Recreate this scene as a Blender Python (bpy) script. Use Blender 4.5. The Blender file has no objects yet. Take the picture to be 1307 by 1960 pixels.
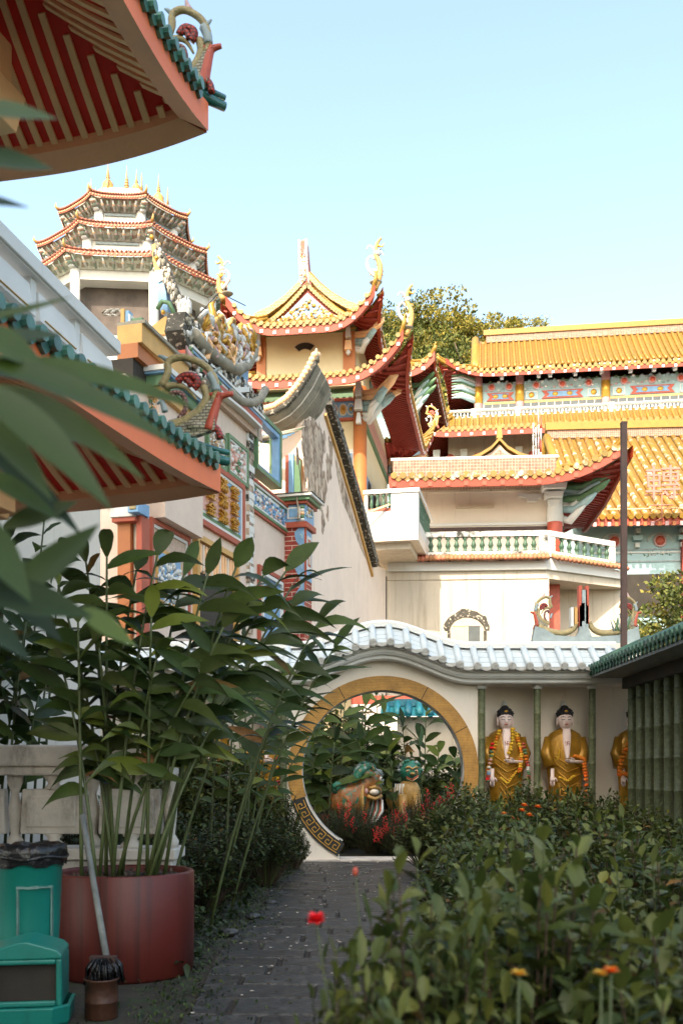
import bpy, math, random
from mathutils import Vector, Matrix
R = math.radians; PI = math.pi; sin = math.sin; cos = math.cos
sc = bpy.context.scene
C = sc.collection
# ---------------------------------------------------------------- camera
F, HZ, CX, EYE = 1960.0, 1480.0, 653.5, 1.5
cam = bpy.data.objects.new('camera', bpy.data.cameras.new('camera')); C.objects.link(cam)
cam.location = (0, 0, EYE); cam.rotation_euler = (R(90), 0, 0)
cam.data.sensor_fit = 'VERTICAL'; cam.data.sensor_height = 36; cam.data.lens = 36
cam.data.shift_y = 500 / 1960; cam.data.clip_start = .05; cam.data.clip_end = 3000
cam.data.dof.use_dof = True; cam.data.dof.focus_distance = 19; cam.data.dof.aperture_fstop = 3.5
sc.camera = cam
# ---------------------------------------------------------------- sky and sun
SUN = Vector((-.25, -.68, .69)).normalized()
w = bpy.data.worlds.new('World'); sc.world = w; w.use_nodes = True
nt = w.node_tree; bg = nt.nodes['Background']
sky = nt.nodes.new('ShaderNodeTexSky'); sky.sky_type = 'NISHITA'; sky.sun_disc = False
sky.sun_elevation = math.asin(SUN.z); sky.sun_rotation = math.atan2(SUN.x, SUN.y)
sky.altitude = 0; sky.air_density = 1.0; sky.dust_density = 3.0; sky.ozone_density = .7
tint = nt.nodes.new('ShaderNodeMix'); tint.data_type = 'RGBA'; tint.blend_type = 'MULTIPLY'; tint.inputs[0].default_value = 1; tint.inputs[7].default_value = (.96, .93, .79, 1)
nt.links.new(sky.outputs[0], tint.inputs[6]); nt.links.new(tint.outputs[2], bg.inputs[0]); bg.inputs[1].default_value = .15
sun = bpy.data.objects.new('sun', bpy.data.lights.new('sun', 'SUN')); C.objects.link(sun)
sun.data.energy = 2.1; sun.data.angle = R(.5); sun.data.color = (1, .86, .68)
sun.rotation_euler = SUN.to_track_quat('Z', 'Y').to_euler(); sun.location = SUN * 60
vs = sc.view_settings; vs.view_transform = 'Standard'; vs.look = 'None'; vs.gamma = 1; vs.exposure = 2.05
sc.cycles.max_bounces = 6; sc.cycles.transparent_max_bounces = 6

# ---------------------------------------------------------------- helpers
def at(px, py, Y): return Vector(((px - CX) / F * Y, Y, EYE + (HZ - py) / F * Y))
def new(nt, t, **k):
    n = nt.nodes.new(t)
    for a, b in k.items(): setattr(n, a, b)
    return n
MATS = {}
def M(name, col, rough=.6, var=.18, ns=4, bump=.15, bs=30, dirt=0, dcol=(.03, .028, .022), ds=(2, 2, .5), metal=0, isl=0, trans=0, col2=None, c2t=.5, spec=.5, coat=0):
    """procedural material: mottled colour, stains, bump; isl = variation per loose piece; col2 = second colour patches"""
    m = bpy.data.materials.new(name); MATS[name] = m; m.use_nodes = True
    t = m.node_tree; L = t.links.new; b = t.nodes['Principled BSDF']; out = t.nodes['Material Output']
    tc = new(t, 'ShaderNodeTexCoord'); co = tc.outputs['Object']
    nz = new(t, 'ShaderNodeTexNoise'); nz.inputs['Scale'].default_value = ns; nz.inputs['Detail'].default_value = 8; nz.inputs['Roughness'].default_value = .65
    L(co, nz.inputs[0])
    rp = new(t, 'ShaderNodeValToRGB'); L(nz.outputs[0], rp.inputs[0])
    e = rp.color_ramp.elements
    e[0].position = .3; e[0].color = tuple(c * (1 - var) for c in col) + (1,)
    e[1].position = .7; e[1].color = tuple(min(1, c * (1 + var)) for c in col) + (1,)
    cur = rp.outputs[0]
    def mix(a, bcol, fac):
        mx = new(t, 'ShaderNodeMix', data_type='RGBA'); L(fac, mx.inputs[0]); L(a, mx.inputs[6])
        if isinstance(bcol, tuple): mx.inputs[7].default_value = bcol + (1,)
        else: L(bcol, mx.inputs[7])
        return mx.outputs[2]
    def thr(sock, lo, hi, amt=1):
        r = new(t, 'ShaderNodeMapRange'); r.inputs[1].default_value = lo; r.inputs[2].default_value = hi; r.inputs[4].default_value = amt
        L(sock, r.inputs[0]); return r.outputs[0]
    if col2:
        n2 = new(t, 'ShaderNodeTexNoise'); n2.inputs['Scale'].default_value = ns * 2.3; n2.inputs['Detail'].default_value = 5
        mp = new(t, 'ShaderNodeMapping'); mp.inputs[1].default_value = (7, 3, 5); L(co, mp.inputs[0]); L(mp.outputs[0], n2.inputs[0])
        cur = mix(cur, col2, thr(n2.outputs[0], c2t, c2t + .08))
    if isl:
        g = new(t, 'ShaderNodeNewGeometry'); hs = new(t, 'ShaderNodeHueSaturation')
        a = new(t, 'ShaderNodeMapRange'); a.inputs[3].default_value = 1 - isl; a.inputs[4].default_value = 1 + isl; L(g.outputs['Random Per Island'], a.inputs[0]); L(a.outputs[0], hs.inputs['Value'])
        a2 = new(t, 'ShaderNodeMapRange'); a2.inputs[3].default_value = .5 + isl * .06; a2.inputs[4].default_value = .5 - isl * .06; L(g.outputs['Random Per Island'], a2.inputs[0]); L(a2.outputs[0], hs.inputs['Hue'])
        L(cur, hs.inputs['Color']); cur = hs.outputs[0]
    if dirt:
        n3 = new(t, 'ShaderNodeTexNoise'); n3.inputs['Scale'].default_value = 1.6; n3.inputs['Detail'].default_value = 9; n3.inputs['Roughness'].default_value = .7
        mp = new(t, 'ShaderNodeMapping'); mp.inputs[3].default_value = ds; L(co, mp.inputs[0]); L(mp.outputs[0], n3.inputs[0])
        cur = mix(cur, dcol, thr(n3.outputs[0], .66 - dirt * .3, .8 - dirt * .2, min(1, .35 + dirt)))
    L(cur, b.inputs['Base Color'])
    b.inputs['Roughness'].default_value = rough; b.inputs['Metallic'].default_value = metal
    b.inputs['Specular IOR Level'].default_value = spec; b.inputs['Coat Weight'].default_value = coat
    if bump:
        nb = new(t, 'ShaderNodeTexNoise'); nb.inputs['Scale'].default_value = bs; nb.inputs['Detail'].default_value = 4; L(co, nb.inputs[0])
        bp = new(t, 'ShaderNodeBump'); bp.inputs['Strength'].default_value = bump; bp.inputs['Distance'].default_value = .02; L(nb.outputs[0], bp.inputs['Height']); L(bp.outputs[0], b.inputs['Normal'])
    if trans:
        tr = new(t, 'ShaderNodeBsdfTranslucent'); L(cur, tr.inputs[0]); ms = new(t, 'ShaderNodeMixShader'); ms.inputs[0].default_value = trans
        L(b.outputs[0], ms.inputs[1]); L(tr.outputs[0], ms.inputs[2]); L(ms.outputs[0], out.inputs[0])
    return m
def brick_mat(name, c1, c2, mortar, sw, sh, msz, plane='XZ', off=.5, rough=.7, bump=.4, dirt=0, dcol=(.02, .02, .018), warp=0):
    m = M(name, c1, rough=rough, bump=0); t = m.node_tree; L = t.links.new; b = t.nodes['Principled BSDF']
    tc = new(t, 'ShaderNodeTexCoord'); sp = new(t, 'ShaderNodeSeparateXYZ'); cb = new(t, 'ShaderNodeCombineXYZ')
    src = tc.outputs['Object']
    if warp:
        nw = new(t, 'ShaderNodeTexNoise'); nw.inputs['Scale'].default_value = 1.4; L(src, nw.inputs[0])
        ad = new(t, 'ShaderNodeVectorMath', operation='MULTIPLY_ADD'); ad.inputs[1].default_value = (warp,) * 3; L(nw.outputs['Color'], ad.inputs[0]); L(src, ad.inputs[2]); src = ad.outputs[0]
    L(src, sp.inputs[0]); L(sp.outputs[plane[0]], cb.inputs[0]); L(sp.outputs[plane[1]], cb.inputs[1])
    bk = new(t, 'ShaderNodeTexBrick'); bk.offset = off; L(cb.outputs[0], bk.inputs[0])
    bk.inputs['Color1'].default_value = c1 + (1,); bk.inputs['Color2'].default_value = c2 + (1,); bk.inputs['Mortar'].default_value = mortar + (1,)
    bk.inputs['Scale'].default_value = 1; bk.inputs['Brick Width'].default_value = sw; bk.inputs['Row Height'].default_value = sh; bk.inputs['Mortar Size'].default_value = msz
    nz = new(t, 'ShaderNodeTexNoise'); nz.inputs['Scale'].default_value = 5; nz.inputs['Detail'].default_value = 9; nz.inputs['Roughness'].default_value = .7; L(tc.outputs['Object'], nz.inputs[0])
    mr = new(t, 'ShaderNodeMapRange'); mr.inputs[1].default_value = .25; mr.inputs[2].default_value = .75; mr.inputs[3].default_value = .55; mr.inputs[4].default_value = 1.35; L(nz.outputs[0], mr.inputs[0])
    mx = new(t, 'ShaderNodeMix', data_type='RGBA', blend_type='MULTIPLY'); mx.inputs[0].default_value = 1; L(bk.outputs[0], mx.inputs[6]); L(mr.outputs[0], mx.inputs[7])
    cur = mx.outputs[2]
    if dirt:
        n3 = new(t, 'ShaderNodeTexNoise'); n3.inputs['Scale'].default_value = 1.1; n3.inputs['Detail'].default_value = 9; L(tc.outputs['Object'], n3.inputs[0])
        m3 = new(t, 'ShaderNodeMapRange'); m3.inputs[1].default_value = .62 - dirt * .3; m3.inputs[2].default_value = .75 - dirt * .15; L(n3.outputs[0], m3.inputs[0])
        m4 = new(t, 'ShaderNodeMix', data_type='RGBA'); L(m3.outputs[0], m4.inputs[0]); L(cur, m4.inputs[6]); m4.inputs[7].default_value = dcol + (1,); cur = m4.outputs[2]
    L(cur, b.inputs['Base Color'])
    ma = new(t, 'ShaderNodeMath', operation='MULTIPLY_ADD'); ma.inputs[1].default_value = -1.0; L(bk.outputs['Fac'], ma.inputs[0])
    n5 = new(t, 'ShaderNodeMath', operation='MULTIPLY'); n5.inputs[1].default_value = .8; L(nz.outputs[0], n5.inputs[0]); L(n5.outputs[0], ma.inputs[2])
    bp = new(t, 'ShaderNodeBump'); bp.inputs['Strength'].default_value = bump; bp.inputs['Distance'].default_value = .03; L(ma.outputs[0], bp.inputs['Height']); L(bp.outputs[0], b.inputs['Normal'])
    return m

def V(*a): return Vector(a)
class MB:
    """collects shapes; build() links them as one mesh object"""
    def __init__(s): s.v = []; s.f = []; s.mi = []; s.sm = []; s.mats = []; s.M = None
    def add(s, vs, fs, mat, smooth=False):
        n = len(s.v)
        s.v += [tuple(s.M @ Vector(v)) for v in vs] if s.M else [tuple(v) for v in vs]
        if mat not in s.mats: s.mats.append(mat)
        k = s.mats.index(mat)
        for f in fs: s.f.append([i + n for i in f]); s.mi.append(k); s.sm.append(smooth)
    def box(s, x0, x1, y0, y1, z0, z1, mat, taper=0):
        a = taper
        s.add([(x0, y0, z0), (x1, y0, z0), (x1, y1, z0), (x0, y1, z0), (x0 + a, y0 + a, z1), (x1 - a, y0 + a, z1), (x1 - a, y1 - a, z1), (x0 + a, y1 - a, z1)],
              [(0, 3, 2, 1), (4, 5, 6, 7), (0, 1, 5, 4), (1, 2, 6, 5), (2, 3, 7, 6), (3, 0, 4, 7)], mat)
    def beam(s, p, q, wd, ht, mat, up=(0, 0, 1)):
        p = Vector(p); q = Vector(q); d = (q - p).normalized(); u = Vector(up); sd = d.cross(u)
        if sd.length < 1e-4: sd = d.cross(Vector((0, 1, 0)))
        sd.normalize(); u = sd.cross(d).normalized(); a = sd * wd / 2; b = u * ht / 2
        s.add([p - a - b, p + a - b, p + a + b, p - a + b, q - a - b, q + a - b, q + a + b, q - a + b],
              [(0, 1, 2, 3), (7, 6, 5, 4), (0, 4, 5, 1), (1, 5, 6, 2), (2, 6, 7, 3), (3, 7, 4, 0)], mat)
    def tube(s, pts, r, mat, n=6, smooth=True, cap=True, flat=1.0, up=(0, 0, 1)):
        pts = [Vector(p) for p in pts]; k = len(pts)
        rs = r if isinstance(r, (list, tuple)) else [r] * k
        vs = []; fs = []
        for i, p in enumerate(pts):
            d = (pts[min(i + 1, k - 1)] - pts[max(i - 1, 0)])
            if d.length < 1e-7: d = Vector((0, 0, 1))
            d.normalize(); u = Vector(up)
            if abs(d.dot(u)) > .98: u = Vector((0, 1, 0)) if abs(d.y) < .9 else Vector((1, 0, 0))
            a = d.cross(u).normalized(); b = a.cross(d)
            for j in range(n):
                t = 2 * PI * j / n; vs.append(p + a * cos(t) * rs[i] + b * sin(t) * rs[i] * flat)
        for i in range(k - 1):
            for j in range(n): fs.append((i * n + j, i * n + (j + 1) % n, (i + 1) * n + (j + 1) % n, (i + 1) * n + j))
        if cap: fs.append(tuple(range(n - 1, -1, -1))); fs.append(tuple((k - 1) * n + j for j in range(n)))
        s.add(vs, fs, mat, smooth)
    def lathe(s, c, prof, mat, n=12, smooth=True, sx=1, sy=1):
        vs = []; fs = []; k = len(prof)
        for r, z in prof:
            for j in range(n): t = 2 * PI * j / n; vs.append((c[0] + r * cos(t) * sx, c[1] + r * sin(t) * sy, c[2] + z))
        for i in range(k - 1):
            for j in range(n): fs.append((i * n + j, i * n + (j + 1) % n, (i + 1) * n + (j + 1) % n, (i + 1) * n + j))
        fs.append(tuple(range(n - 1, -1, -1))); fs.append(tuple((k - 1) * n + j for j in range(n)))
        s.add(vs, fs, mat, smooth)
    def ell(s, c, r, mat, n=8, m=5, rot=None):
        c = Vector(c); vs = []; fs = []
        for i in range(m + 1):
            ph = PI * i / m
            for j in range(n):
                t = 2 * PI * j / n; v = Vector((r[0] * sin(ph) * cos(t), r[1] * sin(ph) * sin(t), r[2] * cos(ph)))
                if rot: v = rot @ v
                vs.append(c + v)
        for i in range(m):
            for j in range(n): fs.append((i * n + j, (i + 1) * n + j, (i + 1) * n + (j + 1) % n, i * n + (j + 1) % n))
        s.add(vs, fs, mat, True)
    def prism(s, poly, axis, a0, a1, mat):
        """poly of 2D points in the plane across axis; x: (y,z), y: (x,z), z: (x,y)"""
        mk = {'x': lambda p, a: (a, p[0], p[1]), 'y': lambda p, a: (p[0], a, p[1]), 'z': lambda p, a: (p[0], p[1], a)}[axis]
        n = len(poly); vs = [mk(p, a0) for p in poly] + [mk(p, a1) for p in poly]
        fs = [tuple(range(n)), tuple(range(2 * n - 1, n - 1, -1))] + [(i, i + n, (i + 1) % n + n, (i + 1) % n) for i in range(n)]
        s.add(vs, fs, mat)
    def grid(s, P, mat, smooth=True, flip=False):
        a = len(P); b = len(P[0]); vs = [p for r in P for p in r]; fs = []
        for i in range(a - 1):
            for j in range(b - 1):
                q = (i * b + j, i * b + j + 1, (i + 1) * b + j + 1, (i + 1) * b + j); fs.append(q[::-1] if flip else q)
        s.add(vs, fs, mat, smooth)
    def build(s, name, parent=None, loc=None, rz=0, bevel=0):
        me = bpy.data.meshes.new(name); me.from_pydata(s.v, [], s.f)
        for m in s.mats: me.materials.append(m)
        me.polygons.foreach_set('material_index', s.mi); me.polygons.foreach_set('use_smooth', s.sm); me.update()
        o = bpy.data.objects.new(name, me); C.objects.link(o)
        if parent: o.parent = parent
        if loc is not None: o.location = loc
        o.rotation_euler.z = rz
        if bevel:
            b = o.modifiers.new('bevel', 'BEVEL'); b.width = bevel; b.segments = 2; b.limit_method = 'ANGLE'
        return o
def tag(o, label=None, cat=None, group=None, kind=None):
    if label: o['label'] = label
    if cat: o['category'] = cat
    if group: o['group'] = group
    if kind: o['kind'] = kind
    return o
def empty(name, loc, rz=0, label=None, cat=None, group=None):
    o = bpy.data.objects.new(name, None); C.objects.link(o); o.location = loc; o.rotation_euler.z = rz
    return tag(o, label, cat, group)
def copy_tree(o, parent=None):
    c = o.copy(); C.objects.link(c); c.parent = parent
    for ch in [x for x in list(C.objects) if x.parent == o]: copy_tree(ch, c)
    return c
class Frame:
    """a building's own axes: origin on the ground, turned about z; turns sight lines of the photo into its planes"""
    def __init__(s, O, deg): s.O = Vector((O[0], O[1], 0)); s.a = R(deg); s.ex = Vector((cos(s.a), sin(s.a), 0)); s.ey = Vector((-sin(s.a), cos(s.a), 0))
    def ray(s, px, py):
        c = Vector((0, 0, EYE)) - s.O; d = Vector(((px - CX) / F, 1, (HZ - py) / F))
        return (c.dot(s.ex), c.dot(s.ey), c.z), (d.dot(s.ex), d.dot(s.ey), d.z)
    def onY(s, px, py, y):
        c, d = s.ray(px, py); t = (y - c[1]) / d[1]; return (c[0] + d[0] * t, c[2] + d[2] * t)
    def onX(s, px, py, x):
        c, d = s.ray(px, py); t = (x - c[0]) / d[0]; return (c[1] + d[1] * t, c[2] + d[2] * t)
    def polyY(s, pts, y): return [s.onY(p[0], p[1], y) for p in pts]
    def polyX(s, pts, x): return [s.onX(p[0], p[1], x) for p in pts]
    def empty(s, name, label, cat, group=None): return empty(name, s.O, s.a, label, cat, group)
PANS = {}
def side_T(cx, cy, hx, hy, k):
    """maps (a along the eave, d inward, z) of side k to roof coordinates; k 0 front(-y) 1 right 2 back 3 left"""
    if k == 0: return lambda a, d, z: (cx + a, cy - hy + d, z)
    if k == 1: return lambda a, d, z: (cx + hx - d, cy + a, z)
    if k == 2: return lambda a, d, z: (cx - a, cy + hy - d, z)
    return lambda a, d, z: (cx - hx + d, cy - a, z)
def skirt_roof(par, cx, cy, hx, hy, z0, D, H, lift, lz, sp, r, tile, soff, raft, fasc, ridge, fh=.2, th=.12, ends=None, sides=(0, 1, 2, 3), rw=.08, name='roof', crv=1.35, rsp=None, out=0, nseg=28, disc=True, rn=6, inner=None, hipr=1.5, fbw=.08, bmat=None, rht=.07, sd=None, dmat=None, acut=None):
    """a hipped skirt of ribbed tiles with upturned corners; returns the tile mesh object, its other pieces are its children"""
    mt = MB(); ms = MB(); mr = MB(); mf = MB(); mh = MB()
    for k in sides:
        T = side_T(cx, cy, hx, hy, k); L0 = hx if k in (0, 2) else hy; L1 = L0 - D
        def S(a, t, dz=0, T=T, L0=L0):
            if acut is not None and k == 0: a = max(a, acut)
            e = max(0, 1 - (L0 - abs(a)) / lz); lf = lift * e ** 2.2 * (1 - t) ** 1.3
            return T(a, D * t - out * e ** 3 * (1 - t), z0 + H * t ** crv + lf + dz)
        ss = [(-1 + 2 * i / nseg) for i in range(nseg + 1)]; ss = [math.copysign(abs(x) ** .75, x) for x in ss]
        tt = [0, .12, .3, .55, 1]
        top = [[S(x * (L0 - (L0 - L1) * t), t) for x in ss] for t in tt]
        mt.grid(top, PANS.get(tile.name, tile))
        ti = [0, .15, .3, .45, .6] if inner is None else [inner * q / 4 for q in range(5)]
        bot = [[S(x * (L0 - (L0 - L1) * t), t, -(sd or th)) for x in ss] for t in ti]
        ms.grid(bot, soff, flip=True)
        # fascia: front, bottom and back faces along the eave
        fr = [S(x * L0, 0, 0) for x in ss]; fb = [S(x * L0, 0, -fh - th) for x in ss]
        bb = [S(x * (L0 - fbw), fbw / D, -fh - th) for x in ss]; bt = [S(x * (L0 - fbw), fbw / D, -th) for x in ss]
        fr2 = [Vector(T(0, -.02, 0)) - Vector(T(0, 0, 0)) + Vector(p) for p in fr]
        fb2 = [Vector(T(0, -.02, 0)) - Vector(T(0, 0, 0)) + Vector(p) for p in fb]
        mf.grid([fb2, fr2], fasc); mf.grid([bb, fb2], bmat or fasc); mf.grid([bt, bb], bmat or fasc, flip=False); mf.grid([fr2, fr], fasc)
        # tile ribs
        n = int(L0 / sp)
        for i in range(-n, n + 1):
            a = i * sp; tm = min(1, (L0 - abs(a)) / (L0 - L1))
            if tm < .08 or (acut is not None and k == 0 and a < acut): continue
            ts = [-.03 / D, tm * .2, tm * .45, tm * .7, tm]
            mt.tube([S(a, max(t, 0), r * .5) if t > 0 else Vector(S(a, 0, r * .5)) + (Vector(T(0, -.06, 0)) - Vector(T(0, 0, 0))) for t in ts], r, tile, n=rn)
            if disc:
                p = Vector(S(a, 0, r * .3)) + (Vector(T(0, -.09, 0)) - Vector(T(0, 0, 0))); q = Vector(S(a, 0, r * .3)) + (Vector(T(0, -.04, 0)) - Vector(T(0, 0, 0)))
                mt.tube([p, q], r * 1.25, dmat or tile, n=10, smooth=False)
                # drip tile between two ribs
                m_ = a + sp / 2
                if abs(m_) < L0 - sp * .3:
                    pts = [S(m_ + sp * u, 0, dz) for u, dz in ((-.4, 0), (.4, 0), (.3, -r * 1.3), (0, -r * 2.1), (-.3, -r * 1.3))]
                    dv = Vector(T(0, -.05, 0)) - Vector(T(0, 0, 0))
                    vs_ = [Vector(p) + dv for p in pts] + [Vector(p) + dv * .4 for p in pts]
                    mt.add(vs_, [(0, 1, 2, 3, 4), (9, 8, 7, 6, 5)] + [(j, j + 5, (j + 1) % 5 + 5, (j + 1) % 5) for j in range(5)], dmat or tile)
        # rafters
        if raft:
            q = rsp or sp; n = int(L0 / q)
            for i in range(-n, n + 1):
                a = i * q; tm = min(ti[-1], (L0 - abs(a)) / (L0 - L1) - .02)
                if tm < .05 or (acut is not None and k == 0 and a < acut): continue
                ps = [S(a, t, -(sd or th) - rht / 2) for t in (min(tm * .2, fbw / D), tm * .33, tm * .66, tm)]
                for j in range(3): mr.beam(ps[j], ps[j + 1], rw, rht, raft)
                if ends and i % 2 == 0:
                    p = Vector(S(a, 0, -th - fh * .55)); dv = Vector(T(0, -.05, 0)) - Vector(T(0, 0, 0)); mr.beam(p + dv, p, rw * 1.3, rw * 1.3, ends)
        # hip ridge on the right-hand end of each side
        hp = [Vector(S(L0 - (L0 - L1) * t, t, r * 1.2)) for t in (0, .15, .3, .5, .75, 1)]
        hp = [hp[0] + (hp[0] - hp[1]) * .25 + V(0, 0, lift * .12)] + hp
        mh.tube(hp, [r * hipr * .8] + [r * hipr] * 6, ridge, n=8)
        mh.tube([p + V(0, 0, r * hipr * 1.6) for p in hp], r * hipr * .55, ridge, n=6)
    o = mt.build(name, par)
    ms.build('soffit', o); mf.build('fascia', o); mh.build('hip_ridge', o)
    if raft: mr.build('rafters', o)
    return o
def gable_top(par, x0, x1, y0, y1, z0, H, sp, r, tile, ridge, wallm, axis='x', name='upper_roof', ribs=(0, 1), crv=1.25, verge=None, rh=.5):
    """two-sloped roof; axis = direction of its ridge"""
    mt = MB(); mr = MB(); mw = MB()
    if axis == 'y': T = lambda a, d, z: (d, a, z); A0, A1, D0, D1 = y0, y1, x0, x1
    else: T = lambda a, d, z: (a, d, z); A0, A1, D0, D1 = x0, x1, y0, y1
    mid = (D0 + D1) / 2; hd = (D1 - D0) / 2
    f = lambda t: H * t ** crv
    tt = [0, .2, .4, .6, .8, 1]
    for k in (0, 1):
        dd = (lambda t: D0 + hd * t) if k == 0 else (lambda t: D1 - hd * t)
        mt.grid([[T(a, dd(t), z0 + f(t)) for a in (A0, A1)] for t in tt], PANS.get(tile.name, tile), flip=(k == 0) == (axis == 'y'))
        if k in ribs:
            n = int((A1 - A0) / sp)
            for i in range(n + 1):
                a = A0 + sp * (i + .5)
                if a < A1: mt.tube([T(a, dd(t), z0 + f(t) + r * .4) for t in tt], r, tile, n=6)
        for a in (A0, A1):
            mr.tube([T(a, dd(t), z0 + f(t) + r) for t in tt], r * 1.7, verge or ridge, n=6)
    for a in (A0 + .06, A1 - .06):
        poly = [(D0 + hd * t, z0 + f(t) - .04) for t in tt] + [(D1 - hd * t, z0 + f(t) - .04) for t in tt[::-1][1:]]
        vs_ = [T(a, p[0], p[1]) for p in poly]; mw.add(vs_, [tuple(range(len(vs_)))], wallm)
    zt = z0 + H
    if axis == 'x': mr.box(A0, A1, mid - .12, mid + .12, zt - .1, zt + rh, ridge)
    else: mr.box(mid - .12, mid + .12, A0, A1, zt - .1, zt + rh, ridge)
    o = mt.build(name, par); mr.build('ridge', o); mw.build('gable_wall', o)
    return o
def leaf(mb, p, d, L, W, mat, droop=.3, seg=5, fold=.25, up=V(0, 0, 1), wave=0.0, tw=0.0):
    d = Vector(d).normalized(); sd = d.cross(up)
    if sd.length < .05: sd = V(1, 0, 0)
    sd.normalize(); nn = sd.cross(d).normalized(); p = Vector(p); vs = []; fs = []
    if tw: rm = Matrix.Rotation(tw, 3, d); sd = rm @ sd; nn = rm @ nn
    for i in range(seg + 1):
        t = i / seg; c = p + d * L * t - V(0, 0, 1) * droop * L * t * t
        wd = W / 2 * max(.015, sin(PI * min(1, t * .97 + .03) ** .8) ** .95)
        wv = wave * W * sin(t * 17)
        vs += [c - sd * wd + nn * (fold * wd + wv), c, c + sd * wd + nn * (fold * wd - wv)]
    for i in range(seg):
        a = i * 3; fs += [(a, a + 1, a + 4, a + 3), (a + 1, a + 2, a + 5, a + 4)]
    mb.add(vs, fs, mat, True)
def rv(rng, k=1.0): return V(rng.uniform(-k, k), rng.uniform(-k, k), rng.uniform(-k, k))
def curl(mb, S, pts, r, mat, n=6, y=0.0, flat=1.0, taper=True):
    """smooth tube through 2D points (x,z) on an ornament; S maps (x, y, z)"""
    P = []
    for i in range(len(pts) - 1):
        p0 = pts[max(i - 1, 0)]; p1 = pts[i]; p2 = pts[i + 1]; p3 = pts[min(i + 2, len(pts) - 1)]
        for u in (0, .34, .67):
            P.append(tuple(.5 * ((2 * p1[j]) + (-p0[j] + p2[j]) * u + (2 * p0[j] - 5 * p1[j] + 4 * p2[j] - p3[j]) * u * u + (-p0[j] + 3 * p1[j] - 3 * p2[j] + p3[j]) * u ** 3) for j in (0, 1)))
    P.append(tuple(pts[-1][:2])); k = len(P)
    rs = [(r if not isinstance(r, tuple) else r[0] + (r[1] - r[0]) * i / (k - 1)) for i in range(k)]
    mb.tube([S(x, y, z) for x, z in P], rs, mat, n=n, up=(0, 1, 0), flat=flat)
# ---------------------------------------------------------------- materials
salmon = M('salmon_paint', (.80, .18, .06), .55, .08, 2, .06, 60, dirt=.12, dcol=(.25, .09, .05))
salmon_d = M('soffit_band_lightened', (.90, .46, .27), .6, .08, 2)  # raised, like soffit and rafters, to stand in for missing bounce light
red_soff = M('red_soffit', (.70, .022, .009), .55, .1)
cream_raft = M('cream_rafter', (.95, .56, .30), .6, .1, 3)
green_tile = M('green_glaze', (.02, .16, .12), .22, .3, 6, .15, 20, isl=.35, coat=.3, dirt=.1, dcol=(.05, .05, .04))
green_end = M('pale_tile_end', (.05, .15, .12), .4, .4, 12, isl=.3)
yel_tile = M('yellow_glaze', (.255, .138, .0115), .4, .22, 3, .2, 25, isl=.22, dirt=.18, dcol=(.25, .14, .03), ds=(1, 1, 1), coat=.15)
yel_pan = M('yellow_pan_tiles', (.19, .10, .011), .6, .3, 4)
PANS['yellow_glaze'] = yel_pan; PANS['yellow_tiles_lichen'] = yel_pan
yel_far = M('yellow_tiles_lichen', (.25, .135, .016), .5, .28, 1.2, .2, 20, isl=.3, dirt=.12, dcol=(.14, .09, .03), ds=(1, 1, 1), col2=(.42, .35, .26), c2t=.53)
yel_ridge = M('yellow_ridge', (0.289, 0.1615, 0.017), .5, .15)
red_fasc = M('red_fascia', (.27, .032, .009), .55, .2, 3)
red_dark = M('dark_red_wood', (.30, .035, .02), .6, .2, 3)
orange_p = M('orange_paint', (.40, .13, .035), .55, .12, 2, dirt=.1, dcol=(.3, .12, .04))
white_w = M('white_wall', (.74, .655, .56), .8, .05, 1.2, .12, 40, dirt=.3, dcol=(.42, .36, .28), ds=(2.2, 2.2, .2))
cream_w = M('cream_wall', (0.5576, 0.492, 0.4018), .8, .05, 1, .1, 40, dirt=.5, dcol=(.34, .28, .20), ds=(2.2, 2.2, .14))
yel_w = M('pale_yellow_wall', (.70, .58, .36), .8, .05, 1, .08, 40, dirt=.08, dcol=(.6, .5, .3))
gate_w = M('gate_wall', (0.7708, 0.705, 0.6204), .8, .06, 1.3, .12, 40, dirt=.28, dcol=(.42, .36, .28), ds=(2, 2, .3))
white_t = M('white_cement_tiles', (.50, .55, .57), .7, .08, 3, .2, 35, dirt=.2, dcol=(.45, .47, .46), ds=(1.5, 1.5, 1.5))
white_e = M('tile_end_cement', (.42, .42, .40), .8, .2, 12, .4, 60)
white_m = M('white_mouldings', (.64, .64, .62), .6, .06, 2, .1, 40, dirt=.16, dcol=(.35, .33, .30))
mildew = M('mildewed_white', (.72, .72, .68), .8, .1, 2, .2, 40, dirt=.85, dcol=(.03, .03, .025), ds=(1.6, 1.6, 1.8))
mildew_w = M('black_mildew', (.06, .055, .045), .9, .5, 5, .4, 30, col2=(.45, .40, .33), c2t=.56)
peel = M('peeled_render', (.50, .40, .31), .9, .25, 2, .5, 20, dirt=.6, dcol=(.09, .055, .035), ds=(2.2, 2.2, .35), col2=(.30, .21, .15), c2t=.5)
ridgem = brick_mat('ridge_mosaic', (.36, .22, .06), (.30, .17, .04), (.44, .34, .18), .13, .11, .012, 'XZ', rough=.5, bump=.2)
facade_w = M('facade_pink_plaster', (.68, .54, .45), .8, .08, 1.5, .15, 30, dirt=.25, dcol=(.42, .32, .26), ds=(3, 3, .3))
ochre = M('ochre_paint', (.55, .32, .10), .6, .12)
ringm = brick_mat('arch_ring_ochre', (.42, .22, .045), (.40, .21, .043), (.33, .17, .04), .5, .045, .004, 'XZ', rough=.6, bump=.2, warp=.15)
black_m = M('black_paint', (.012, .013, .013), .5, .2)
gold = M('gold_paint', (0.527, 0.289, 0.0425), .35, .2, 8, .2, metal=.45)
blue_p = M('blue_paint', (.18, .34, .54), .55, .2, 3, dirt=.18, dcol=(.55, .5, .45))
balg = M('baluster_green', (.045, .10, .06), .4, .4, 9, col2=(.30, .34, .28), c2t=.60)
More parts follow.
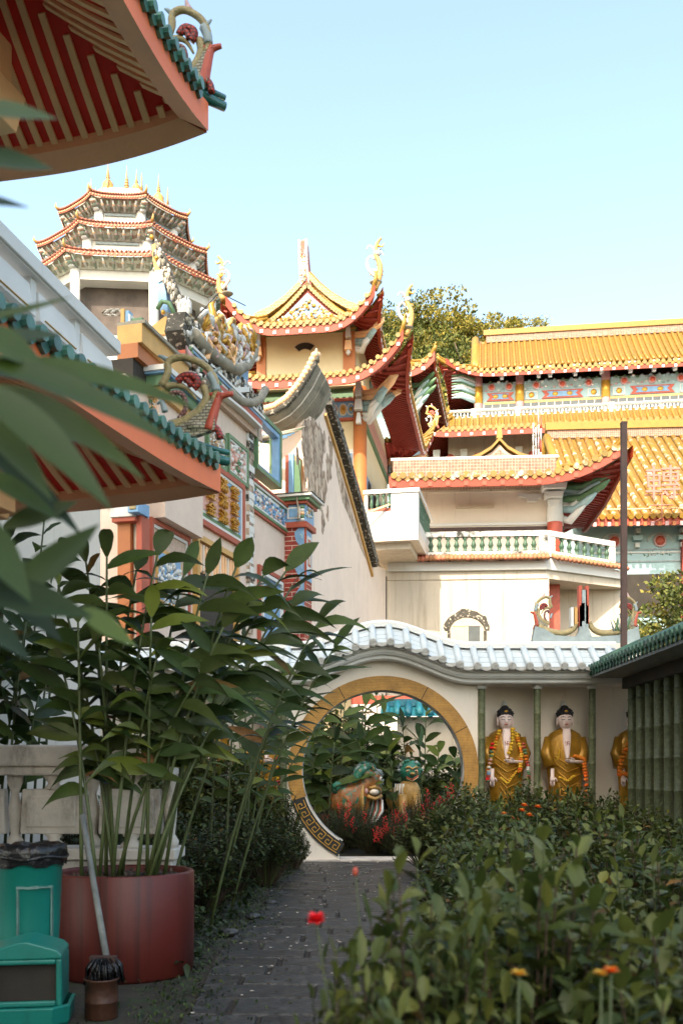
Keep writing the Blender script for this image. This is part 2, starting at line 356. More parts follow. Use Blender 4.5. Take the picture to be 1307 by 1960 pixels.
green_p = M('green_paint', (.10, .20, .10), .5, .2, 3, dirt=.2, dcol=(.4, .38, .3))
ltblue = M('light_blue_frieze', (0.34, 0.493, 0.527), .6, .1, 2, dirt=.1, dcol=(.3, .35, .35))
red_p = M('red_oxide_paint', (.36, .075, .04), .6, .15, 3)
pink_p = M('pink_relief', (.62, .36, .30), .6, .2, 6)
brickm = brick_mat('painted_brick', (.30, .035, .02), (.26, .03, .018), (.62, .5, .42), .42, .125, .009, 'XZ', rough=.6, bump=.3)
meshscr = M('reed_screen', (.50, .36, .28), .7, .25, 20)
dark_in = M('dark_interior', (.03, .024, .018), .8, .4, 2)
glass = M('window_glass', (.06, .07, .075), .12, .3, 2, 0)
frame_m = M('beige_window_frame', (.50, .42, .32), .6, .1)
olive = M('olive_scales', (.34, .27, .13), .5, .3, 14, .5, 50)
scale_m = brick_mat('scale_mosaic', (.42, .38, .27), (.36, .33, .25), (.14, .12, .09), .05, .025, .005, 'XZ', rough=.5, bump=.5)
redbead = brick_mat('red_bead_mosaic', (.50, .05, .03), (.42, .04, .03), (.12, .02, .015), .035, .03, .006, 'XZ', rough=.4, bump=.8)
pinkbead = brick_mat('pink_bead_mosaic', (.50, .34, .30), (.30, .10, .08), (.12, .05, .05), .03, .03, .006, 'XZ', rough=.4, bump=.8)
redfin = M('red_fin', (.45, .08, .045), .5, .25, 6)
bluefin = M('blue_grey_fin', (0.27, 0.33, 0.345), .5, .2, 6)
pinkfin = M('pink_fin', (.50, .32, .32), .5, .2, 6)
signm = M('sign_pink', (.36, .15, .12), .6, .1)
weath = M('weathered_roof', (.26, .24, .19), .85, .25, 2.5, .4, 25, dirt=.4, dcol=(.05, .048, .04), ds=(1, 1, 2))
terrac = M('terracotta', (.40, .16, .08), .7, .25, 5, isl=.3, dirt=.3, dcol=(.06, .05, .04))
terr_end = M('orange_tile_end', (.50, .20, .05), .6, .25, 6, isl=.2)
tilewall = brick_mat('brown_mosaic', (.185, .095, .062), (.27, .15, .10), (.40, .28, .22), .12, .12, .01, 'XZ', off=0, rough=.6, bump=.15)
pag_w = M('pagoda_wall', (0.648, 0.63, 0.594), .8, .1, .5, .2, 8, dirt=.2, dcol=(.40, .38, .36), ds=(.5, .5, .5))
pag_gold = M('aged_gilding', (.42, .25, .07), .45, .2, 2)
pag_gr = M('pagoda_grey_green', (.26, .32, .26), .7, .25, 1)
pag_br = brick_mat('pagoda_brackets', (.36, .40, .33), (.34, .24, .18), (.60, .60, .53), .75, .42, .09, 'XZ', rough=.8, bump=.6, warp=.5)
pag_red = M('pagoda_eave', (.30, .11, .07), .7, .25, 1)
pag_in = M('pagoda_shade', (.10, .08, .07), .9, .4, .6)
gable_m = M('gable_plaster', (.78, .64, .54), .8, .06, 1.2, .15, 30, dirt=.3, dcol=(.45, .36, .30), ds=(2, 2, .25))
steel = M('rusty_brown_steel', (.06, .030, .024), .6, .3, 5, .2)
flower_r = M('red_petals', (.80, .012, .02), .6, .15)
flower_o = M('orange_petals', (.75, .20, .01), .6, .3, 40, isl=.3)
flower_y = M('yellow_petals', (.70, .42, .03), .6, .2, isl=.2)
skin_m = M('statue_face_paint', (.88, .72, .70), .45, .03, 3, 0)
hair_m = M('statue_hair', (.012, .012, .018), .5, .2, 30, .6, 90)
green_old = M('old_green_tiles', (.035, .10, .065), .6, .3, 6, .2, 20, isl=.35, dirt=.45, dcol=(.06, .05, .04), ds=(2, 2, 2))
bamboo = M('bamboo_glaze_columns', (0.095, 0.1102, 0.0494), .4, .4, 14, .6, 45, col2=(.15, .15, .085), c2t=.57, dirt=.2)
teal = M('teal_plastic', (0.00825, 0.187, 0.1485), .38, .12, 2, .05, 60, dirt=.42, dcol=(.012, .075, .06), ds=(2.5, 2.5, 1.2))
teal_w = M('scuffed_grey', (0.132, 0.24, 0.216), .7, .3, 10)
bagm = M('black_bag', (.012, .012, .013), .25, .3, 8, .9, 18)
potm = M('red_oxide_pot', (0.102, 0.0132, 0.0078), .5, .1, 2, .12, 12, dirt=.6, dcol=(.025, .008, .006), ds=(7, 7, .12))
soil = M('soil', (.035, .026, .018), .95, .5, 20, .9, 30)
greyst = M('weathered_balustrade', (.66, .60, .53), .85, .15, 3, .3, 25, dirt=.5, dcol=(.17, .14, .11), ds=(2, 2, .8))
wood_g = M('grey_wood', (.16, .17, .16), .75, .3, 8, .3, dirt=.3, dcol=(.05, .05, .05), ds=(4, 4, .5))
rust = M('rusty_tin', (0.064, 0.024, 0.0112), .55, .5, 7, .3, 25, dirt=.35, dcol=(.03, .02, .015), ds=(2, 2, 2))
lf_d = M('dark_glossy_leaf', (.034, .056, .013), .42, .25, 5, .1, 40, isl=.45, trans=.22, spec=.32)
lf_m = M('mid_leaf', (.052, .088, .018), .55, .3, 5, .1, 40, isl=.45, trans=.28, spec=.32)
lf_y = M('yellow_green_leaf', (0.14, 0.182, 0.0245), .45, .2, 5, 0, isl=.3, trans=.35)
lf_fg = M('near_leaf', (.062, .098, .014), .42, .2, 4, .05, isl=.3, trans=.35)
lf_b = M('bush_leaf', (.046, .068, .015), .55, .3, 6, .1, 40, isl=.5, trans=.2, spec=.32)
lf_b2 = M('bush_leaf_light', (.078, .100, .022), .42, .3, 6, .1, 40, isl=.4, trans=.25, spec=.32)
lf_n = M('near_bush_tip', (.12, .135, .028), .42, .2, 6, .05, isl=.3, trans=.3, spec=.32)
lf_br = M('withered_leaf', (.16, .095, .03), .7, .35, 12, .2, isl=.3, trans=.2, spec=.2)
lf_x = M('dark_bush_leaf', (.026, .044, .015), .5, .3, 6, .1, 40, isl=.45, trans=.15, spec=.32)
stemm = M('green_stem', (0.06375, 0.08625, 0.02625), .5, .25, 12, .1)
brownst = M('brown_stem', (.07, .045, .028), .8, .3, 10)
tree_a = M('hill_leaf_dark', (.080, .100, .015), .7, .35, .4, 0, isl=.45, trans=.2)
tree_b = M('hill_leaf_olive', (.21, .185, .024), .7, .3, .4, 0, isl=.4, trans=.25)
bark = M('bark', (.12, .09, .06), .9, .3, 4)
slabm = M('wet_slate_slabs', (0.0216, 0.0228, 0.024), .42, .4, 3.5, .9, 14, isl=.35, dirt=.35, dcol=(.016, .020, .010), ds=(2, 2, 2), col2=(.055, .056, .056), c2t=.56)
stat_t = M('statue_teal', (0.024, 0.16, 0.112), .35, .3, 5, .3, 30, col2=(.30, .17, .06), c2t=.58)
red_raft = M('red_rafter', (.30, .035, .018), .6, .15)
stat_g = M('statue_bronze', (.26, .10, .025), .35, .4, 4, .5, 18, col2=(.03, .15, .10), c2t=.53)
stat_g2 = M('statue_gold', (.45, .27, .08), .35, .3, 8, .4, 30)
robe_m = M('gold_robe', (0.368, 0.192, 0.02), .3, .3, 8, .3, 30, metal=.35)
ltblue_t = M('turquoise_tiles', (.03, .22, .28), .4, .2, 5, isl=.2)
tempm = [None, gold, blue_p, green_p, red_p, pink_p, white_m]

# ---------------------------------------------------------------- ornaments shared by several roofs
def fish(par, loc, s, rz=0, sx=1.0, pal=None, name='corner_ornament', thick=1.0):
    """ring-tailed fish in shard mosaic; drawn in a unit square, x right, z up"""
    A, B, Cc, D_, E_ = pal or (olive, bluefin, redfin, redbead, pinkbead)
    q = lambda L_: [((x - 960) / 400 * sx * s, (480 - y) / 400 * s) for x, y in L_]
    S = lambda x, y, z: (x, y, z)
    b = MB(); k = s
    curl(b, S, q([(835, 245), (860, 185), (862, 130), (915, 112), (985, 150), (1025, 205), (1038, 270), (1025, 330)]), (.05 * k, .04 * k), A)
    curl(b, S, q([(868, 440), (930, 415), (978, 370), (1002, 310), (990, 255)]), (.075 * k, .045 * k), A, flat=.8)
    poly = q([(865, 440), (930, 425), (985, 385), (1015, 330), (1045, 325), (1035, 400), (1035, 470), (960, 500), (890, 485)])
    b.prism(poly, 'y', -.045 * k * thick, .045 * k * thick, scale_m)
    b.ell((q([(965, 450)])[0][0], 0, q([(965, 450)])[0][1]), (.16 * k, .09 * k, .08 * k), scale_m)
    o = b.build(name, par, loc, rz)
    f = MB()
    curl(f, S, q([(825, 98), (842, 108), (870, 132)]), (.012 * k, .04 * k), B); curl(f, S, q([(928, 58), (932, 85), (945, 118)]), (.008 * k, .045 * k), pinkfin)
    curl(f, S, q([(1052, 172), (1030, 192), (1012, 210)]), (.01 * k, .05 * k), B); curl(f, S, q([(1012, 200), (1030, 240), (1036, 285)]), .055 * k, B)
    curl(f, S, q([(820, 330), (835, 320), (842, 335), (850, 370)]), (.015 * k, .04 * k), B)
    f.build('fin', o)
    t = MB(); curl(t, S, q([(1010, 470), (1025, 400), (1042, 330), (1060, 308), (1098, 300)]), (.075 * k, .03 * k), Cc); curl(t, S, q([(1005, 300), (1035, 300), (1060, 312)]), (.02 * k, .05 * k), Cc)
    curl(t, S, q([(972, 428), (1015, 442), (1042, 470), (1052, 512)]), (.03 * k, .045 * k), D_); t.build('tail', o)
    h = MB(); curl(h, S, q([(898, 232), (912, 212), (935, 205), (962, 218), (970, 245), (955, 268)]), .05 * k, D_, y=-.02 * k); curl(h, S, q([(925, 225), (940, 235), (948, 258)]), .04 * k, D_, y=-.03 * k)
    curl(h, S, q([(885, 308), (868, 292), (885, 280), (912, 290), (926, 330), (922, 370), (900, 408)]), .033 * k, E_); curl(h, S, q([(850, 250), (895, 245), (935, 270), (965, 322)]), (.05 * k, .012 * k), A)
    h.build('flower_spray', o)
    return o
def relief(mb, Q, n, mats, rng, size=.06, swirl=.3):
    """small modelled lumps and curls on a panel; Q(u,v,w) maps 0..1, 0..1 and height to the building's axes"""
    for i in range(n):
        u = rng.random(); v = rng.random(); m = rng.choice(mats); p = Vector(Q(u, v, 0)); sz = size * rng.uniform(.5, 1.3)
        if rng.random() < swirl:
            a = rng.uniform(0, 6.28); ux = (Vector(Q(u + .01, v, 0)) - p).normalized(); vz = (Vector(Q(u, v + .01, 0)) - p).normalized(); nn = (Vector(Q(u, v, .01)) - p).normalized()
            pts = [p + (ux * cos(a + t * 3.2) + vz * sin(a + t * 3.2)) * sz * (1.6 - 1.1 * t) + nn * sz * .15 for t in (0, .25, .5, .75, 1)]
            mb.tube(pts, [sz * .22, sz * .3, sz * .28, sz * .2, sz * .1], m, n=4)
        else:
            nn = (Vector(Q(u, v, .01)) - p).normalized(); mb.ell(p + nn * sz * .1, (sz * .6, sz * .6, sz * .6 * rng.uniform(.6, 1.4)), m, 5, 3)
def glyphs(txt, size, mat, par, name, M4, ext=.012):
    """writing as solid letters"""
    cu = bpy.data.curves.new('lettering', 'FONT'); cu.body = txt; cu.size = size; cu.extrude = ext; cu.align_x = 'CENTER'; cu.align_y = 'CENTER'
    to = bpy.data.objects.new('lettering', cu); C.objects.link(to)
    dg = bpy.context.evaluated_depsgraph_get(); me = bpy.data.meshes.new_from_object(to.evaluated_get(dg)); me.name = name
    bpy.data.objects.remove(to); me.materials.clear(); me.materials.append(mat)
    me.transform(M4)
    o = bpy.data.objects.new(name, me); C.objects.link(o); o.parent = par
    return o

def dragon(par, loc, s, flip=1, name='dragon_finial'):
    """slender flame-like dragon curling up from a roof tip"""
    S = lambda x, y, z: (x * s * flip, y * s, z * s); b = MB(); rr = random.Random(int(loc[0] * 100))
    curl(b, S, [(.0, -.25), (.14, .1), (.16, .45), (.04, .75), (.08, 1.05), (.2, 1.2)], (.10 * s, .035 * s), ochre, n=8)
    o = b.build(name, par, loc); b = MB()
    curl(b, S, [(.05, .1), (-.14, .3), (-.2, .55), (-.08, .7), (-.0, .58)], (.06 * s, .025 * s), white_m, y=-.03 * s); curl(b, S, [(.1, .75), (-.05, .95), (-.16, 1.0), (-.22, .9)], (.05 * s, .015 * s), white_m); curl(b, S, [(.1, 1.0), (.22, .95), (.28, 1.05)], (.04 * s, .01 * s), gold)
    for k in range(16): t = rr.random(); a = rr.uniform(0, 6.28); curl(b, S, [(.08, t), (.08 + .12 * cos(a), t + .1), (.08 + .2 * cos(a), t + .08 * sin(a))], (.03 * s, .008 * s), rr.choice([white_m, white_m, gold, blue_p]), y=rr.uniform(-.06, .06) * s, n=5)
    b.ell(S(.06, -.02, .78), (.09 * s, .08 * s, .07 * s), white_m, 7, 5); b.build('scrolls', o); return o
# ---------------------------------------------------------------- near pavilion, upper left
rng = random.Random(3)
FP = Frame((-1.02, 8.5), -16)
pav = FP.empty('pavilion', 'near salmon pavilion with two upcurved green-tiled eaves and striped soffits', 'pavilion')
PK = dict(sd=.16, dmat=green_end, bmat=salmon_d, rht=.022, sp=.14, r=.037, tile=green_tile, soff=red_soff, raft=cream_raft, fasc=salmon, ridge=green_tile, rw=.055, rsp=.135, fbw=.17, nseg=40, crv=1.2, hipr=1.25)
skirt_roof(pav, -3.3, -3.3, 3.3, 3.3, 4.0, 1.7, .8, .06, 1.5, fh=.16, th=.07, name='lower_roof', inner=.8, **PK)
ur_ = skirt_roof(pav, -3.36, -3.36, 3.28, 3.28, 6.83, 3.27, 2.6, .19, 1.6, fh=.16, th=.07, name='upper_roof', inner=.5, **PK); ur_.rotation_euler.z = R(4.5)
b = MB(); b.box(-5.3, -1.45, -5.3, -1.45, 0, .45, greyst); b.build('plinth', pav)
b = MB()
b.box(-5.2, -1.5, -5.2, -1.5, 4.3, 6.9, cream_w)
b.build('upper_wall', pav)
b = MB()
for (x0, x1, y0, y1) in ((-5.4, -1.15, -1.55, -1.2), (-5.4, -1.15, -5.4, -5.05), (-1.5, -1.15, -5.05, -1.55), (-5.4, -5.05, -5.05, -1.55)):
    b.box(x0, x1, y0, y1, 6.58, 6.95, cream_raft); b.box(x0, x1, y0, y1, 3.62, 4.2, greyst)
b.build('tie_beam', pav, bevel=.02)
b = MB(); b.box(-5.0, -1.6, -5.0, -1.6, 4.02, 4.1, greyst); b.build('ceiling', pav)
for (x, y) in ((-1.33, -1.38), (-5.2, -1.38), (-1.33, -5.2), (-5.2, -5.2)):
    b = MB(); b.lathe((x, y, 0), [(.2, 0), (.2, .1), (.15, .2), (.15, 3.6)], orange_p, 14); b.build('column', pav)
    b = MB(); b.box(x - .26, x + .26, y - .1, y + .1, 3.42, 3.62, cream_raft); b.box(x - .1, x + .1, y - .26, y + .26, 3.42, 3.62, cream_raft)
    b.box(x - .2, x + .2, y - .2, y + .2, 6.3, 6.58, cream_raft, -.05); b.build('bracket', pav, bevel=.01)
fish(pav, (-.16, -.16, 7.12), .70, rz=R(8))
fish(pav, (-.12, -.2, 4.27), .68, rz=R(8), sx=1.35)

# ---------------------------------------------------------------- white terrace stair parapet behind the pavilion
FW = Frame((at(228, 660, 13).x, 13), -11.3)
tb = FW.empty('terrace_building', 'white terrace building with panelled sloping-looking parapet left of the painted temple', 'building')
def xr(pts, x): return FW.polyX(pts, x)
ztop = FW.onX(228, 655, 0)[1]
b = MB(); b.box(-7, -.25, -6.5, 0, 0, ztop - .95, white_w); b.build('wall', tb)
b = MB(); b.box(-.26, .03, -6.5, .0, ztop - .16, ztop, white_m); b.box(-.26, .0, -6.5, -.01, ztop - .18, ztop - .16, white_m); b.build('coping', tb, bevel=.015)
b = MB()
b.box(-.25, -.1, -6.5, -.02, ztop - .95, ztop - .62, white_m); b.box(-.3, .08, -6.5, 0, ztop - 1.05, ztop - .95, white_m)
for i in range(6):
    y1 = -.05 - i * 1.05; b.box(-.24, .0, y1 - .95, y1, ztop - .62, ztop - .28, white_m, .05); b.box(-.02, .012, y1 - .85, y1 - .1, ztop - .58, ztop - .57, ochre)
    b.box(-.2, -.06, y1 - 1.05, y1 - .93, ztop - .95, ztop - .16, white_m)
b.build('parapet', tb, bevel=.02)

# ---------------------------------------------------------------- grey balustrade on the left terrace
bal = empty('garden_balustrade', (-4.2, 9.2, 0), R(-2), 'weathered grey stone balustrade behind the red planter and teal bin', 'balustrade')
b = MB(); b.box(-2.2, 2.72, -.12, .25, 0, .74, greyst); b.box(-2.2, 2.76, -.18, .3, .74, .84, greyst); b.build('retaining_wall', bal, bevel=.015)
b = MB(); b.box(-2.2, 2.75, -.16, .2, 1.56, 1.75, greyst); b.box(-2.2, 2.73, -.12, .16, 1.48, 1.56, greyst); b.build('handrail', bal, bevel=.02)
for i in range(7):
    x = -2.15 + i * .7
    b = MB(); b.box(x, x + .56, -.06, .1, .96, 1.36, greyst, .015); b.box(x + .06, x + .5, -.075, -.05, 1.02, 1.30, greyst); b.build('panel', bal, bevel=.02)
    b = MB(); b.lathe((x + .63, .02, .84), [(.07, 0), (.075, .06), (.04, .12), (.055, .25), (.06, .35), (.035, .48), (.07, .58), (.075, .64)], greyst, 10)
    b.lathe((x + .28, .02, .84), [(.1, 0), (.1, .03), (.05, .07), (.09, .12)], greyst, 8); b.lathe((x + .28, .02, 1.36), [(.09, 0), (.05, .05), (.1, .12)], greyst, 8); b.build('baluster', bal)

# ---------------------------------------------------------------- planter, bins, mop
pot = empty('planter', (-1.64, 7.75, 0), 0, 'big dark red concrete ring planter holding the ginger canes', 'planter')
b = MB(); b.lathe((0, 0, 0), [(.50, 0), (.515, .02), (.522, .3), (.522, .755), (.515, .765), (.485, .765), (.48, .74), (.47, .6)], potm, 48); b.build('ring', pot)
b = MB(); P = [[(.475 * (j / 10) * cos(t), .475 * (j / 10) * sin(t), .70 + rng.uniform(-.02, .03)) for j in range(11)] for t in [2 * PI * i / 40 for i in range(41)]]
b.grid(P, soil)
for i in range(260):
    a = rng.uniform(0, 6.28); r_ = .46 * math.sqrt(rng.random()); leaf(b, (r_ * cos(a), r_ * sin(a), .71), rv(rng) + V(0, 0, .6), rng.uniform(.03, .09), .025, brownst, seg=2)
b.build('soil', pot)
bin_ = empty('rubbish_bin', (-2.06, 6.75, 0), R(10), 'tall teal plastic bin lined with a black bag, left of the red planter', 'bin')
b = MB(); b.lathe((0, 0, 0), [(.17, 0), (.178, .03), (.2, .5), (.222, .97), (.232, .975), (.232, 1.0), (.215, 1.0), (.19, .4)], teal, 32); b.build('body', bin_)
b = MB()
for (x0, x1, z0, z1) in ((-.05, .17, .76, .775), (-.05, .17, .37, .383), (-.05, -.032, .37, .775), (.155, .17, .37, .775)):
    n = 8
    for i in range(n):
        xa = x0 + (x1 - x0) * i / n; xb = x0 + (x1 - x0) * (i + 1) / n
        if rng.random() < .22: continue
        ya = -math.sqrt(max(.0, (.195 + z0 * .04) ** 2 - xa * xa)) + .002; b.box(xa, xb, ya - .006, ya + .01, z0 + rng.uniform(-.003, .004), z1 + rng.uniform(-.004, .003), teal_w)
b.build('scuffed_label_frame', bin_)
b = MB(); prof = []
vs_ = []
for i, (r_, z) in enumerate([(.16, .9), (.215, 1.03), (.245, 1.03), (.252, .99), (.244, .94), (.236, .90)]):
    vs_.append([((r_ + rng.uniform(-.012, .012)) * cos(2 * PI * j / 40), (r_ + rng.uniform(-.012, .012)) * sin(2 * PI * j / 40), z + rng.uniform(-.014, .014)) for j in range(40)]); vs_[-1].append(vs_[-1][0])
b.grid(vs_, bagm)
b.tube([(.245 * cos(t), .245 * sin(t), .955 + .01 * sin(5 * t)) for t in [2 * PI * j / 30 for j in range(31)]], .014, bagm, n=5)
b.build('bin_bag', bin_)
lid = empty('hooded_bin_lid', (-1.905, 6.22, 0), R(9), 'teal plastic swing hood from a bin, sitting on the paving in front', 'bin lid')
b = MB()
def oct_ring(hx, hy, z, c): return [(-hx + c, -hy, z), (hx - c, -hy, z), (hx, -hy + c, z), (hx, hy - c, z), (hx - c, hy, z), (-hx + c, hy, z), (-hx, hy - c, z), (-hx, -hy + c, z)]
rings = [oct_ring(.25, .23, 0, .09), oct_ring(.26, .24, .02, .09), oct_ring(.27, .25, .12, .09), oct_ring(.25, .23, .125, .08)]
b.grid([r_ + [r_[0]] for r_ in rings], teal, smooth=False); b.build('base', lid, bevel=.006)
b = MB(); hx, hy = .225, .2
b.box(-hx, -hx + .035, -hy, hy, .12, .40, teal); b.box(hx - .035, hx, -hy, hy, .12, .40, teal); b.box(-hx + .035, hx - .035, hy - .02, hy, .12, .40, teal)
b.box(-hx + .035, hx - .035, -hy, -hy + .03, .12, .155, teal); b.box(-hx + .035, hx - .035, -hy, -hy + .03, .37, .40, teal)
pr = [(-hx, .40), (-hx, .425), (-hx + .03, .455), (-.02, .505), (.03, .505), (hx - .03, .455), (hx, .425), (hx, .40)]
b.prism(pr, 'y', -hy, hy, teal); b.build('hood', lid, bevel=.012)
b = MB(); b.box(-hx + .04, hx - .04, -hy + .05, -hy + .06, .15, .37, dark_in); b.build('flap', lid)
for i in range(1):
    tin = empty('mop_bucket', (-1.47, 6.28, 0), R(5), 'rusty brown tin beside the teal bin hood, holding the mop head', 'bucket')
    b = MB(); b.lathe((0, 0, 0), [(.095, 0), (.1, .01), (.1, .1), (.104, .105), (.1, .11), (.1, .23), (.106, .235), (.106, .245), (.095, .245), (.09, .1)], rust, 24); b.build('tin', tin)
    b = MB(); b.tube([(.1 * cos(t) , .1 * sin(t) , .24 - .0 + .09 * 0) for t in [PI * j / 10 for j in range(11)]], .004, steel, n=5); b.build('handle', tin)
mop = empty('mop', (-1.47, 6.33, .1), 0, 'old mop leaning on the red planter with its grey stick upward', 'mop')
b = MB(); p0 = V(.03, 0, .2); p1 = at(158, 1562, 7.05) - V(-1.47, 6.33, .1); b.tube([p0, p0.lerp(p1, .5), p1], [.022, .021, .02], wood_g, n=8); b.build('stick', mop)
b = MB()
for i in range(70):
    a = rng.uniform(0, 6.28); r_ = .07 * rng.random(); q0 = V(r_ * cos(a), r_ * sin(a), .26); b.tube([q0, q0 + V(cos(a) * .05, sin(a) * .05, -.05), q0 + V(cos(a) * .065, sin(a) * .065, -.15)], .008, bagm, n=4)
b.box(-.08, .08, -.03, .03, .22, .27, steel)
b.build('mop_head', mop)
# ---------------------------------------------------------------- moon gate wall
rng = random.Random(5)
GY = 17.3; GX = at(733, 0, GY).x; GZ = EYE + (HZ - 1476) / F * GY; RI = 155 / F * GY; RO = 182 / F * GY
def hump(x, hw=1.48): return (1 + cos(PI * x / hw)) / 2 if abs(x) < hw else 0
gate = empty('moon_gate', (GX, GY, 0), 0, 'garden wall with round ochre moon gate under a humped white tiled roof', 'gate')
zc = EYE + (HZ - 1307) / F * 16.9          # underside of cornice
zw = lambda x: zc + .10 + .40 * hump(x)
foot = .74; zf = GZ - math.sqrt(RI * RI - foot * foot)
xs = sorted(set([-1.69, 1.69, -foot, foot] + [RI * sin(PI / 2 * i / 24) for i in range(-24, 25)] + [-1.6 + i * .1 for i in range(33)]))
b = MB(); T0, T1 = 0.0, .42
for i in range(len(xs) - 1):
    a, c = xs[i], xs[i + 1]
    def seg(za0, za1, zb0, zb1):
        if max(za1 - za0, zb1 - zb0) < 1e-4: return
        b.add([(a, T0, za0), (c, T0, zb0), (c, T0, zb1), (a, T0, za1), (a, T1, za0), (c, T1, zb0), (c, T1, zb1), (a, T1, za1)], [(0, 1, 2, 3), (7, 6, 5, 4), (3, 2, 6, 7), (4, 5, 1, 0)], gate_w)
    h = lambda x: math.sqrt(max(0, RI * RI - x * x))
    m = (a + c) / 2
    if abs(m) < RI:
        seg(GZ + h(a), zw(a), GZ + h(c), zw(c))
        if abs(m) > foot: seg(0, GZ - h(a), 0, GZ - h(c))
    else: seg(0, zw(a), 0, zw(c))
b.box(-foot - .03, -foot + .0, .005, T1 - .01, 0, zf, gate_w); b.box(foot, foot + .03, .005, T1 - .01, 0, zf, gate_w)
b.build('wall', gate)
# ochre ring, slightly proud, open at the foot
def ring(mb, r0, r1, a0, a1, y0, y1, mat, n=60):
    P = [[], [], [], [], []]
    for i in range(n + 1):
        t = a0 + (a1 - a0) * i / n
        for k, (r_, y) in enumerate(((r1, y1), (r1, y0), (r0, y0), (r0, y1), (r1, y1))): P[k].append((r_ * cos(t), y, GZ + r_ * sin(t)))
    mb.grid(P, mat, smooth=False)
b = MB(); ring(b, RI - .002, RO, R(-18), R(198), -.035, .0, ringm)
for a in (28, 62, 118, 152): t = R(a); b.beam((RI * cos(t), -.037, GZ + RI * sin(t)), (RO * cos(t), -.037, GZ + RO * sin(t)), .012, .004, dark_in, up=(0, 1, 0))
b.build('arch_ring', gate)
b = MB(); ring(b, RI - .004, RI + .0, R(-60), R(240), .0, T1 + .02, mildew, 80); b.build('arch_reveal', gate)
for sgn in (1, -1):
    b = MB(); a0, a1 = (R(198), R(242)) if sgn > 0 else (R(-62), R(-18))
    ring(b, RI + .02, RO + .02, a0, a1, -.03, .0, black_m, 20)
    def pp(t, k): r_ = RI + .06 + (RO + .02 - RI - .10) * k; return V(r_ * cos(t), -.034, GZ + r_ * sin(t))
    n = 7; da = (a1 - a0 - .06) / n
    for i in range(n):
        t = a0 + .03 + da * i
        pts = [pp(t, 0), pp(t + da * .85, 0), pp(t + da * .85, .75), pp(t + da * .3, .75), pp(t + da * .3, .35), pp(t + da * .6, .35)]
        for p, q in zip(pts, pts[1:]): b.beam(p, q, .014, .006, gold, up=(0, 1, 0))
        b.beam(pp(t, 1), pp(t + da, 1), .014, .006, gold, up=(0, 1, 0))
    b.build('meander_panel', gate)
# cornice and tiled roof, one run from left to right
XL, XR = -5.75, 3.95
def roofrun(par, X0, X1, hum):
    N = int((X1 - X0) / .09); xx = [X0 + (X1 - X0) * i / N for i in range(N + 1)]
    H = (lambda x: hump(x)) if hum else (lambda x: 0)
    b = MB()
    prof = [(.30, zc), (-.33, zc), (-.36, zc + .02), (-.36, zc + .07), (-.42, zc + .08), (-.45, zc + .12), (-.45, zc + .16), (-.5, zc + .18), (-.5, zc + .22), (.2, zc + .23)]
    b.grid([[(x, y + .1, z + .40 * H(x) + .0) for y, z in prof] for x in xx], white_m, smooth=False, flip=True); b.build('cornice', par)
    ze = zc + .245; zr = EYE + (HZ - 1238) / F * 17.4
    S = lambda x, t: (x, -.48 + .66 * t, ze + (zr - ze) * t + H(x) * (.40 - .03 * t))
    b = MB(); b.grid([[S(x, t) for x in xx] for t in (0, .5, 1)], white_t)
    b.grid([[(x, .18 + .3 * (1 - t), ze + (zr - ze) * t + H(x) * .4) for x in xx] for t in (1, 0)], white_t)
    n = int((X1 - X0) / .285)
    for i in range(n):
        x = X0 + .15 + i * .285; x += 0
        p = [S(x, t) for t in (0, .5, 1)]; b.tube([(q[0], q[1] - .02, q[2] + .02) for q in p], .058, white_t, n=8)
    # courses of pan tiles between the ribs
    for t in (.25, .5, .75):
        b.tube([V(*S(x, t)) + V(0, 0, .0) for x in xx], .012, white_t, n=4)
    o = b.build('roof', par)
    b = MB()
    for i in range(n):
        x = X0 + .15 + i * .285; q = V(*S(x, 0)); b.tube([q + V(0, -.05, .02), q + V(0, .02, .02)], .066, white_e, n=16, smooth=False)
        b.tube([q + V(.05 * cos(a), -.056, .02 + .05 * sin(a)) for a in [2 * PI * k / 12 for k in range(13)]], .006, white_e, n=4)
        for dx, dz in ((0, 1), (1, 0)): b.box(q.x - .008 - dx * .026, q.x + .008 + dx * .026, q.y - .062, q.y - .05, q.z + .012 - dz * .026, q.z + .028 + dz * .026, white_e)
        for sx_, sz_ in ((1, 1), (-1, -1)):
            b.box(q.x + min(0, sx_ * .034), q.x + max(0, sx_ * .034), q.y - .061, q.y - .05, q.z + .02 + sz_ * .03 - .007, q.z + .02 + sz_ * .03 + .007, white_e)
        x2 = x + .1425
        if x2 < X1: q = V(*S(x2, 0)); b.prism([(q.x - .1, q.z + .01), (q.x + .1, q.z + .01), (q.x + .08, q.z - .035), (q.x, q.z - .06), (q.x - .08, q.z - .035)], 'y', q.y - .035, q.y - .015, white_e)
    b.build('tile_ends', o)
    b = MB(); b.grid([[(x, y, z + H(x) * .37) for y, z in ((.05, zr - .03), (.05, zr + .05), (.09, zr + .09), (.30, zr + .09), (.34, zr + .05), (.34, zr - .03))] for x in xx], white_m, smooth=False); b.build('ridge', o)
    return o
roofrun(gate, XL, XR, True)
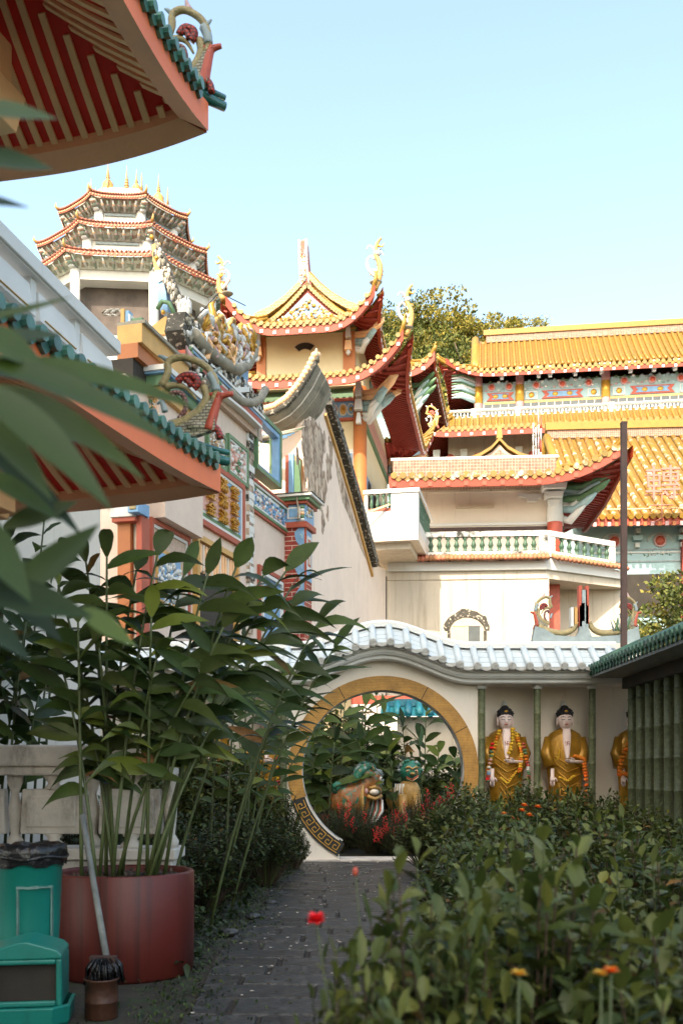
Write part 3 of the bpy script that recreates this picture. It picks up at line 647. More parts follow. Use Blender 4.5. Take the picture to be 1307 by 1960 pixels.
# wings: back wall, columns, soffit
for (x0, x1, cols) in ((1.69, 4.9, (921, 1027, 1132)), (-5.7, -1.69, (543, 330))):
    b = MB(); b.box(x0, x1, .75, .95, 0, zc + .14, gate_w); b.build('back_wall', gate)
    b = MB(); b.box(x0, x1, -.2, .75, zc + .02, zc + .08, gate_w); b.build('soffit', gate)
    b = MB(); b.box(x0, x1, .2, .75, 0, .5, greyst); b.build('plinth', gate)
    for px in cols:
        x = at(px, 0, GY).x - GX; c = MB(); z = 0; pr = []
        while z < zc - .04:
            pr += [(.066, z), (.06, z + .02), (.06, z + .40), (.066, z + .42)]; z += .42
        pr = [(r_, z_) for r_, z_ in pr if z_ < zc - .04] + [(.06, zc - .02)]
        c.lathe((x, -.02, 0), pr, bamboo, 12); c.lathe((x, -.02, zc - .07), [(.085, 0), (.09, .07)], white_m, 12); c.build('column', gate)
for px in (965, 1077):
    x = at(px, 0, GY + .7).x - GX; b = MB(); b.lathe((x, .66, zc - .32), [(.03, .1), (.045, .06), (.05, 0), (.03, -.05)], white_m, 10); b.build('lamp', gate)

# ---------------------------------------------------------------- right-hand bamboo-column gallery with green tiles
gal = empty('gallery', (4.15, 16.9, 0), 0, 'dark gallery of closely set bamboo-shaped columns under green tiles at the right', 'gallery')
ze = 3.10; b = MB(); ms = MB()
S = lambda y, t: (-.0 + 1.1 * t, y, ze + .12 - .0 + .55 * t)
b.grid([[S(y, t) for y in (-8.5, -4, .15)] for t in (0, 1)], green_old, flip=True)
n = 46
for i in range(n):
    y = .1 - i * .18; b.tube([V(*S(y, -.02)) + V(-.03, 0, .02), V(*S(y, .5)) + V(0, 0, .02), V(*S(y, 1)) + V(0, 0, .02)], .05, green_old, n=7)
    q = V(*S(y, 0)); b.tube([q + V(-.09, 0, .01), q + V(-.02, 0, .02)], .058, green_old, n=10, smooth=False)
    q = V(*S(y - .09, 0)); b.prism([(q.y - .07, q.z), (q.y + .07, q.z), (q.y + .04, q.z - .08), (q.y, q.z - .11), (q.y - .04, q.z - .08)], 'x', q.x - .05, q.x - .03, green_old)
# front hip end facing the camera side is out of frame; far end dies on the gate roof
o = b.build('roof', gal)
c = MB()
for k in range(5): c.tube([(-.10 + .0, .2 + k * .02, ze + .16 + .0), (1.0, .2 + k * .02, ze + .66)], .06, green_old, n=8)
c.build('verge', o)
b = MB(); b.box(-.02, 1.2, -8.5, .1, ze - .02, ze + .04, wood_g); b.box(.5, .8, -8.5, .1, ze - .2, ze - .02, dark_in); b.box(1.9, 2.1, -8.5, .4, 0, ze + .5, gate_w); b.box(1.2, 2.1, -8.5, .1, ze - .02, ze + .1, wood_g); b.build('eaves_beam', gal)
b = MB(); b.box(.3, 2.1, -8.5, .2, 0, .3, greyst); b.build('plinth', gal)
src = None
for i in range(17):
    y = -.1 - i * .47
    if src is None:
        c = MB(); pr = []; z = .3
        while z < ze - .1: pr += [(.088, z), (.078, z + .02), (.078, z + .46), (.088, z + .48)]; z += .48
        pr = [(r_, z_) for r_, z_ in pr if z_ < ze - .03] + [(.078, ze - .02)]
        c.lathe((0, 0, 0), pr, bamboo, 12); src = c.build('column', gal, (.62, y, 0))
    else: o = src.copy(); C.objects.link(o); o.parent = gal; o.location = (.62, y, 0); o.rotation_euler.z = i * 1.3

# ---------------------------------------------------------------- statues of the gallery
def statue(name, label, X, garl, hip_lean=0):
    rt = empty(name, (X, GY + .42, .48), 0, label, 'statue', 'robed statues standing along the gallery wall'); rt.scale = (1.05, 1.0, 1.05)
    b = MB(); b.lathe((0, 0, 0), [(.34, 0), (.36, .04), (.30, .09), (.26, .12)], gold, 20); b.build('lotus_base', rt)
    b = MB(); N = 40; prof = [(.24, .12), (.26, .2), (.25, .5), (.27, .8), (.30, 1.05), (.33, 1.2), (.335, 1.35), (.31, 1.5), (.25, 1.62), (.15, 1.68), (.08, 1.71)]
    P = []
    for r_, z in prof:
        row = []
        for j in range(N + 1):
            t = 2 * PI * j / N; fold = 1 + .035 * sin(9 * t + z * 3) * (1 if z < 1.5 else .2)
            row.append((r_ * fold * cos(t), r_ * .55 * fold * sin(t), z))
        P.append(row)
    b.grid(P, robe_m)
    for sg in (-1, 1):   # sleeves
        b.tube([(sg * .25, -.02, 1.55), (sg * .31, -.06, 1.3), (sg * (.27 if sg < 0 else .2), -.13, 1.08)], [.09, .11, .12], robe_m, n=10)
    for k in range(5): b.tube([(-.2 + .02 * k, -.17, 1.25 - .12 * k), (0, -.215, 1.12 - .13 * k), (.22, -.16, 1.2 - .12 * k)], .012, gold, n=5)
    b.build('robe', rt)
    b = MB(); P = [[(({1.22: .03, 1.35: .05, 1.5: .065, 1.62: .07, 1.70: .06}[z]) * cos(t), -.175 - .035 * sin(-t) - (z - 1.5) * -.10, z) for t in [PI + PI * j / 8 for j in range(9)]] for z in (1.22, 1.35, 1.5, 1.62, 1.70)]
    b.grid(P, skin_m, flip=True); b.build('chest', rt)
    hd = MB(); P = []
    for i in range(15):
        ph = PI * i / 14; row = []
        for j in range(21):
            t = 2 * PI * j / 20; z = cos(ph); rr = sin(ph) * (1 - .12 * max(0, -z)); x = .125 * rr * cos(t); y = .125 * rr * sin(t); row.append((x, y - .03, 1.85 + .165 * z))
        P.append(row)
    hd.grid(P, skin_m); hd.lathe((0, -.01, 1.62), [(.075, 0), (.065, .1)], skin_m, 12)
    hd.prism([(-.147, 1.87), (-.146, 1.85), (-.182, 1.815), (-.15, 1.81)], 'x', -.016, .016, skin_m)   # nose
    for sg in (-1, 1): hd.ell((sg * .128, -.02, 1.82), (.016, .03, .075), skin_m, 6, 4)
    h = hd.build('head', rt)
    f = MB()
    for sg in (-1, 1):
        f.tube([(sg * .02, -.158, 1.885), (sg * .055, -.146, 1.90), (sg * .09, -.12, 1.885)], .0045, hair_m, n=4)
        f.tube([(sg * .022, -.156, 1.852), (sg * .05, -.15, 1.845), (sg * .082, -.128, 1.857)], .0045, hair_m, n=4)
    f.tube([(-.028, -.145, 1.775), (0, -.154, 1.77), (.028, -.145, 1.775)], .008, redfin, n=5); f.ell((0, -.151, 1.93), (.008, .006, .008), red_p, 6, 4)
    f.build('face_paint', h)
    f = MB(); f.ell((0, .0, 1.935), (.14, .14, .115), hair_m, 16, 8); f.ell((0, .01, 2.04), (.07, .07, .055), hair_m, 12, 6); f.ell((0, -.135, 1.985), (.035, .012, .02), gold, 8, 5)
    for i in range(60):
        a = rng.uniform(0, 6.28); e = rng.uniform(.15, 1.4); f.ell((.14 * cos(a) * cos(e), .14 * sin(a) * cos(e), 1.935 + .115 * sin(e)), (.014, .014, .014), hair_m, 5, 3)
    f.build('hair', rt)
    # right hand of the figure hangs open, left hand is held across the chest, palm up
    def hand(nm, W0, ax, side, pn, L=.085):
        m = MB(); ax = Vector(ax).normalized(); side = Vector(side).normalized(); nn = ax.cross(side)
        m.tube([W0 - ax * .12, W0, W0 + ax * .05, W0 + ax * .1], [.032, .03, .042, .04], skin_m, n=10, flat=.5, up=nn)
        for k in range(4):
            o_ = W0 + ax * .095 + side * (.03 - .02 * k); l = L * (.85, 1, .95, .75)[k]
            m.tube([o_, o_ + ax * l * .5 + nn * .004, o_ + ax * l + nn * pn], [.0105, .0095, .006], skin_m, n=6)
        o_ = W0 + ax * .03 + side * .04; m.tube([o_, o_ + ax * .035 + side * .03, o_ + ax * .07 + side * .035], [.013, .011, .007], skin_m, n=6)
        m.build(nm, rt)
    hand('hand', V(-.235, -.17, .93), (-.02, -.1, -1), (1, 0, 0), .01)
    hand('hand', V(.13, -.24, 1.16), (-1, -.1, .08), (0, -.7, .7), .01)
    mp = MB()
    for (x0, x1, z0, z1) in ((-.032, .032, -.004, .004), (-.004, .004, -.032, .032), (-.032, -.024, 0, .032), (.024, .032, -.032, 0), (0, .032, .024, .032), (-.032, 0, -.032, -.024)):
        mp.box(x0, x1, -.222, -.20, 1.46 + z0, 1.46 + z1, red_p)
    mp.build('chest_emblem', rt)
    for pts, mats, r_ in garl:
        g = MB(); n = max(6, int(sum((Vector(p) - Vector(q)).length for p, q in zip(pts, pts[1:])) / (r_ * 1.1)))
        for i in range(n):
            u = i / (n - 1) * (len(pts) - 1); k = min(int(u), len(pts) - 2); p = Vector(pts[k]).lerp(Vector(pts[k + 1]), u - k)
            m = mats[(i // 2) % len(mats)] if len(mats) > 1 else mats[0]
            g.ell(p, (r_, r_, r_ * .6), m, 7, 4)
            for q in range(3): a = rng.uniform(0, 6.28); g.ell(p + V(cos(a) * r_ * .8, -.01, sin(a) * r_ * .5), (r_ * .35,) * 3, m, 5, 3)
        g.build('garland', rt)
    return rt
mo, mwh, mgr = flower_o, white_m, green_p
col = [flower_r, green_p, pink_p, white_m, blue_p, redfin]
s1x = at(966, 0, GY + .42).x; s2x = at(1080, 0, GY + .42).x; s3x = at(1214, 0, GY + .42).x
statue('robed_statue', 'gold-robed statue hung with marigold and many-coloured garlands, nearest the moon gate', s1x,
       [([(-.12, -.15, 1.66), (-.2, -.2, 1.4), (-.3, -.2, 1.1), (-.32, -.17, .95)], [flower_y, flower_o], .036), ([(.1, -.16, 1.7), (.09, -.2, 1.5), (.03, -.24, 1.3)], [flower_y], .04), ([(.16, -.15, 1.62), (.24, -.2, 1.3), (.2, -.24, 1.0)], [flower_y, flower_o], .036), ([(-.24, -.21, 1.45), (-.3, -.24, 1.0), (-.32, -.22, .85)], col, .036),
        ([(.27, -.21, 1.45), (.34, -.22, 1.1), (.36, -.2, .85)], [redfin, green_p, flower_o, redfin, white_m, green_p], .036), ([(-.1, -.22, .9), (0, -.24, .8), (.15, -.22, 1.0)], [flower_y], .025)])
statue('robed_statue', 'gold-robed statue with a thick orange garland over one arm, between the two right columns', s2x,
       [([(.14, -.22, 1.25), (.26, -.22, 1.2), (.31, -.2, .9), (.32, -.18, .3)], [flower_o], .045), ([(-.12, -.2, .9), (0, -.23, .85), (.1, -.22, .92)], [flower_y], .03), ([(-.12, -.2, 1.35), (-.16, -.2, 1.2)], [flower_y], .02), ([(-.14, -.2, .8), (-.1, -.22, .6), (0, -.23, .5), (.12, -.2, .55), (.18, -.2, .8)], [gold], .022)])
statue('robed_statue', 'gold-robed statue with orange garlands mostly hidden behind the dark bamboo columns', s3x,
       [([(-.12, -.2, 1.5), (-.28, -.2, 1.2), (-.3, -.2, .95)], [flower_o], .05), ([(-.3, -.2, 1.0), (-.1, -.24, .9)], [flower_o], .05)])
statue('robed_statue', 'gold-robed statue glimpsed through tall leaves just left of the moon gate', at(512, 0, GY + .42).x, [([(-.15, -.2, 1.6), (-.2, -.2, 1.0)], [flower_y], .04), ([(.15, -.2, 1.6), (.2, -.2, .6)], [redfin, flower_y], .04)])
statue('robed_statue', 'robed statue with pink hand glimpsed behind the cane leaves above the balustrade', at(398, 0, GY + .42).x, [([(.1, -.2, 1.5), (.15, -.2, .8)], [redfin], .04)])

# ---------------------------------------------------------------- small shrine ridge behind the gate wall
FS = Frame((at(1115, 0, 19.5).x, 19.5), 0)
shr = FS.empty('shrine', 'low shrine roof behind the gate wall with crescent ridge and two red-tailed fish', 'shrine')
zq = lambda py: FS.onY(1115, py, 0)[1]; xq = lambda px: FS.onY(px, 1200, 0)[0]
b = MB(); b.box(-1.0, 1.0, -.3, 1.5, 0, zq(1235), gate_w); b.build('wall', shr)
b = MB(); b.prism([(xq(x), zq(y)) for x, y in ((1017, 1226), (1022, 1200), (1040, 1205), (1060, 1217), (1100, 1220), (1112, 1200), (1122, 1200), (1130, 1220), (1180, 1217), (1200, 1208), (1218, 1200), (1222, 1226), (1222, 1245), (1017, 1245))], 'y', -.1, .1, bluefin); b.build('ridge_wall', shr)
b = MB(); Sx = lambda x, y, z: (x, y, z)
curl(b, Sx, [(xq(x), zq(y)) for x, y in ((1030, 1198), (1048, 1208), (1075, 1212), (1095, 1205), (1103, 1190))], (.075, .05), olive); curl(b, Sx, [(xq(x), zq(y)) for x, y in ((1127, 1190), (1135, 1205), (1155, 1212), (1185, 1208), (1202, 1196))], (.05, .075), olive); b.build('crescent', shr)
b = MB()
for x0, x1, y0, y1, m in ((1106, 1112, 1122, 1200, redfin), (1119, 1125, 1122, 1195, redfin), (1111, 1121, 1130, 1160, bluefin), (1107, 1124, 1160, 1228, bluefin), (1110, 1117, 1155, 1190, pinkfin), (1091, 1096, 1163, 1200, white_m), (1098, 1103, 1163, 1195, ochre)):
    b.box(xq(x0), xq(x1), -.06, .1, zq(y1), zq(y0), m)
b.build('finial', shr)
for px, sx_ in ((1036, -1), (1205, 1)):
    fish(shr, (xq(px), 0, zq(1200)), .62, sx=sx_, thick=1)
b = MB()
for i in range(14):
    a = rng.uniform(-.6, .6); x = xq(1185) + rng.uniform(-.14, .14); b.tube([(x, -.05, zq(1208)), (x + a * .2, -.08, zq(1208) + rng.uniform(.15, .32))], [.025, .008], rng.choice([bluefin, ochre, white_m, green_p]), n=5)
b.build('rock_crest', shr)
pl = empty('steel_post', (at(1193, 0, 18.4).x, 18.4, 0), 0, 'tall thin rusty brown steel post rising behind the gate wall', 'post')
b = MB(); b.box(-.05, .05, -.05, .05, 0, EYE + (HZ - 812) / F * 18.4, steel); b.box(-.06, .06, -.06, .06, 0, .06, steel); b.build('shaft', pl)
b = MB(); b.box(-.054, .054, -.054, .054, EYE + (HZ - 812) / F * 18.4, EYE + (HZ - 808) / F * 18.4, steel); b.build('cap', pl)
# ---------------------------------------------------------------- painted temple whose long facade recedes on the left
rng = random.Random(8)
FF = Frame((-1.53, 27.6), -15.1)
tem = FF.empty('painted_temple', 'weathered painted temple with long receding facade, framed gold lettering and swooping grey roof end', 'temple')
yx = lambda px, x=0: FF.onX(px, 1000, x)[0]
zx = lambda px, py, x=0: FF.onX(px, py, x)[1]
def RX(b, pa, pb, t, bt, x0, x1, mat, ref=None, xp=0):
    r_ = ref or pb; b.box(x0, x1, yx(pa, xp), yx(pb, xp), zx(r_, bt, xp), zx(r_, t, xp), mat)
def FRX(b, pa, pb, t, bt, x1, wdt, mat, x0=0.0):
    y0, y1, z0, z1 = yx(pa), yx(pb), zx(pb, bt), zx(pb, t)
    b.box(x0, x1, y0, y1, z0, z0 + wdt, mat); b.box(x0, x1, y0, y1, z1 - wdt, z1, mat); b.box(x0, x1, y0, y0 + wdt, z0 + wdt, z1 - wdt, mat); b.box(x0, x1, y1 - wdt, y1, z0 + wdt, z1 - wdt, mat)
    return y0 + wdt, y1 - wdt, z0 + wdt, z1 - wdt
zcor = zx(500, 850)
znich = zx(485, 937)
b = MB(); b.box(-6, 0, yx(345), yx(484), 0, zcor, facade_w); b.box(-3, -.002, yx(240), yx(345), 0, zx(345, 800), facade_w); b.box(-6, 0, yx(484), -.02, 0, znich, facade_w); b.box(-6, -1.1, yx(484), 3, znich, zx(500, 790), facade_w)
b.build('wall', tem)
# cornice
b = MB(); cols_ = [green_p, white_m, dark_in, white_m, red_p, white_m, blue_p, white_m]
for i in range(8):
    z1 = zcor + .06 * (i + 1) - .0; b.box(-.3, .04 + .035 * i, yx(345), yx(487), zcor + .06 * i + .003 * (i > 0), z1, cols_[i])
b.build('cornice', tem)
b = MB(); 
for k in range(70):
    y = rng.uniform(yx(345), yx(400)); b.ell((.1 + rng.random() * .2, y, zcor + rng.uniform(-.1, .45)), (.06, .06, .06), rng.choice([white_m, dark_in, green_p, peel]), 5, 3)
b.build('cornice_relief', tem)
# upper relief panel
def panelX(name, pa, pb, t, bt, outer, inner, fld, n, mats, size, wd=.08):
    b = MB(); y0, y1, z0, z1 = FRX(b, pa, pb, t, bt, .09, wd, outer); b.box(.0, .065, y0, y1, z0, z0 + wd * .6, inner); b.box(0, .065, y0, y1, z1 - wd * .6, z1, inner)
    b.box(0, .065, y0, y0 + wd * .6, z0 + wd * .6, z1 - wd * .6, inner); b.box(0, .065, y1 - wd * .6, y1, z0 + wd * .6, z1 - wd * .6, inner); y0 += wd * .6; y1 -= wd * .6; z0 += wd * .6; z1 -= wd * .6
    o = b.build(name, tem)
    b = MB(); b.box(0, .03, y0, y1, z0, z1, fld); relief(b, lambda u, v, w_: (.03 + w_, y0 + (y1 - y0) * u, z0 + (z1 - z0) * v), n, mats, rng, size); b.build('relief', o)
    return o, (y0, y1, z0, z1)
panelX('wall_panel', 432, 470, 862, 935, green_p, white_m, pink_p, 90, [white_m, green_p, pink_p, white_m], .09)
panelX('wall_panel', 392, 428, 838, 905, green_p, white_m, facade_w, 90, [white_m, peel, ochre], .09)
# calligraphy panel
o_, (y0, y1, z0, z1) = panelX('lettering_panel', 371, 463, 930, 1052, red_p, white_m, white_m, 0, [white_m], .1, wd=.12)
b = MB(); b.box(.03, .05, y0, y1, z0, z0 + .09, green_p); b.box(.03, .052, y0, y1, z1 - .09, z1, blue_p); b.box(.03, .05, y1 - .12, y1, z0 + .09, z1 - .09, blue_p); b.box(.03, .045, y0 + .08, y1 - .2, z0 + .17, z1 - .16, pink_p)
relief(b, lambda u, v, w_: (.045 + w_, y0 + .1 + (y1 - y0 - .35) * u, z0 + .2 + (z1 - z0 - .4) * v), 200, [pink_p, cream_raft, pink_p], rng, .03, .6); b.build('relief_ground', o_)
ww = (y1 - y0 - .3)
for k, tx in enumerate(('金', '滿', '堂')):
    M4 = Matrix.Translation((.10, y0 + .1 + ww * (.2 + .33 * k), (z0 + z1) / 2 + .0)) @ Matrix(((0, 0, 1, 0), (1, 0, 0, 0), (0, 1, 0, 0), (0, 0, 0, 1)))
    for dz in (.36, 0, -.36): glyphs(tx, .32, gold, o_, 'gold_character', Matrix.Translation((0, 0, dz)) @ M4 @ Matrix.Diagonal((1.5, 1, 1, 1)), .04)
# peeling vertical strip / drainpipe
b = MB(); ys = yx(476)
for i in range(60):
    z = znich - 3.6 + i * (zcor - znich + 3.6) / 60; b.box(0, .05 + rng.random() * .05, ys - .12 - rng.random() * .08, ys + .1 + rng.random() * .1, z, z + .16, rng.choice([white_m, peel, white_m, mildew_w]))
b.build('peeling_pilaster', tem)
# niche over the relief band
b = MB(); FRX(b, 484, 532, 828, 937, .12, .10, green_p, -.2); FRX(b, 486, 530, 833, 932, .09, .12, blue_p, -.1); b.box(-.1, .07, yx(487), yx(530), znich - .02, znich + .05, white_m); o_ = b.build('niche_frame', tem)
b = MB(); b.lathe((-.45, yx(508), znich), [(.14, 0), (.16, .1), (.12, .2), (.17, .5), (.19, .95), (.12, 1.15), (.2, 1.25), (.16, 1.3)], white_m, 14); b.build('vase', o_)
b = MB()
for k in range(60): b.tube([(-.45, yx(508), znich + 1.2), V(-.45, yx(508), znich + 1.5) + rv(rng, .22), V(-.45, yx(508), znich + 1.55) + rv(rng, .35)], [.02, .02, .01], rng.choice([white_m, cream_raft]), n=4)
b.build('plaster_flowers', o_)
# blue relief band
b = MB(); za, zb = zx(480, 962), zx(480, 932); ya, yb = yx(480), -.0
b.box(0, .06, ya, yb, zb, zb + .07, green_p); b.box(0, .1, ya, yb, zb + .07, zb + .13, white_m); b.box(0, .13, ya, yb, zb + .13, zb + .19, red_p)
b.box(0, .06, ya, yb, za - .07, za, white_m); b.box(0, .09, ya, yb, za - .14, za - .07, green_p); b.box(0, .07, ya, yb, za - .2, za - .14, red_p)
b.box(0, .03, ya, yb, za, zb, blue_p); relief(b, lambda u, v, w_: (.03 + w_, ya + (yb - ya) * u, za + (zb - za) * v), 160, [blue_p, white_m, pink_p, blue_p], rng, .09); b.build('relief_band', tem)
# corner pilaster: brick shaft, blue block, layered cap
zq = lambda py: FF.onY(548, py, 0)[1]
xa, xb = 0.0, .55
b = MB(); b.box(xa, xb, .0, .7, 0, zq(1012), brickm); b.build('brick_shaft', tem)
b = MB(); b.box(xa - .06, xb + .1, -.08, .8, zq(1012), zq(1001), red_p); b.box(xa - .03, xb + .05, -.05, .75, zq(1001), zq(968), blue_p); b.box(xa - .1, xb + .12, -.12, .85, zq(968), zq(962), red_p)
b.box(xa - .16, xb + .2, -.18, .9, zq(962), zq(955), green_p); b.box(xa - .22, xb + .28, -.24, .95, zq(955), zq(950), white_m); b.box(xa - .24, xb + .3, -.26, .97, zq(950), zq(948), mildew_w)
o_ = b.build('capital', tem, bevel=.012)
b = MB(); b.box(.1, .47, -.075, -.05, zq(995), zq(973), white_m); b.box(.15, .42, -.09, -.05, zq(992), zq(976), blue_p)
for x in (-.02, .52):
    for k in range(5): b.ell((x, -.07, zq(998 - k * 6)), (.07, .05, .05), [white_m, green_p, cream_raft][k % 3], 8, 4)
relief(b, lambda u, v, w_: (xb + .05 + w_, .0 + .7 * u, zq(990) + .4 * v), 40, [white_m, ochre, green_p], rng, .06); b.build('relief', o_)
b = MB()   # flaking blue fretwork edge
z = zq(1012)
pts = [(xb + .003, zq(1300))]; k = 0
while z > zq(1180):
    w_ = .17 + .10 * sin(k * .9) + rng.uniform(-.02, .03); pts.append((xb - w_, z)); z -= .12; k += 1
poly = [(xb + .003, zq(1012))] + pts[1:] + [(xb + .003, z)]
b.prism(poly, 'y', -.012, .0, blue_p)
for k in range(10): zz = zq(1018) - k * .27; b.box(xb - .12, xb - .05, -.018, -.012, zz - .12, zz - .09, ltblue); b.box(xb - .07, xb - .05, -.018, -.012, zz - .2, zz - .12, ltblue)
b.build('fretwork_edge', tem)
b = MB(); b.box(xb, xb + .02, .1, .65, zq(1110), zq(1014), blue_p); b.box(xb, xb + .03, .18, .57, zq(1090), zq(1024), white_m); b.box(xb, xb + .04, .25, .5, zq(1082), zq(1030), red_p); b.box(xb, xb + .045, .3, .45, zq(1078), zq(1034), cream_w); b.box(xb, xb + .05, .0, .06, zq(1130), zq(1012), red_p); b.build('side_panel', tem)
b = MB(); zt = zq(870); b.box(.0, .32, .15, .6, zq(950), zt, ochre); b.box(.0, .1, .05, .15, zq(950), zt, red_p); b.box(.1, .24, .03, .15, zq(950), zt + .03, blue_p); b.box(.24, .42, .08, .15, zq(946), zt - .15, green_p); b.build('upper_pilaster', tem, bevel=.01)
# gable wall
gx = .42
b = MB(); poly = FF.polyX([(563, 1330), (563, 890), (585, 805), (603, 762), (622, 768), (650, 858), (680, 962), (706, 1075), (738, 1090), (738, 1330)], gx); poly = [(max(.74, p[0]), p[1]) for p in poly]; b.box(-1.1, gx - .3, .76, .9, zx(560, 1000), zx(560, 800), gable_m); b.prism(poly, 'x', gx - .3, gx, gable_m); b.build('gable_wall', tem)
def rough(P):
    Q = []
    for i in range(len(P)):
        p, q = P[i], P[(i + 1) % len(P)]
        for t in (0, .2, .4, .6, .8): Q.append((p[0] + (q[0] - p[0]) * t + rng.uniform(-.10, .10), p[1] + (q[1] - p[1]) * t + rng.uniform(-.10, .10)))
    return Q
b = MB(); poly = FF.polyX([(578, 812), (597, 800), (612, 815), (622, 850), (617, 890), (621, 925), (613, 950), (618, 975), (608, 968), (603, 935), (594, 950), (588, 900), (580, 880), (576, 845)], gx); b.prism(rough(poly), 'x', gx - .002, gx + .004, peel)
poly = FF.polyX([(640, 870), (650, 900), (668, 960), (685, 1020), (700, 1070), (690, 1050), (672, 1000), (655, 960), (645, 910)], gx); b.prism(poly, 'x', gx - .002, gx + .004, peel)
for k in range(26):
    u, v_ = rng.uniform(566, 640), rng.uniform(790, 1010)
    if v_ < 770 + abs(u - 600) * 2: continue
    c_ = FF.onX(u, v_, gx); r_ = rng.uniform(.06, .22); b.prism([(c_[0] + r_ * (1 + .4 * sin(5 * a + k)) * cos(a), c_[1] + r_ * 1.8 * (1 + .3 * sin(3 * a + k)) * sin(a)) for a in [2 * PI * i / 11 for i in range(11)]], 'x', gx - .001, gx + .003 + .0002 * k, peel)
b.build('peeled_patch', tem)
vp = [V(gx, *p) for p in FF.polyX([(608, 752), (622, 768), (650, 858), (680, 962), (712, 1080)], gx)]
b = MB()
for p, q in zip(vp[1:], vp[2:]):
    b.beam(p + V(.05, 0, 0), q + V(.05, 0, 0), .3, .34, mildew_w, up=(1, 0, 0)); b.beam(p + V(.0, -.1, -.42), q + V(.0, -.1, -.42), .1, .16, ochre, up=(1, 0, 0))
    b.add([p + V(-6, 0, .1), q + V(-6, 0, .1), q + V(0, 0, .1), p + V(0, 0, .1)], [(0, 1, 2, 3)], weath)
for k in range(46):
    u = k / 46 * 3; i = int(u); p = vp[1 + i].lerp(vp[2 + i], u - i); b.ell(p + V(.12, 0, .1) + rv(rng, .05), (.09, .11, .08), rng.choice([mildew_w, weath, mildew_w, terrac]), 6, 4)
b.build('rear_roof_verge', tem)
# swooping grey roof end
def loc(px, py, Y): p = at(px, py, Y) - FF.O; return V(p.dot(FF.ex), p.dot(FF.ey), p.z)
U = [(500, 800), (525, 793), (548, 778), (568, 755), (588, 725), (604, 692)]; Lw = [(502, 842), (530, 846), (560, 836), (588, 818), (614, 788), (633, 752)]
b = MB(); G = []
for (u, l) in zip(U, Lw):
    a = loc(*u, 27.6); c = loc(*l, 28.9); row = []
    for t in (0, .2, .4, .6, .8, 1): q = a.lerp(c, t); row.append(q + V(.12 * sin(t * PI), 0, -.12 * sin(t * PI)))
    G.append(row)
b.grid(G, weath); b.grid([[q + V(-.15, .2, .22) for q in r_] for r_ in G], weath, flip=True)
for k in (0, 1, 2, 4, 5): b.tube([G[i][k] for i in range(6)], .05 if k in (0, 5) else .022, weath if k != 1 else greyst, n=6)
b.tube([g[0] + V(0, 0, .06) for g in G], .1, mildew_w, n=8)
o_ = b.build('swooping_eave', tem)
b = MB()
for k in range(20):
    u = k / 19 * 4.9; i = int(u); p = G[i][0].lerp(G[min(i + 1, 5)][0], u - i); b.tube([p + V(.0, -.1, .18), p + V(0, .35, .36)], .085, cream_raft, n=8)
b.build('tile_ends', o_)
b = MB(); p = G[5][0]; b.tube([p, p + V(.02, 0, .35)], [.12, .03], weath, n=6); q = loc(503, 838, 27.7)
for k in range(9): b.tube([q + rv(rng, .1), q + V(.4 + .1 * k, 0, .05 * k - .2)], [.07, .02], rng.choice([green_p, blue_p, weath]), n=5)
b.build('ridge_tip', tem)
# upper ridges, seen over the facade
rx = .05
b = MB()
def PX(b, pts, x0, x1, mat): b.prism([FF.onX(p[0], p[1], x1) for p in pts], 'x', x0, x1, mat)
PX(b, [(356, 596), (370, 612), (402, 655), (434, 700), (470, 738), (502, 772), (502, 806), (470, 775), (430, 742), (395, 708), (362, 668), (350, 630)], -.2, .2, mildew_w)
PX(b, [(362, 668), (395, 708), (430, 742), (470, 775), (502, 806), (502, 815), (470, 784), (428, 750), (392, 716), (358, 678)], -.2, .26, red_p)
PX(b, [(392, 716), (428, 750), (470, 784), (502, 815), (502, 820), (470, 789), (428, 755), (392, 721)], -.2, .3, white_m)
PX(b, [(358, 676), (392, 721), (428, 756), (470, 790), (502, 821), (502, 845), (430, 780), (370, 712), (356, 700)], -.2, .12, meshscr)
for k in range(300):
    u = rng.random(); i = min(int(u * 4), 3); A_ = [(360, 610), (402, 662), (440, 712), (480, 752), (500, 780)]; p = [A_[i][j] + (A_[i + 1][j] - A_[i][j]) * (u * 4 - i) for j in (0, 1)]
    y_, z_ = FF.onX(p[0] + rng.uniform(-6, 6), p[1] + rng.uniform(-8, 26), .2); b.ell((.2, y_, z_), (.05, .08, .07), rng.choice([mildew_w, white_m, weath, greyst, mildew_w]), 5, 3)
b.build('facade_ridge', tem)
b = MB()
for pts, r_, m in (([(372, 640), (395, 668), (413, 684), (440, 702), (458, 708), (474, 698), (485, 676), (488, 655)], .13, weath), ([(374, 632), (397, 660), (415, 676), (440, 693), (458, 699), (472, 690), (482, 668)], .06, white_m), ([(440, 752), (460, 768), (480, 772), (498, 765), (508, 745)], .1, weath)):
    b.tube([(.25, *FF.onX(x, y, .25)) for x, y in pts], r_, m, n=8)
PX(b, [(447, 712), (476, 710), (474, 748), (450, 745)], -.1, .2, blue_p); PX(b, [(444, 742), (478, 740), (478, 750), (448, 752)], -.1, .26, white_m)
b.build('saddle_ridge', tem)
b = MB(); PX(b, [(392, 655), (405, 620), (425, 632), (450, 640), (468, 655), (482, 668), (470, 692), (450, 700), (415, 678)], .0, .16, red_p)
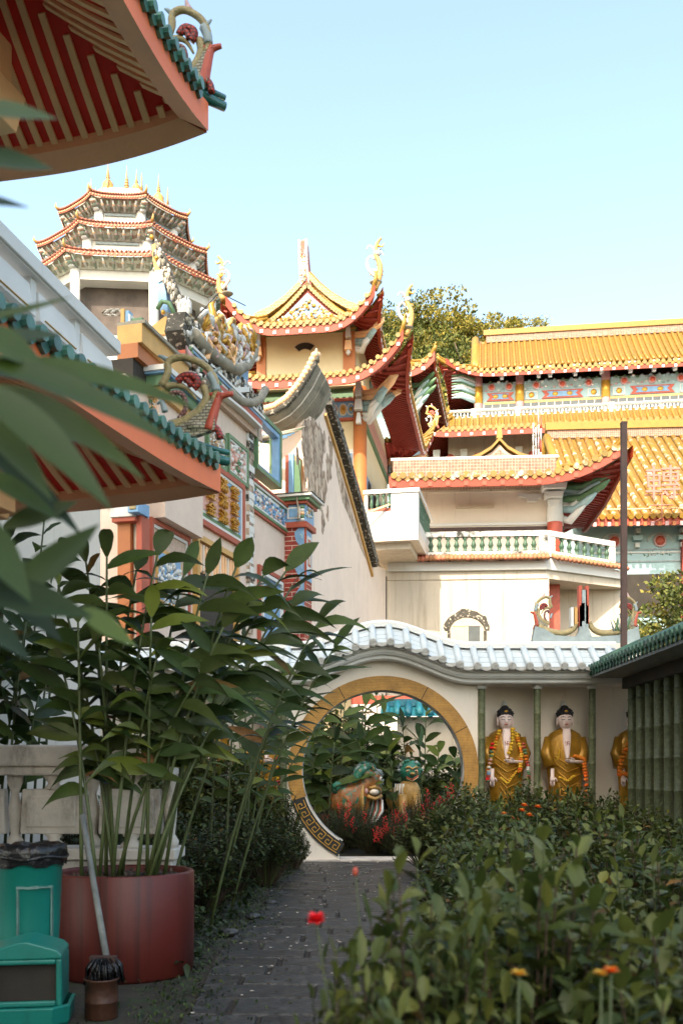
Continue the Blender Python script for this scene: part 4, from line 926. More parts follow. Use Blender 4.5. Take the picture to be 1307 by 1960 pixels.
for k in range(150):
    px, py = rng.uniform(388, 482), rng.uniform(612, 692)
    if py < 612 + (px - 388) * .45 - 12 or py > 664 + (px - 388) * .45: continue
    y_, z_ = FF.onX(px, py, .25); a = rng.uniform(0, 6.28); r_ = rng.uniform(.12, .34); tw = rng.choice((-1, 1)) * rng.uniform(1, 3.2)
    b.tube([(.22 + .12 * sin(t * 3), y_ + r_ * cos(a + tw * t) * (1 - .4 * t), z_ + r_ * sin(a + tw * t) * (1 - .4 * t)) for t in (0, .2, .4, .6, .8, 1)], [.05, .06, .05, .045, .035, .012], rng.choice([white_m, white_m, cream_raft, ochre, gold, pinkfin]), n=5)
for px, py, h in ((412, 640, .5), (408, 618, .6), (443, 640, .5), (465, 650, .4), (480, 640, .35)):
    y_, z_ = FF.onX(px, py, .25); b.tube([(.25, y_, z_ - .4), (.3, y_ + .1, z_), (.22, y_ - .05, z_ + h * .6), (.3, y_ + .12, z_ + h)], [.12, .1, .07, .02], rng.choice([white_m, gold]), n=6)
b.build('dragon_relief', tem)
yp = yx(345) + .2
PY = lambda b, pts, y0, y1, mat: b.prism([FF.onY(p[0], p[1], y0) for p in pts], 'y', y0, y1, mat)
b = MB(); PY(b, [(345, 612), (364, 600), (364, 688), (356, 690), (345, 682)], yp, yp + .5, ochre); PY(b, [(350, 618), (360, 612), (360, 672), (350, 676)], yp - .03, yp, red_p)
PY(b, [(322, 650), (346, 632), (345, 690), (326, 672)], yp - .02, yp + .3, blue_p); PY(b, [(312, 645), (325, 640), (346, 622), (348, 630), (328, 650), (314, 652)], yp - .06, yp + .3, white_m)
PY(b, [(345, 690), (358, 700), (380, 725), (372, 728), (345, 702)], yp - .06, yp, white_m); o_ = b.build('ridge_end', tem)
b = MB()
for k in range(26): x_, z_ = FF.onY(rng.uniform(344, 364), rng.uniform(578, 614), yp); b.ell((x_, yp - .02, z_), (.06, .06, .09), white_m, 6, 4)
for px in (348, 353, 358, 363): x_, z_ = FF.onY(px, 600, yp); b.tube([(x_, yp, z_), (x_ + .03, yp, z_ + .4 - .02 * abs(px - 355))], [.06, .015], white_m, n=5)
b.build('crest', o_)
ysp = yp + .6
b = MB(); PY(b, [(291, 468), (297, 466), (308, 490), (306, 520), (297, 522), (293, 500)], ysp, ysp + .3, ochre); PY(b, [(297, 520), (309, 519), (318, 560), (322, 596), (308, 598), (302, 565)], ysp - .02, ysp + .3, blue_p); PY(b, [(297, 518), (310, 517), (312, 535), (304, 540), (298, 532)], ysp - .05, ysp, white_m)
b.tube([(FF.onY(x, y, ysp)[0], ysp + .1, FF.onY(x, y, ysp)[1]) for x, y in ((292, 456), (302, 478), (314, 510), (326, 545), (340, 580), (352, 608))], [.06, .1, .12, .12, .12, .12], mildew_w, n=8)
for k in range(90):
    u = rng.random(); x_, z_ = FF.onY(296 + 54 * u, 470 + 135 * u + rng.uniform(-4, 6), ysp); b.ell((x_ + rng.uniform(-.08, .08), ysp, z_), (.05, .06, .09), rng.choice([mildew_w, greyst, weath]), 5, 3)
b.ell((FF.onY(291, 454, ysp)[0], ysp, FF.onY(291, 454, ysp)[1]), (.05, .05, .06), gold, 8, 5); b.ell((FF.onY(302, 496, ysp)[0], ysp - .05, FF.onY(302, 496, ysp)[1]), (.05, .05, .05), gold, 8, 5)
b.build('blue_spire', tem)
b = MB(); PY(b, [(286, 628), (315, 606), (330, 606), (347, 632), (340, 640), (310, 640)], ysp - .2, ysp + .4, ochre)
b.tube([(FF.onY(x, y, ysp)[0], ysp - .15, FF.onY(x, y, ysp)[1]) for x, y in ((286, 630), (300, 640), (322, 642), (345, 622))], .05, white_m, n=6)
b.tube([(FF.onY(x, y, ysp)[0], ysp - .2, FF.onY(x, y, ysp)[1]) for x, y in ((309, 600), (318, 585), (332, 588), (343, 612))], .05, green_p, n=6); b.ell((FF.onY(321, 606, ysp)[0], ysp - .22, FF.onY(321, 606, ysp)[1]), (.05, .05, .05), gold, 8, 5)
b.build('small_gable', tem)
# protruding corner block with layered cap, green shutter and ochre soffit beam
yc = FF.onX(320, 695, .5)[0]; zc_ = FF.onX(320, 695, .5)[1]; s_ = .0115 * 1
b = MB(); b.box(-2.6, .30, yc + .35, yc + 2.2, zx(277, 985), zc_ - .9, facade_w)
for i, (dz0, dz1, ex, m) in enumerate(((-.1, 0, .5, white_m), (-.14, -.1, .46, blue_p), (-.34, -.14, .38, green_p), (-.5, -.34, .30, ochre), (-.9, -.5, .2, facade_w))):
    b.box(-2.6, ex, yc + (.5 - ex), yc + 2.3, zc_ + dz0 + .002, zc_ + dz1, m)
o_ = b.build('corner_block', tem)
b = MB(); relief(b, lambda u, v, w_: (-1.0 + 1.2 * u, yc + .3 - w_, zc_ - .9 + .4 * v), 90, [white_m, ochre, green_p, cream_raft], rng, .07); relief(b, lambda u, v, w_: (-1.2 + 1.4 * u, yc + .34 - w_, zc_ - 1.6 + .6 * v), 60, [white_m, peel, blue_p], rng, .09); b.build('relief', o_)
b = MB(); qx = lambda px, py: FF.onY(px, py, yc + .3)
for pa, pb, t, bt, dy, m in ((231, 238, 590, 700, 0, ochre), (238, 246, 592, 700, .03, blue_p), (246, 249, 600, 700, 0, white_m), (249, 270, 604, 698, .06, green_p), (270, 275, 618, 700, 0, white_m)):
    x0, z0 = qx(pa, bt); x1, z1 = qx(pb, t); b.box(x0, x1, yc + .3 + dy, yc + .5, z0, z1, m)
b.build('green_shutter', tem, bevel=.01)
b = MB()
y0, z0 = FF.onX(272, 618, .2); y1 = FF.onX(362, 690, .2)[0]; b.box(-.3, .2, y0, y1, z0 - .35, z0, ochre); b.box(-.3, .26, y0, y1, z0, z0 + .06, weath); b.box(-.3, .12, y0, y1, z0 - .62, z0 - .35, orange_p); b.box(-.9, .02, y0, y1, z0 - 1.0, z0 - .62, dark_in); b.build('soffit_beam', tem)
b = MB()
for k in range(5): x_, z_ = FF.onY(205 + k * 6, 598, yc + .5); b.tube([(x_ + .1 * cos(a), yc + .5, z_ + .06 * sin(a)) for a in (0, 1, 2, 3, 4, 5)], .02, [weath, white_m][k % 2], n=5)
b.build('scrollwork', tem)
# lower storey: blue window, porch pillar, curtained door
o_, (y0, y1, z0, z1) = panelX('window', 283, 358, 1030, 1190, red_p, white_m, meshscr, 0, [white_m], .1, wd=.10)
b = MB(); z1 -= .35; y0 += .12; y1 -= .22; b.box(.03, .06, y0, y1, z0, z1, ochre); b.box(.05, .07, y0 + .08, y1 - .08, z0 + .08, z1 - .08, blue_p)
relief(b, lambda u, v, w_: (.07 + w_, y0 + .1 + (y1 - y0 - .2) * u, z0 + .1 + (z1 - z0 - .3) * v), 140, [white_m], rng, .08, .5); b.build('screen', o_)
b = MB(); FRX(b, 369, 450, 1066, 1300, .12, .12, ochre); y0, y1 = yx(371), yx(448); z1 = zx(450, 1070)
b.box(0, .02, y0 + .1, y1 - .1, 0, z1 - .1, dark_in); 
for k in range(26):
    y = y0 + .12 + (y1 - y0 - .28) * k / 26; b.box(.02, .05 + .03 * (k % 2), y, y + .05, z1 - .12 - .5 - .12 * sin(k * 1.3) ** 2, z1 - .12, cream_raft if k % 3 else white_w)
b.build('curtained_door', tem)
b = MB(); FRX(b, 492, 540, 1108, 1260, .08, .1, red_p); FRX(b, 497, 536, 1116, 1250, .1, .08, white_m); b.box(0, .03, yx(498), yx(534), 0, zx(536, 1120), blue_p); b.build('lower_window', tem)
b = MB(); ypp = FF.onX(262, 1000, .45)[0]; q = lambda px, py: FF.onY(px, py, ypp)
x0, x1 = q(225, 0)[0], q(250, 0)[0]; b.box(x0, x1, ypp, ypp + .3, 0, q(0, 1015)[1], orange_p); x0, x1 = q(262, 0)[0], q(273, 0)[0]; b.box(x0, x1, ypp - .02, ypp + .3, 0, q(0, 1005)[1], red_p)
x0, x1 = q(251, 0)[0], q(262, 0)[0]; b.box(x0, x1, ypp + .1, ypp + .3, 0, q(0, 1010)[1], cream_w)
x0, x1 = q(218, 0)[0], q(262, 0)[0]; b.box(x0, x1, ypp - .15, ypp + .5, q(0, 1010)[1], q(0, 985)[1], white_m); b.box(x0 + .02, x1 + .03, ypp - .12, ypp + .5, q(0, 1018)[1], q(0, 1010)[1], red_p)
x2, x3 = q(257, 0)[0], q(277, 0)[0]; b.box(x2, x3, ypp - .25, ypp + .2, q(0, 1006)[1], q(0, 984)[1], blue_p); b.box(x2 + .04, x3 - .04, ypp - .27, ypp + .1, q(0, 1001)[1], q(0, 990)[1], olive); b.build('porch_pillar', tem, bevel=.01)
# hanging lines
b = MB()
for pts in (((372, 612), (420, 560), (470, 585)), ((590, 1300), (592, 1100)), ((570, 870), (578, 940), (600, 980), (598, 1010))):
    b.tube([(gx + .05, *FF.onX(x, y, gx + .05)) for x, y in pts], .012, dark_in, n=4)
b.build('cable', tem)
# side house with white walls behind the left wing of the gate
hs = empty('side_house', (-6.55, 19.3, 0), R(-3), 'plain white house wall with thin pipe behind the left ginger plants', 'house')
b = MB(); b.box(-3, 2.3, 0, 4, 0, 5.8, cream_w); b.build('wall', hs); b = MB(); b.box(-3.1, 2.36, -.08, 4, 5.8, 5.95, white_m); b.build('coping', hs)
b = MB(); b.tube([(.82, -.1, 0), (.82, -.1, 5.6)], .07, white_m, n=10); b.build('pipe', hs)
b = MB(); b.box(-2.4, -1.2, -.05, 0, 0, 2.4, frame_m); b.box(-2.3, -1.3, -.06, -.05, .1, 2.3, dark_in); b.build('door', hs)
# ---------------------------------------------------------------- two-tiered yellow-tiled tower
rng = random.Random(11)
FT = Frame((at(445, 0, 40).x, 40), -9)
tow = FT.empty('roof_tower', 'pale yellow two-tiered tower with golden upturned eaves and red soffits in the middle', 'tower')
X = lambda px, y=0: FT.onY(px, 1000, y)[0]
Zt = lambda py, y=0: FT.onY(580, py, y)[1]
ux0, ux1 = X(437, -1.2), X(720, -1.2)
lx0, lx1 = X(396, -1.9), X(774, -1.9)
ucx, uhx = (ux0 + ux1) / 2, (ux1 - ux0) / 2; lcx, lhx = (lx0 + lx1) / 2, (lx1 - lx0) / 2
zu = Zt(622, -1.2); zl = Zt(722, -1.9)
TK = dict(sp=.25, r=.07, tile=yel_tile, soff=red_dark, raft=red_raft, fasc=red_fasc, ridge=yel_ridge, ends=white_m, rw=.09, crv=1.3, nseg=36, hipr=1.2, fbw=.1)
upr = skirt_roof(tow, ucx, 2.1, uhx, 3.4, zu, 1.25, .75, 1.15, 1.9, fh=.24, th=.14, name='upper_roof', inner=.9, out=.25, **TK)
lor = skirt_roof(tow, lcx, 3.4, lhx, 5.4, zl, 1.5, .62, 1.35, 2.4, fh=.26, th=.14, name='lower_roof', inner=.95, out=.3, **TK)
gx0, gx1 = ucx - uhx + 1.0, ucx + uhx - 1.0; zg = zu + .62
g_ = gable_top(tow, gx0, gx1, .15, 4.2, zg, 1.75, .28, .07, yel_tile, yel_ridge, blue_p, axis='y', name='gable_roof', crv=1.5, rh=.28)
b = MB(); cx_ = (gx0 + gx1) / 2
n = 15
for i in range(n + 1):   # tile course along both slopes of the front gable
    t = i / n; x = gx0 + .35 + (cx_ - gx0 - .35) * t; z = zg + .12 + 1.30 * t ** 1.25
    for xx_ in (x, 2 * cx_ - x): b.tube([(xx_, -.12, z), (xx_, .3, z)], .085, yel_tile, n=8, smooth=False)
b.prism([(gx0 + .3, zg - .02), (gx1 - .3, zg - .02), (cx_, zg + 1.4)], 'y', .0, .2, red_fasc); b.prism([(gx0 + .62, zg + .02), (gx1 - .62, zg + .02), (cx_, zg + 1.12)], 'y', -.04, .1, blue_p)
o_ = b.build('front_gable', tow)
b = MB()
for k in range(130):
    u = rng.uniform(-1, 1); v = rng.random() * (1 - abs(u)); b.ell((cx_ + u * 1.15, -.06, zg + .1 + v * .8), (.07, .05, .06), rng.choice([gold, cream_raft, yel_tile, white_m]), 5, 3)
b.build('relief', o_)
# curved mosaic ridge in front and tall spike
b = MB(); zs = zg + 1.5
for sg in (-1, 1):
    pts = [(cx_ + sg * d, zg + h) for d, h in ((.05, 1.95), (.4, 1.55), (.9, 1.1), (1.5, .72), (2.1, .48))]
    b.prism(pts + [(p[0], p[1] - .28) for p in pts[::-1]], 'y', -.05, .45, ridgem); b.tube([(p[0], .2, p[1]) for p in pts], .11, yel_tile, n=7)
b.build('gable_ridge', tow)
sx_ = lambda px: FT.onY(px, 500, .1)[0]; sz_ = lambda py: FT.onY(580, py, .1)[1]
b = MB(); b.prism([(sx_(573), sz_(463)), (sx_(587), sz_(463)), (sx_(590), sz_(500)), (sx_(593), sz_(530)), (sx_(598), sz_(552)), (sx_(578), sz_(556)), (sx_(573), sz_(510))], 'y', .0, .5, red_p)
b.prism([(sx_(576), sz_(497)), (sx_(585), sz_(497)), (sx_(586), sz_(528)), (sx_(577), sz_(528))], 'y', -.05, .0, white_m)
for px in (574, 587): b.tube([(sx_(px), -.02, sz_(462)), (sx_(px + 1), -.02, sz_(510)), (sx_(px + 6 if px > 580 else px + 3), -.02, sz_(552))], .05, white_m, n=6)
for px in (574, 580, 586): b.tube([(sx_(px), .1, sz_(466)), (sx_(px), .1, sz_(459))], [.05, .02], ochre, n=6)
relief(b, lambda u, v, w_: (sx_(576) + (sx_(586) - sx_(576)) * u, -.05 - w_, sz_(548) + (sz_(480) - sz_(548)) * v), 60, [white_m, blue_p, ochre, gold], rng, .05); b.build('finial', tow)
YP = (gold, white_m, ochre, white_m, cream_raft)
tz = zu + 1.15
dragon(tow, (ucx - uhx - .12, -1.4, tz + .2), 1.15, -1); dragon(tow, (ucx + uhx - .05, -1.4, tz + .2), 1.3, 1)
dragon(tow, (lcx + lhx + .05, -2.1, zl + 1.5), 1.25, 1)
for (x, y, z) in ((ucx - uhx, -1.35, tz + .1), (ucx + uhx, -1.35, tz + .1), (lcx + lhx + .1, -2.1, zl + 1.4)):
    b = MB(); b.lathe((x, y, z - .05), [(.08, 0), (.2, .08), (.24, .12), (.1, .16)], weath, 12); b.build('tip_cap', tow)
# upper body
bx0, bx1 = X(492), X(680); zf_ = Zt(703); zuu = Zt(640)
b = MB(); b.box(bx0, bx1, 0, 4.2, zf_ - .8, zuu + .3, yel_w); b.build('upper_wall', tow)
b = MB()
for p0, p1 in ((492, 509), (657, 680)): b.box(X(p0), X(p1), -.08, .35, zf_ - .3, zuu + .1, orange_p)
b.box(bx0 - .05, bx1 + .05, -.1, .25, zuu - .02, zuu + .15, green_p); b.box(bx0 - .03, bx1 + .03, -.12, -.1, zuu + .02, zuu + .1, gold); b.build('upper_frame', tow)
vx = X(583, -.03); vz = Zt(664)
b = MB(); fan = [(vx + .62 * sin(a), vz - .45 + .62 * cos(a)) for a in [(-.75 + 1.5 * i / 12) for i in range(13)]] + [(vx + .34 * sin(a), vz - .45 + .34 * cos(a)) for a in [(.75 - 1.5 * i / 12) for i in range(13)]]
b.prism(fan, 'y', -.03, .0, frame_m); fan2 = [(vx + (p[0] - vx) * .92, vz + (p[1] - vz) * .85) for p in fan]; b.prism(fan2, 'y', -.034, -.03, dark_in); b.build('fan_vent', tow)
def bracket(par, T, s, mats, name='bracket'):
    b = MB()
    for k, (o_, l, zz) in enumerate(((0, .5, 0), (.0, .85, .28), (0, 1.25, .56))):
        pts = [T(0, 0, zz * s), T(.15 * s, l * .5 * s, (zz - .05) * s), T(0, l * s, (zz + .14) * s), T(0, (l + .22) * s, (zz + .26) * s)]
        b.tube(pts, [.10 * s, .12 * s, .10 * s, .03 * s], mats[k % len(mats)], n=6)
    b.build(name, par)
for (x, y, dx, dy) in ((bx0, 0, -.5, -.86), (bx1, 0, .86, -.5), (bx1, 4.2, .86, .5)):
    for k in range(2): bracket(tow, lambda a, d, z, x=x, y=y, dx=dx, dy=dy, k=k: (x + dx * d - dy * a, y + dy * d + dx * a, zuu - .75 + z + k * .1), .95, [white_m, ltblue, cream_raft])
for px in (497, 668):
    b = MB(); x = X(px); b.box(x - .1, x + .1, -.35, -.08, zuu - .35, zuu + .1, white_m, .03); b.box(x - .14, x + .14, -.3, -.08, zuu - .8, zuu - .45, cream_raft, .03); b.lathe((x, -.2, zuu - 1.0), [(.04, 0), (.1, .1), (.06, .2)], white_m, 8); b.build('pendant_bracket', tow)
# lower body
qx0, qx1 = X(470, .3), X(700, .3); zl0 = Zt(745)
b = MB(); b.box(qx0, qx1 - .1, .35, 8.6, 0, zl0 + .3, yel_w); b.build('lower_wall', tow)
b = MB(); b.lathe((X(689, .2), .2, 0), [(.26, 0), (.26, zl0)], orange_p, 20); b.build('pillar', tow); b = MB(); b.lathe((X(770, 6) - .5, 8.3, 0), [(.26, 0), (.26, zl0)], red_dark, 20); b.build('pillar', tow)
b = MB(); z_ = Zt(800); b.box(qx0, X(678, .3), .27, .35, z_, Zt(768), blue_p); b.box(qx0, X(678, .3), .22, .35, Zt(768), Zt(762), red_p); b.box(qx0, X(678, .3), .2, .35, z_ - .1, z_, red_p); b.box(qx0, X(678, .3), .22, .35, Zt(762), Zt(745), green_p)
for k, px in enumerate((640, 657, 672)):
    x = X(px, .3); m_ = [red_p, ochre, blue_p][k]; b.prism([(x + .16 * cos(a), (z_ + Zt(768)) / 2 + .24 * sin(a)) for a in [2 * PI * i / 14 for i in range(14)]], 'y', .24, .27, white_m); b.prism([(x + .12 * cos(a), (z_ + Zt(768)) / 2 + .19 * sin(a)) for a in [2 * PI * i / 14 for i in range(14)]], 'y', .22, .24, m_); b.ell((x, .22, (z_ + Zt(768)) / 2), (.06, .03, .09), gold, 6, 4)
b.build('frieze', tow)
b = MB(); b.box(X(655, .3), X(678, .3), .28, .35, Zt(950), Zt(860), white_m); b.box(X(657, .3), X(674, .3), .26, .35, Zt(948), Zt(868), blue_p); b.box(X(659, .3), X(672, .3), .25, .35, Zt(946), Zt(872), white_w); b.build('door', tow)
b = MB(); xw = qx1 - .1
for y in (1.2, 3.0, 4.8, 6.6):
    b.box(xw, xw + .04, y, y + 1.2, Zt(1000), Zt(900), blue_p); b.prism([(y + .1, Zt(1000)), (y + 1.1, Zt(1000)), (y + 1.1, Zt(920)), (y + .9, Zt(905)), (y + .3, Zt(905)), (y + .1, Zt(920))], 'x', xw + .04, xw + .06, dark_in)
b.box(xw, xw + .05, .4, 8.5, Zt(800), Zt(765), pink_p); b.box(xw, xw + .08, .4, 8.5, Zt(815), Zt(803), green_p); b.build('side_windows', tow)
for (x, y, dx, dy) in ((X(689, .2), .1, .8, -.6), (X(689, .2), .1, .95, -.1), (qx1, 8.3, .86, .3), (qx1, 8.5, .8, .6)):
    for k in range(2): bracket(tow, lambda a, d, z, x=x, y=y, dx=dx, dy=dy, k=k: (x + dx * d - dy * a, y + dy * d + dx * a, zl0 - 1.2 + z + k * .15), 1.35, [white_m, ltblue, cream_raft])
b = MB(); x = X(689, .2); b.box(x - .12, x + .12, -.4, -.05, zl0 - .5, zl0 + .05, white_m, .03); b.box(x - .16, x + .16, -.34, -.05, zl0 - 1.0, zl0 - .6, white_m, .04); b.box(x - .1, x + .1, -.28, -.05, zl0 - 1.5, zl0 - 1.1, white_m, .04); b.build('pendant_bracket', tow)

# ---------------------------------------------------------------- balcony box between temple and white building
FB = Frame((at(800, 0, 35.5).x, 35.5), -11)
bal2 = FB.empty('white_balcony', 'boxy white balcony with green balusters jutting out under the orange pillar', 'balcony')
xL = FB.onY(697, 0, 0)[0]; zz = lambda py: FB.onY(750, py, 0)[1]
b = MB(); b.box(xL, 0, 0, 4.5, zz(1035), zz(1015), white_w); b.box(xL, 0, 0, .12, zz(1015), zz(978), white_m); b.box(-.12, 0, .12, 4.5, zz(1015), zz(995), white_m); b.box(xL + .1, -.3, .3, 4.5, zz(1048), zz(1035), cream_w); b.build('slab', bal2)
b = MB(); b.box(xL - .03, .05, -.05, .17, zz(944), zz(936), white_m); b.box(-.15, .05, .17, 4.5, zz(944), zz(936), white_m); b.box(xL, xL + .12, 0, .12, zz(978), zz(944), white_m); b.box(-.95, 0, 0, .12, zz(978), zz(944), white_m)
b.box(-.12, 0, .12, .4, zz(995), zz(944), white_m); b.box(xL + .12, -.95, .0, .05, zz(978), zz(972), red_p); b.build('handrail', bal2, bevel=.01)
def baluster(par, x, y, z0, z1, mat, r=.075, name='baluster'):
    h = z1 - z0; b = MB(); b.lathe((x, y, z0), [(r * .8, 0), (r, h * .06), (r * .5, h * .14), (r * .75, h * .3), (r * 1.05, h * .42), (r * .6, h * .65), (r * .5, h * .8), (r, h * .9), (r * .8, h)], mat, 10); return b.build(name, par)
for i in range(4): baluster(bal2, xL + .25 + i * .21, .06, zz(978), zz(944), balg, .07)
for i in range(12): baluster(bal2, -.06, .55 + i * .31, zz(995), zz(944), balg, .07)
b = MB(); b.beam((xL - .1, -.5, zz(990)), (xL + .9, -.05, zz(966)), .06, .06, cream_raft); b.build('bamboo_pole', bal2)
b = MB(); b.box(xL + .2, .0, 4.4, 5.6, 0, zz(1035), cream_w); b.build('support_wall', bal2)

# ---------------------------------------------------------------- white building with balustrade
FH = Frame((at(1045, 0, 38).x, 38), -4)
wb = FH.empty('white_building', 'cream building with white balustraded terrace and red-eaved hipped roof, right of centre', 'building')
W = lambda px, y=0: FH.onY(px, 1000, y)[0]
Z = lambda py, y=0: FH.onY(1000, py, y)[1]
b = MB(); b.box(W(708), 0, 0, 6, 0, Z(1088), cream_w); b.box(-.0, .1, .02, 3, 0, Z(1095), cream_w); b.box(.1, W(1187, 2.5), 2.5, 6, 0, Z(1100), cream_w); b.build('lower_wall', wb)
b = MB(); b.box(W(1050, 1.2), W(1071, 1.2), 1.2, 1.6, 0, Z(1096), redfin); b.build('red_column', wb)
# cornice and floor: straight front, then an angled corner
zt0 = Z(1075); pl_ = [(W(742), -.18), (0, -.18), (W(1190, 2.2), 2.0), (W(1190, 2.2), 5.6), (W(742), 5.6)]
b = MB(); b.prism(pl_, 'z', Z(1092), zt0, white_m); pl2 = [(x * 1.0 + .0, y + .14) for x, y in pl_]; b.prism(pl2, 'z', Z(1108), Z(1092), cream_w); b.build('floor_slab', wb, bevel=.01)
b = MB()
P0, P1, P2 = V(W(800), -.1, 0), V(0, -.1, 0), V(W(1172, 2.0), 1.95, 0)
def along(fn, A, B, n, first=0):
    for i in range(first, n + 1): fn(A.lerp(B, i / n), (B - A).normalized())
def tl(p, d): nn = V(d.y, -d.x, 0); b.tube([p + nn * .42 + V(0, 0, zt0 + .03), p + V(0, 0, zt0 + .25)], .085, terrac, n=7)
along(tl, P0 + V(-.0, 0, 0), P1, 31); along(tl, P1, P2 + V(.3, .2, 0), 18, 1); b.build('tile_course', wb)
zb0, zb1, zh0, zh1 = Z(1068), Z(1056), Z(1028), Z(1018)
for (A, B, n, nm) in ((P0, P1, 13, 'a'), (P1, P2, 8, 'b')):
    d = (B - A).normalized(); m_ = mildew if nm == 'a' else white_m
    b = MB(); A2, B2 = A, B
    b.beam(A + V(0, 0, (zb0 + zb1) / 2), B + V(0, 0, (zb0 + zb1) / 2), .2, zb1 - zb0, m_); b.beam(A + V(0, 0, (zb0 - .25)), B + V(0, 0, zb0 - .25), .14, .4, m_); b.build('base_rail', wb)
    b = MB(); b.beam(A + V(0, 0, (zh0 + zh1) / 2), B + V(0, 0, (zh0 + zh1) / 2), .24, zh1 - zh0, m_); b.build('handrail', wb)
    for u in (0.02, .97) if nm == 'a' else (.05, .96):
        b = MB(); p = A.lerp(B, u); b.beam(p - d * .16 + V(0, 0, (zb0 + zh0) / 2), p + d * .16 + V(0, 0, (zb0 + zh0) / 2), .2, zh0 - zb0, m_); b.build('pier', wb)
    src = None
    for i in range(n):
        p = A.lerp(B, .10 + .80 * i / (n - 1)); 
        if src is None: src = baluster(wb, 0, 0, zb1, zh0, balg, .10); src.location = (p.x, p.y, 0)
        else: o = src.copy(); C.objects.link(o); o.parent = wb; o.location = (p.x, p.y, 0)
# upper storey
yb = 2.6; U0, U1 = W(770, yb), W(1078, yb)
b = MB(); b.box(U0, U1, yb, 9, zt0, Z(915, yb), white_w); b.box(U0, U1 - .6, yb - .1, yb, Z(940, yb), Z(918, yb), cream_w); b.box(U0, U1, yb - .06, yb, Z(1005, yb), Z(1000, yb), white_m)
b.box(U0, U1, yb - .05, yb, Z(1020, yb), Z(1008, yb), steel); b.build('upper_wall', wb)
b = MB(); b.lathe((W(1061, yb - .2), yb - .2, zt0), [(.3, 0), (.3, Z(940, yb) - zt0)], redfin, 18); b.lathe((W(1061, yb - .2), yb - .2, Z(1004, yb)), [(.31, 0), (.31, Z(940, yb) - Z(1004, yb))], white_m, 18); b.build('column', wb)
b = MB(); b.box(W(872, yb - .05), W(945, yb), yb - .12, yb - .02, Z(972, yb), Z(967, yb), frame_m); b.build('strip_light', wb)
b = MB(); xx = W(1058, yb - .3)
for k in range(3): b.box(xx - .2 - .12 * k, xx + .2 + .12 * k, yb - .5 - .15 * k, yb - .1, Z(975, yb) + .3 * k, Z(975, yb) + .3 * k + .22, white_m, -.04)
b.build('bracket', wb, bevel=.02)
b = MB()
for sg in (-1, 1): b.prism([(xx + sg * (.45 + a), Z(z_, yb)) for a, z_ in ((0, 950), (.9, 945), (.9, 952), (.6, 955), (.55, 963), (.2, 963), (.1, 958), (0, 958))], 'y', yb - .2, yb - .12, white_m)
b.build('scroll_brace', wb)
for k, (a_, h) in enumerate(((.0, 0), (.25, .25), (-.2, -.5))):
    bracket(wb, lambda a, d, z, k=k, a_=a_, h=h: (xx + .4 + d * cos(-.5 + a_) , yb - .1 + d * sin(-.5 + a_) + a, Z(972, yb) + h + z), 1.4, [white_m, ltblue, green_p], 'corner_bracket')
# roof
rx0, rx1 = W(600, .4), W(1190, .4); rcx, rhx = (rx0 + rx1) / 2, (rx1 - rx0) / 2; ry0 = .5; zr_ = Z(908, .5)
skirt_roof(wb, rcx, ry0 + 5.2, rhx, 5.2, zr_, 1.9, .55, 1.0, 3.4, fh=.26, th=.16, name='hipped_roof', inner=.95, out=.4, acut=W(744, .4) - rcx, sp=.34, r=.1, tile=yel_far, soff=red_dark, raft=red_raft, fasc=red_fasc, ridge=yel_ridge, ends=red_p, rw=.12, nseg=40, hipr=1.1)
px0, px1 = W(752, .62), W(1064, .62)
b = MB(); b.box(px0, px1, .62, 8, zr_ + .02, Z(876, .62), tilewall); o_ = b.build('roof_parapet', wb); b = MB(); b.box(px0 - .08, px1 + .08, .65, 8.1, Z(876, .62), Z(871, .62), white_m); b.build('coping', o_)
# arched window with mildew
ax = W(893); az = Z(1207)
b = MB(); arc = [(ax + .62 * cos(PI * i / 14), az + .5 * sin(PI * i / 14)) for i in range(15)]; b.prism([(ax + .62, az - .6)] + arc + [(ax - .62, az - .6)], 'y', -.03, 0, frame_m); o_ = b.build('arched_window', wb)
b = MB()
for i in range(14): t = PI * i / 14; t2 = PI * (i + 1) / 14; b.beam((ax + .68 * cos(t), -.03, az + .56 * sin(t)), (ax + .68 * cos(t2), -.03, az + .56 * sin(t2)), .06, .07, mildew_w, up=(0, 1, 0))
b.box(ax - .72, ax - .62, -.1, 0, az - .6, az, mildew_w); b.box(ax + .62, ax + .72, -.1, 0, az - .6, az, mildew_w)
prev = None
for i in range(15):
    t = PI * i / 14; rr = .82 + .10 * rng.random(); p = (ax + rr * 1.0 * cos(t), az + rr * .95 * sin(t)); r2 = .7
    if prev: b.prism([prev, p, (ax + r2 * cos(t), az + .6 * sin(t)), prev2], 'y', -.004, .002, mildew_w)
    prev = p; prev2 = (ax + r2 * cos(t), az + .6 * sin(t))
b.build('mildewed_arch', o_)
b = MB(); b.box(ax - .48, ax - .06, -.04, -.03, az - .6, az + .18, cream_raft); b.box(ax + .06, ax + .48, -.04, -.03, az - .6, az + .18, glass); b.box(ax - .04, ax + .04, -.06, -.03, az - .6, az + .22, frame_m); b.box(ax - .52, ax + .52, -.06, -.03, az + .18, az + .24, frame_m); b.build('pane', o_)
b = MB(); b.tube([(W(708) + .6, -.02, 0), (W(708) + .6, -.02, Z(1100))], .03, dark_in, n=5); b.build('drainpipe', wb)
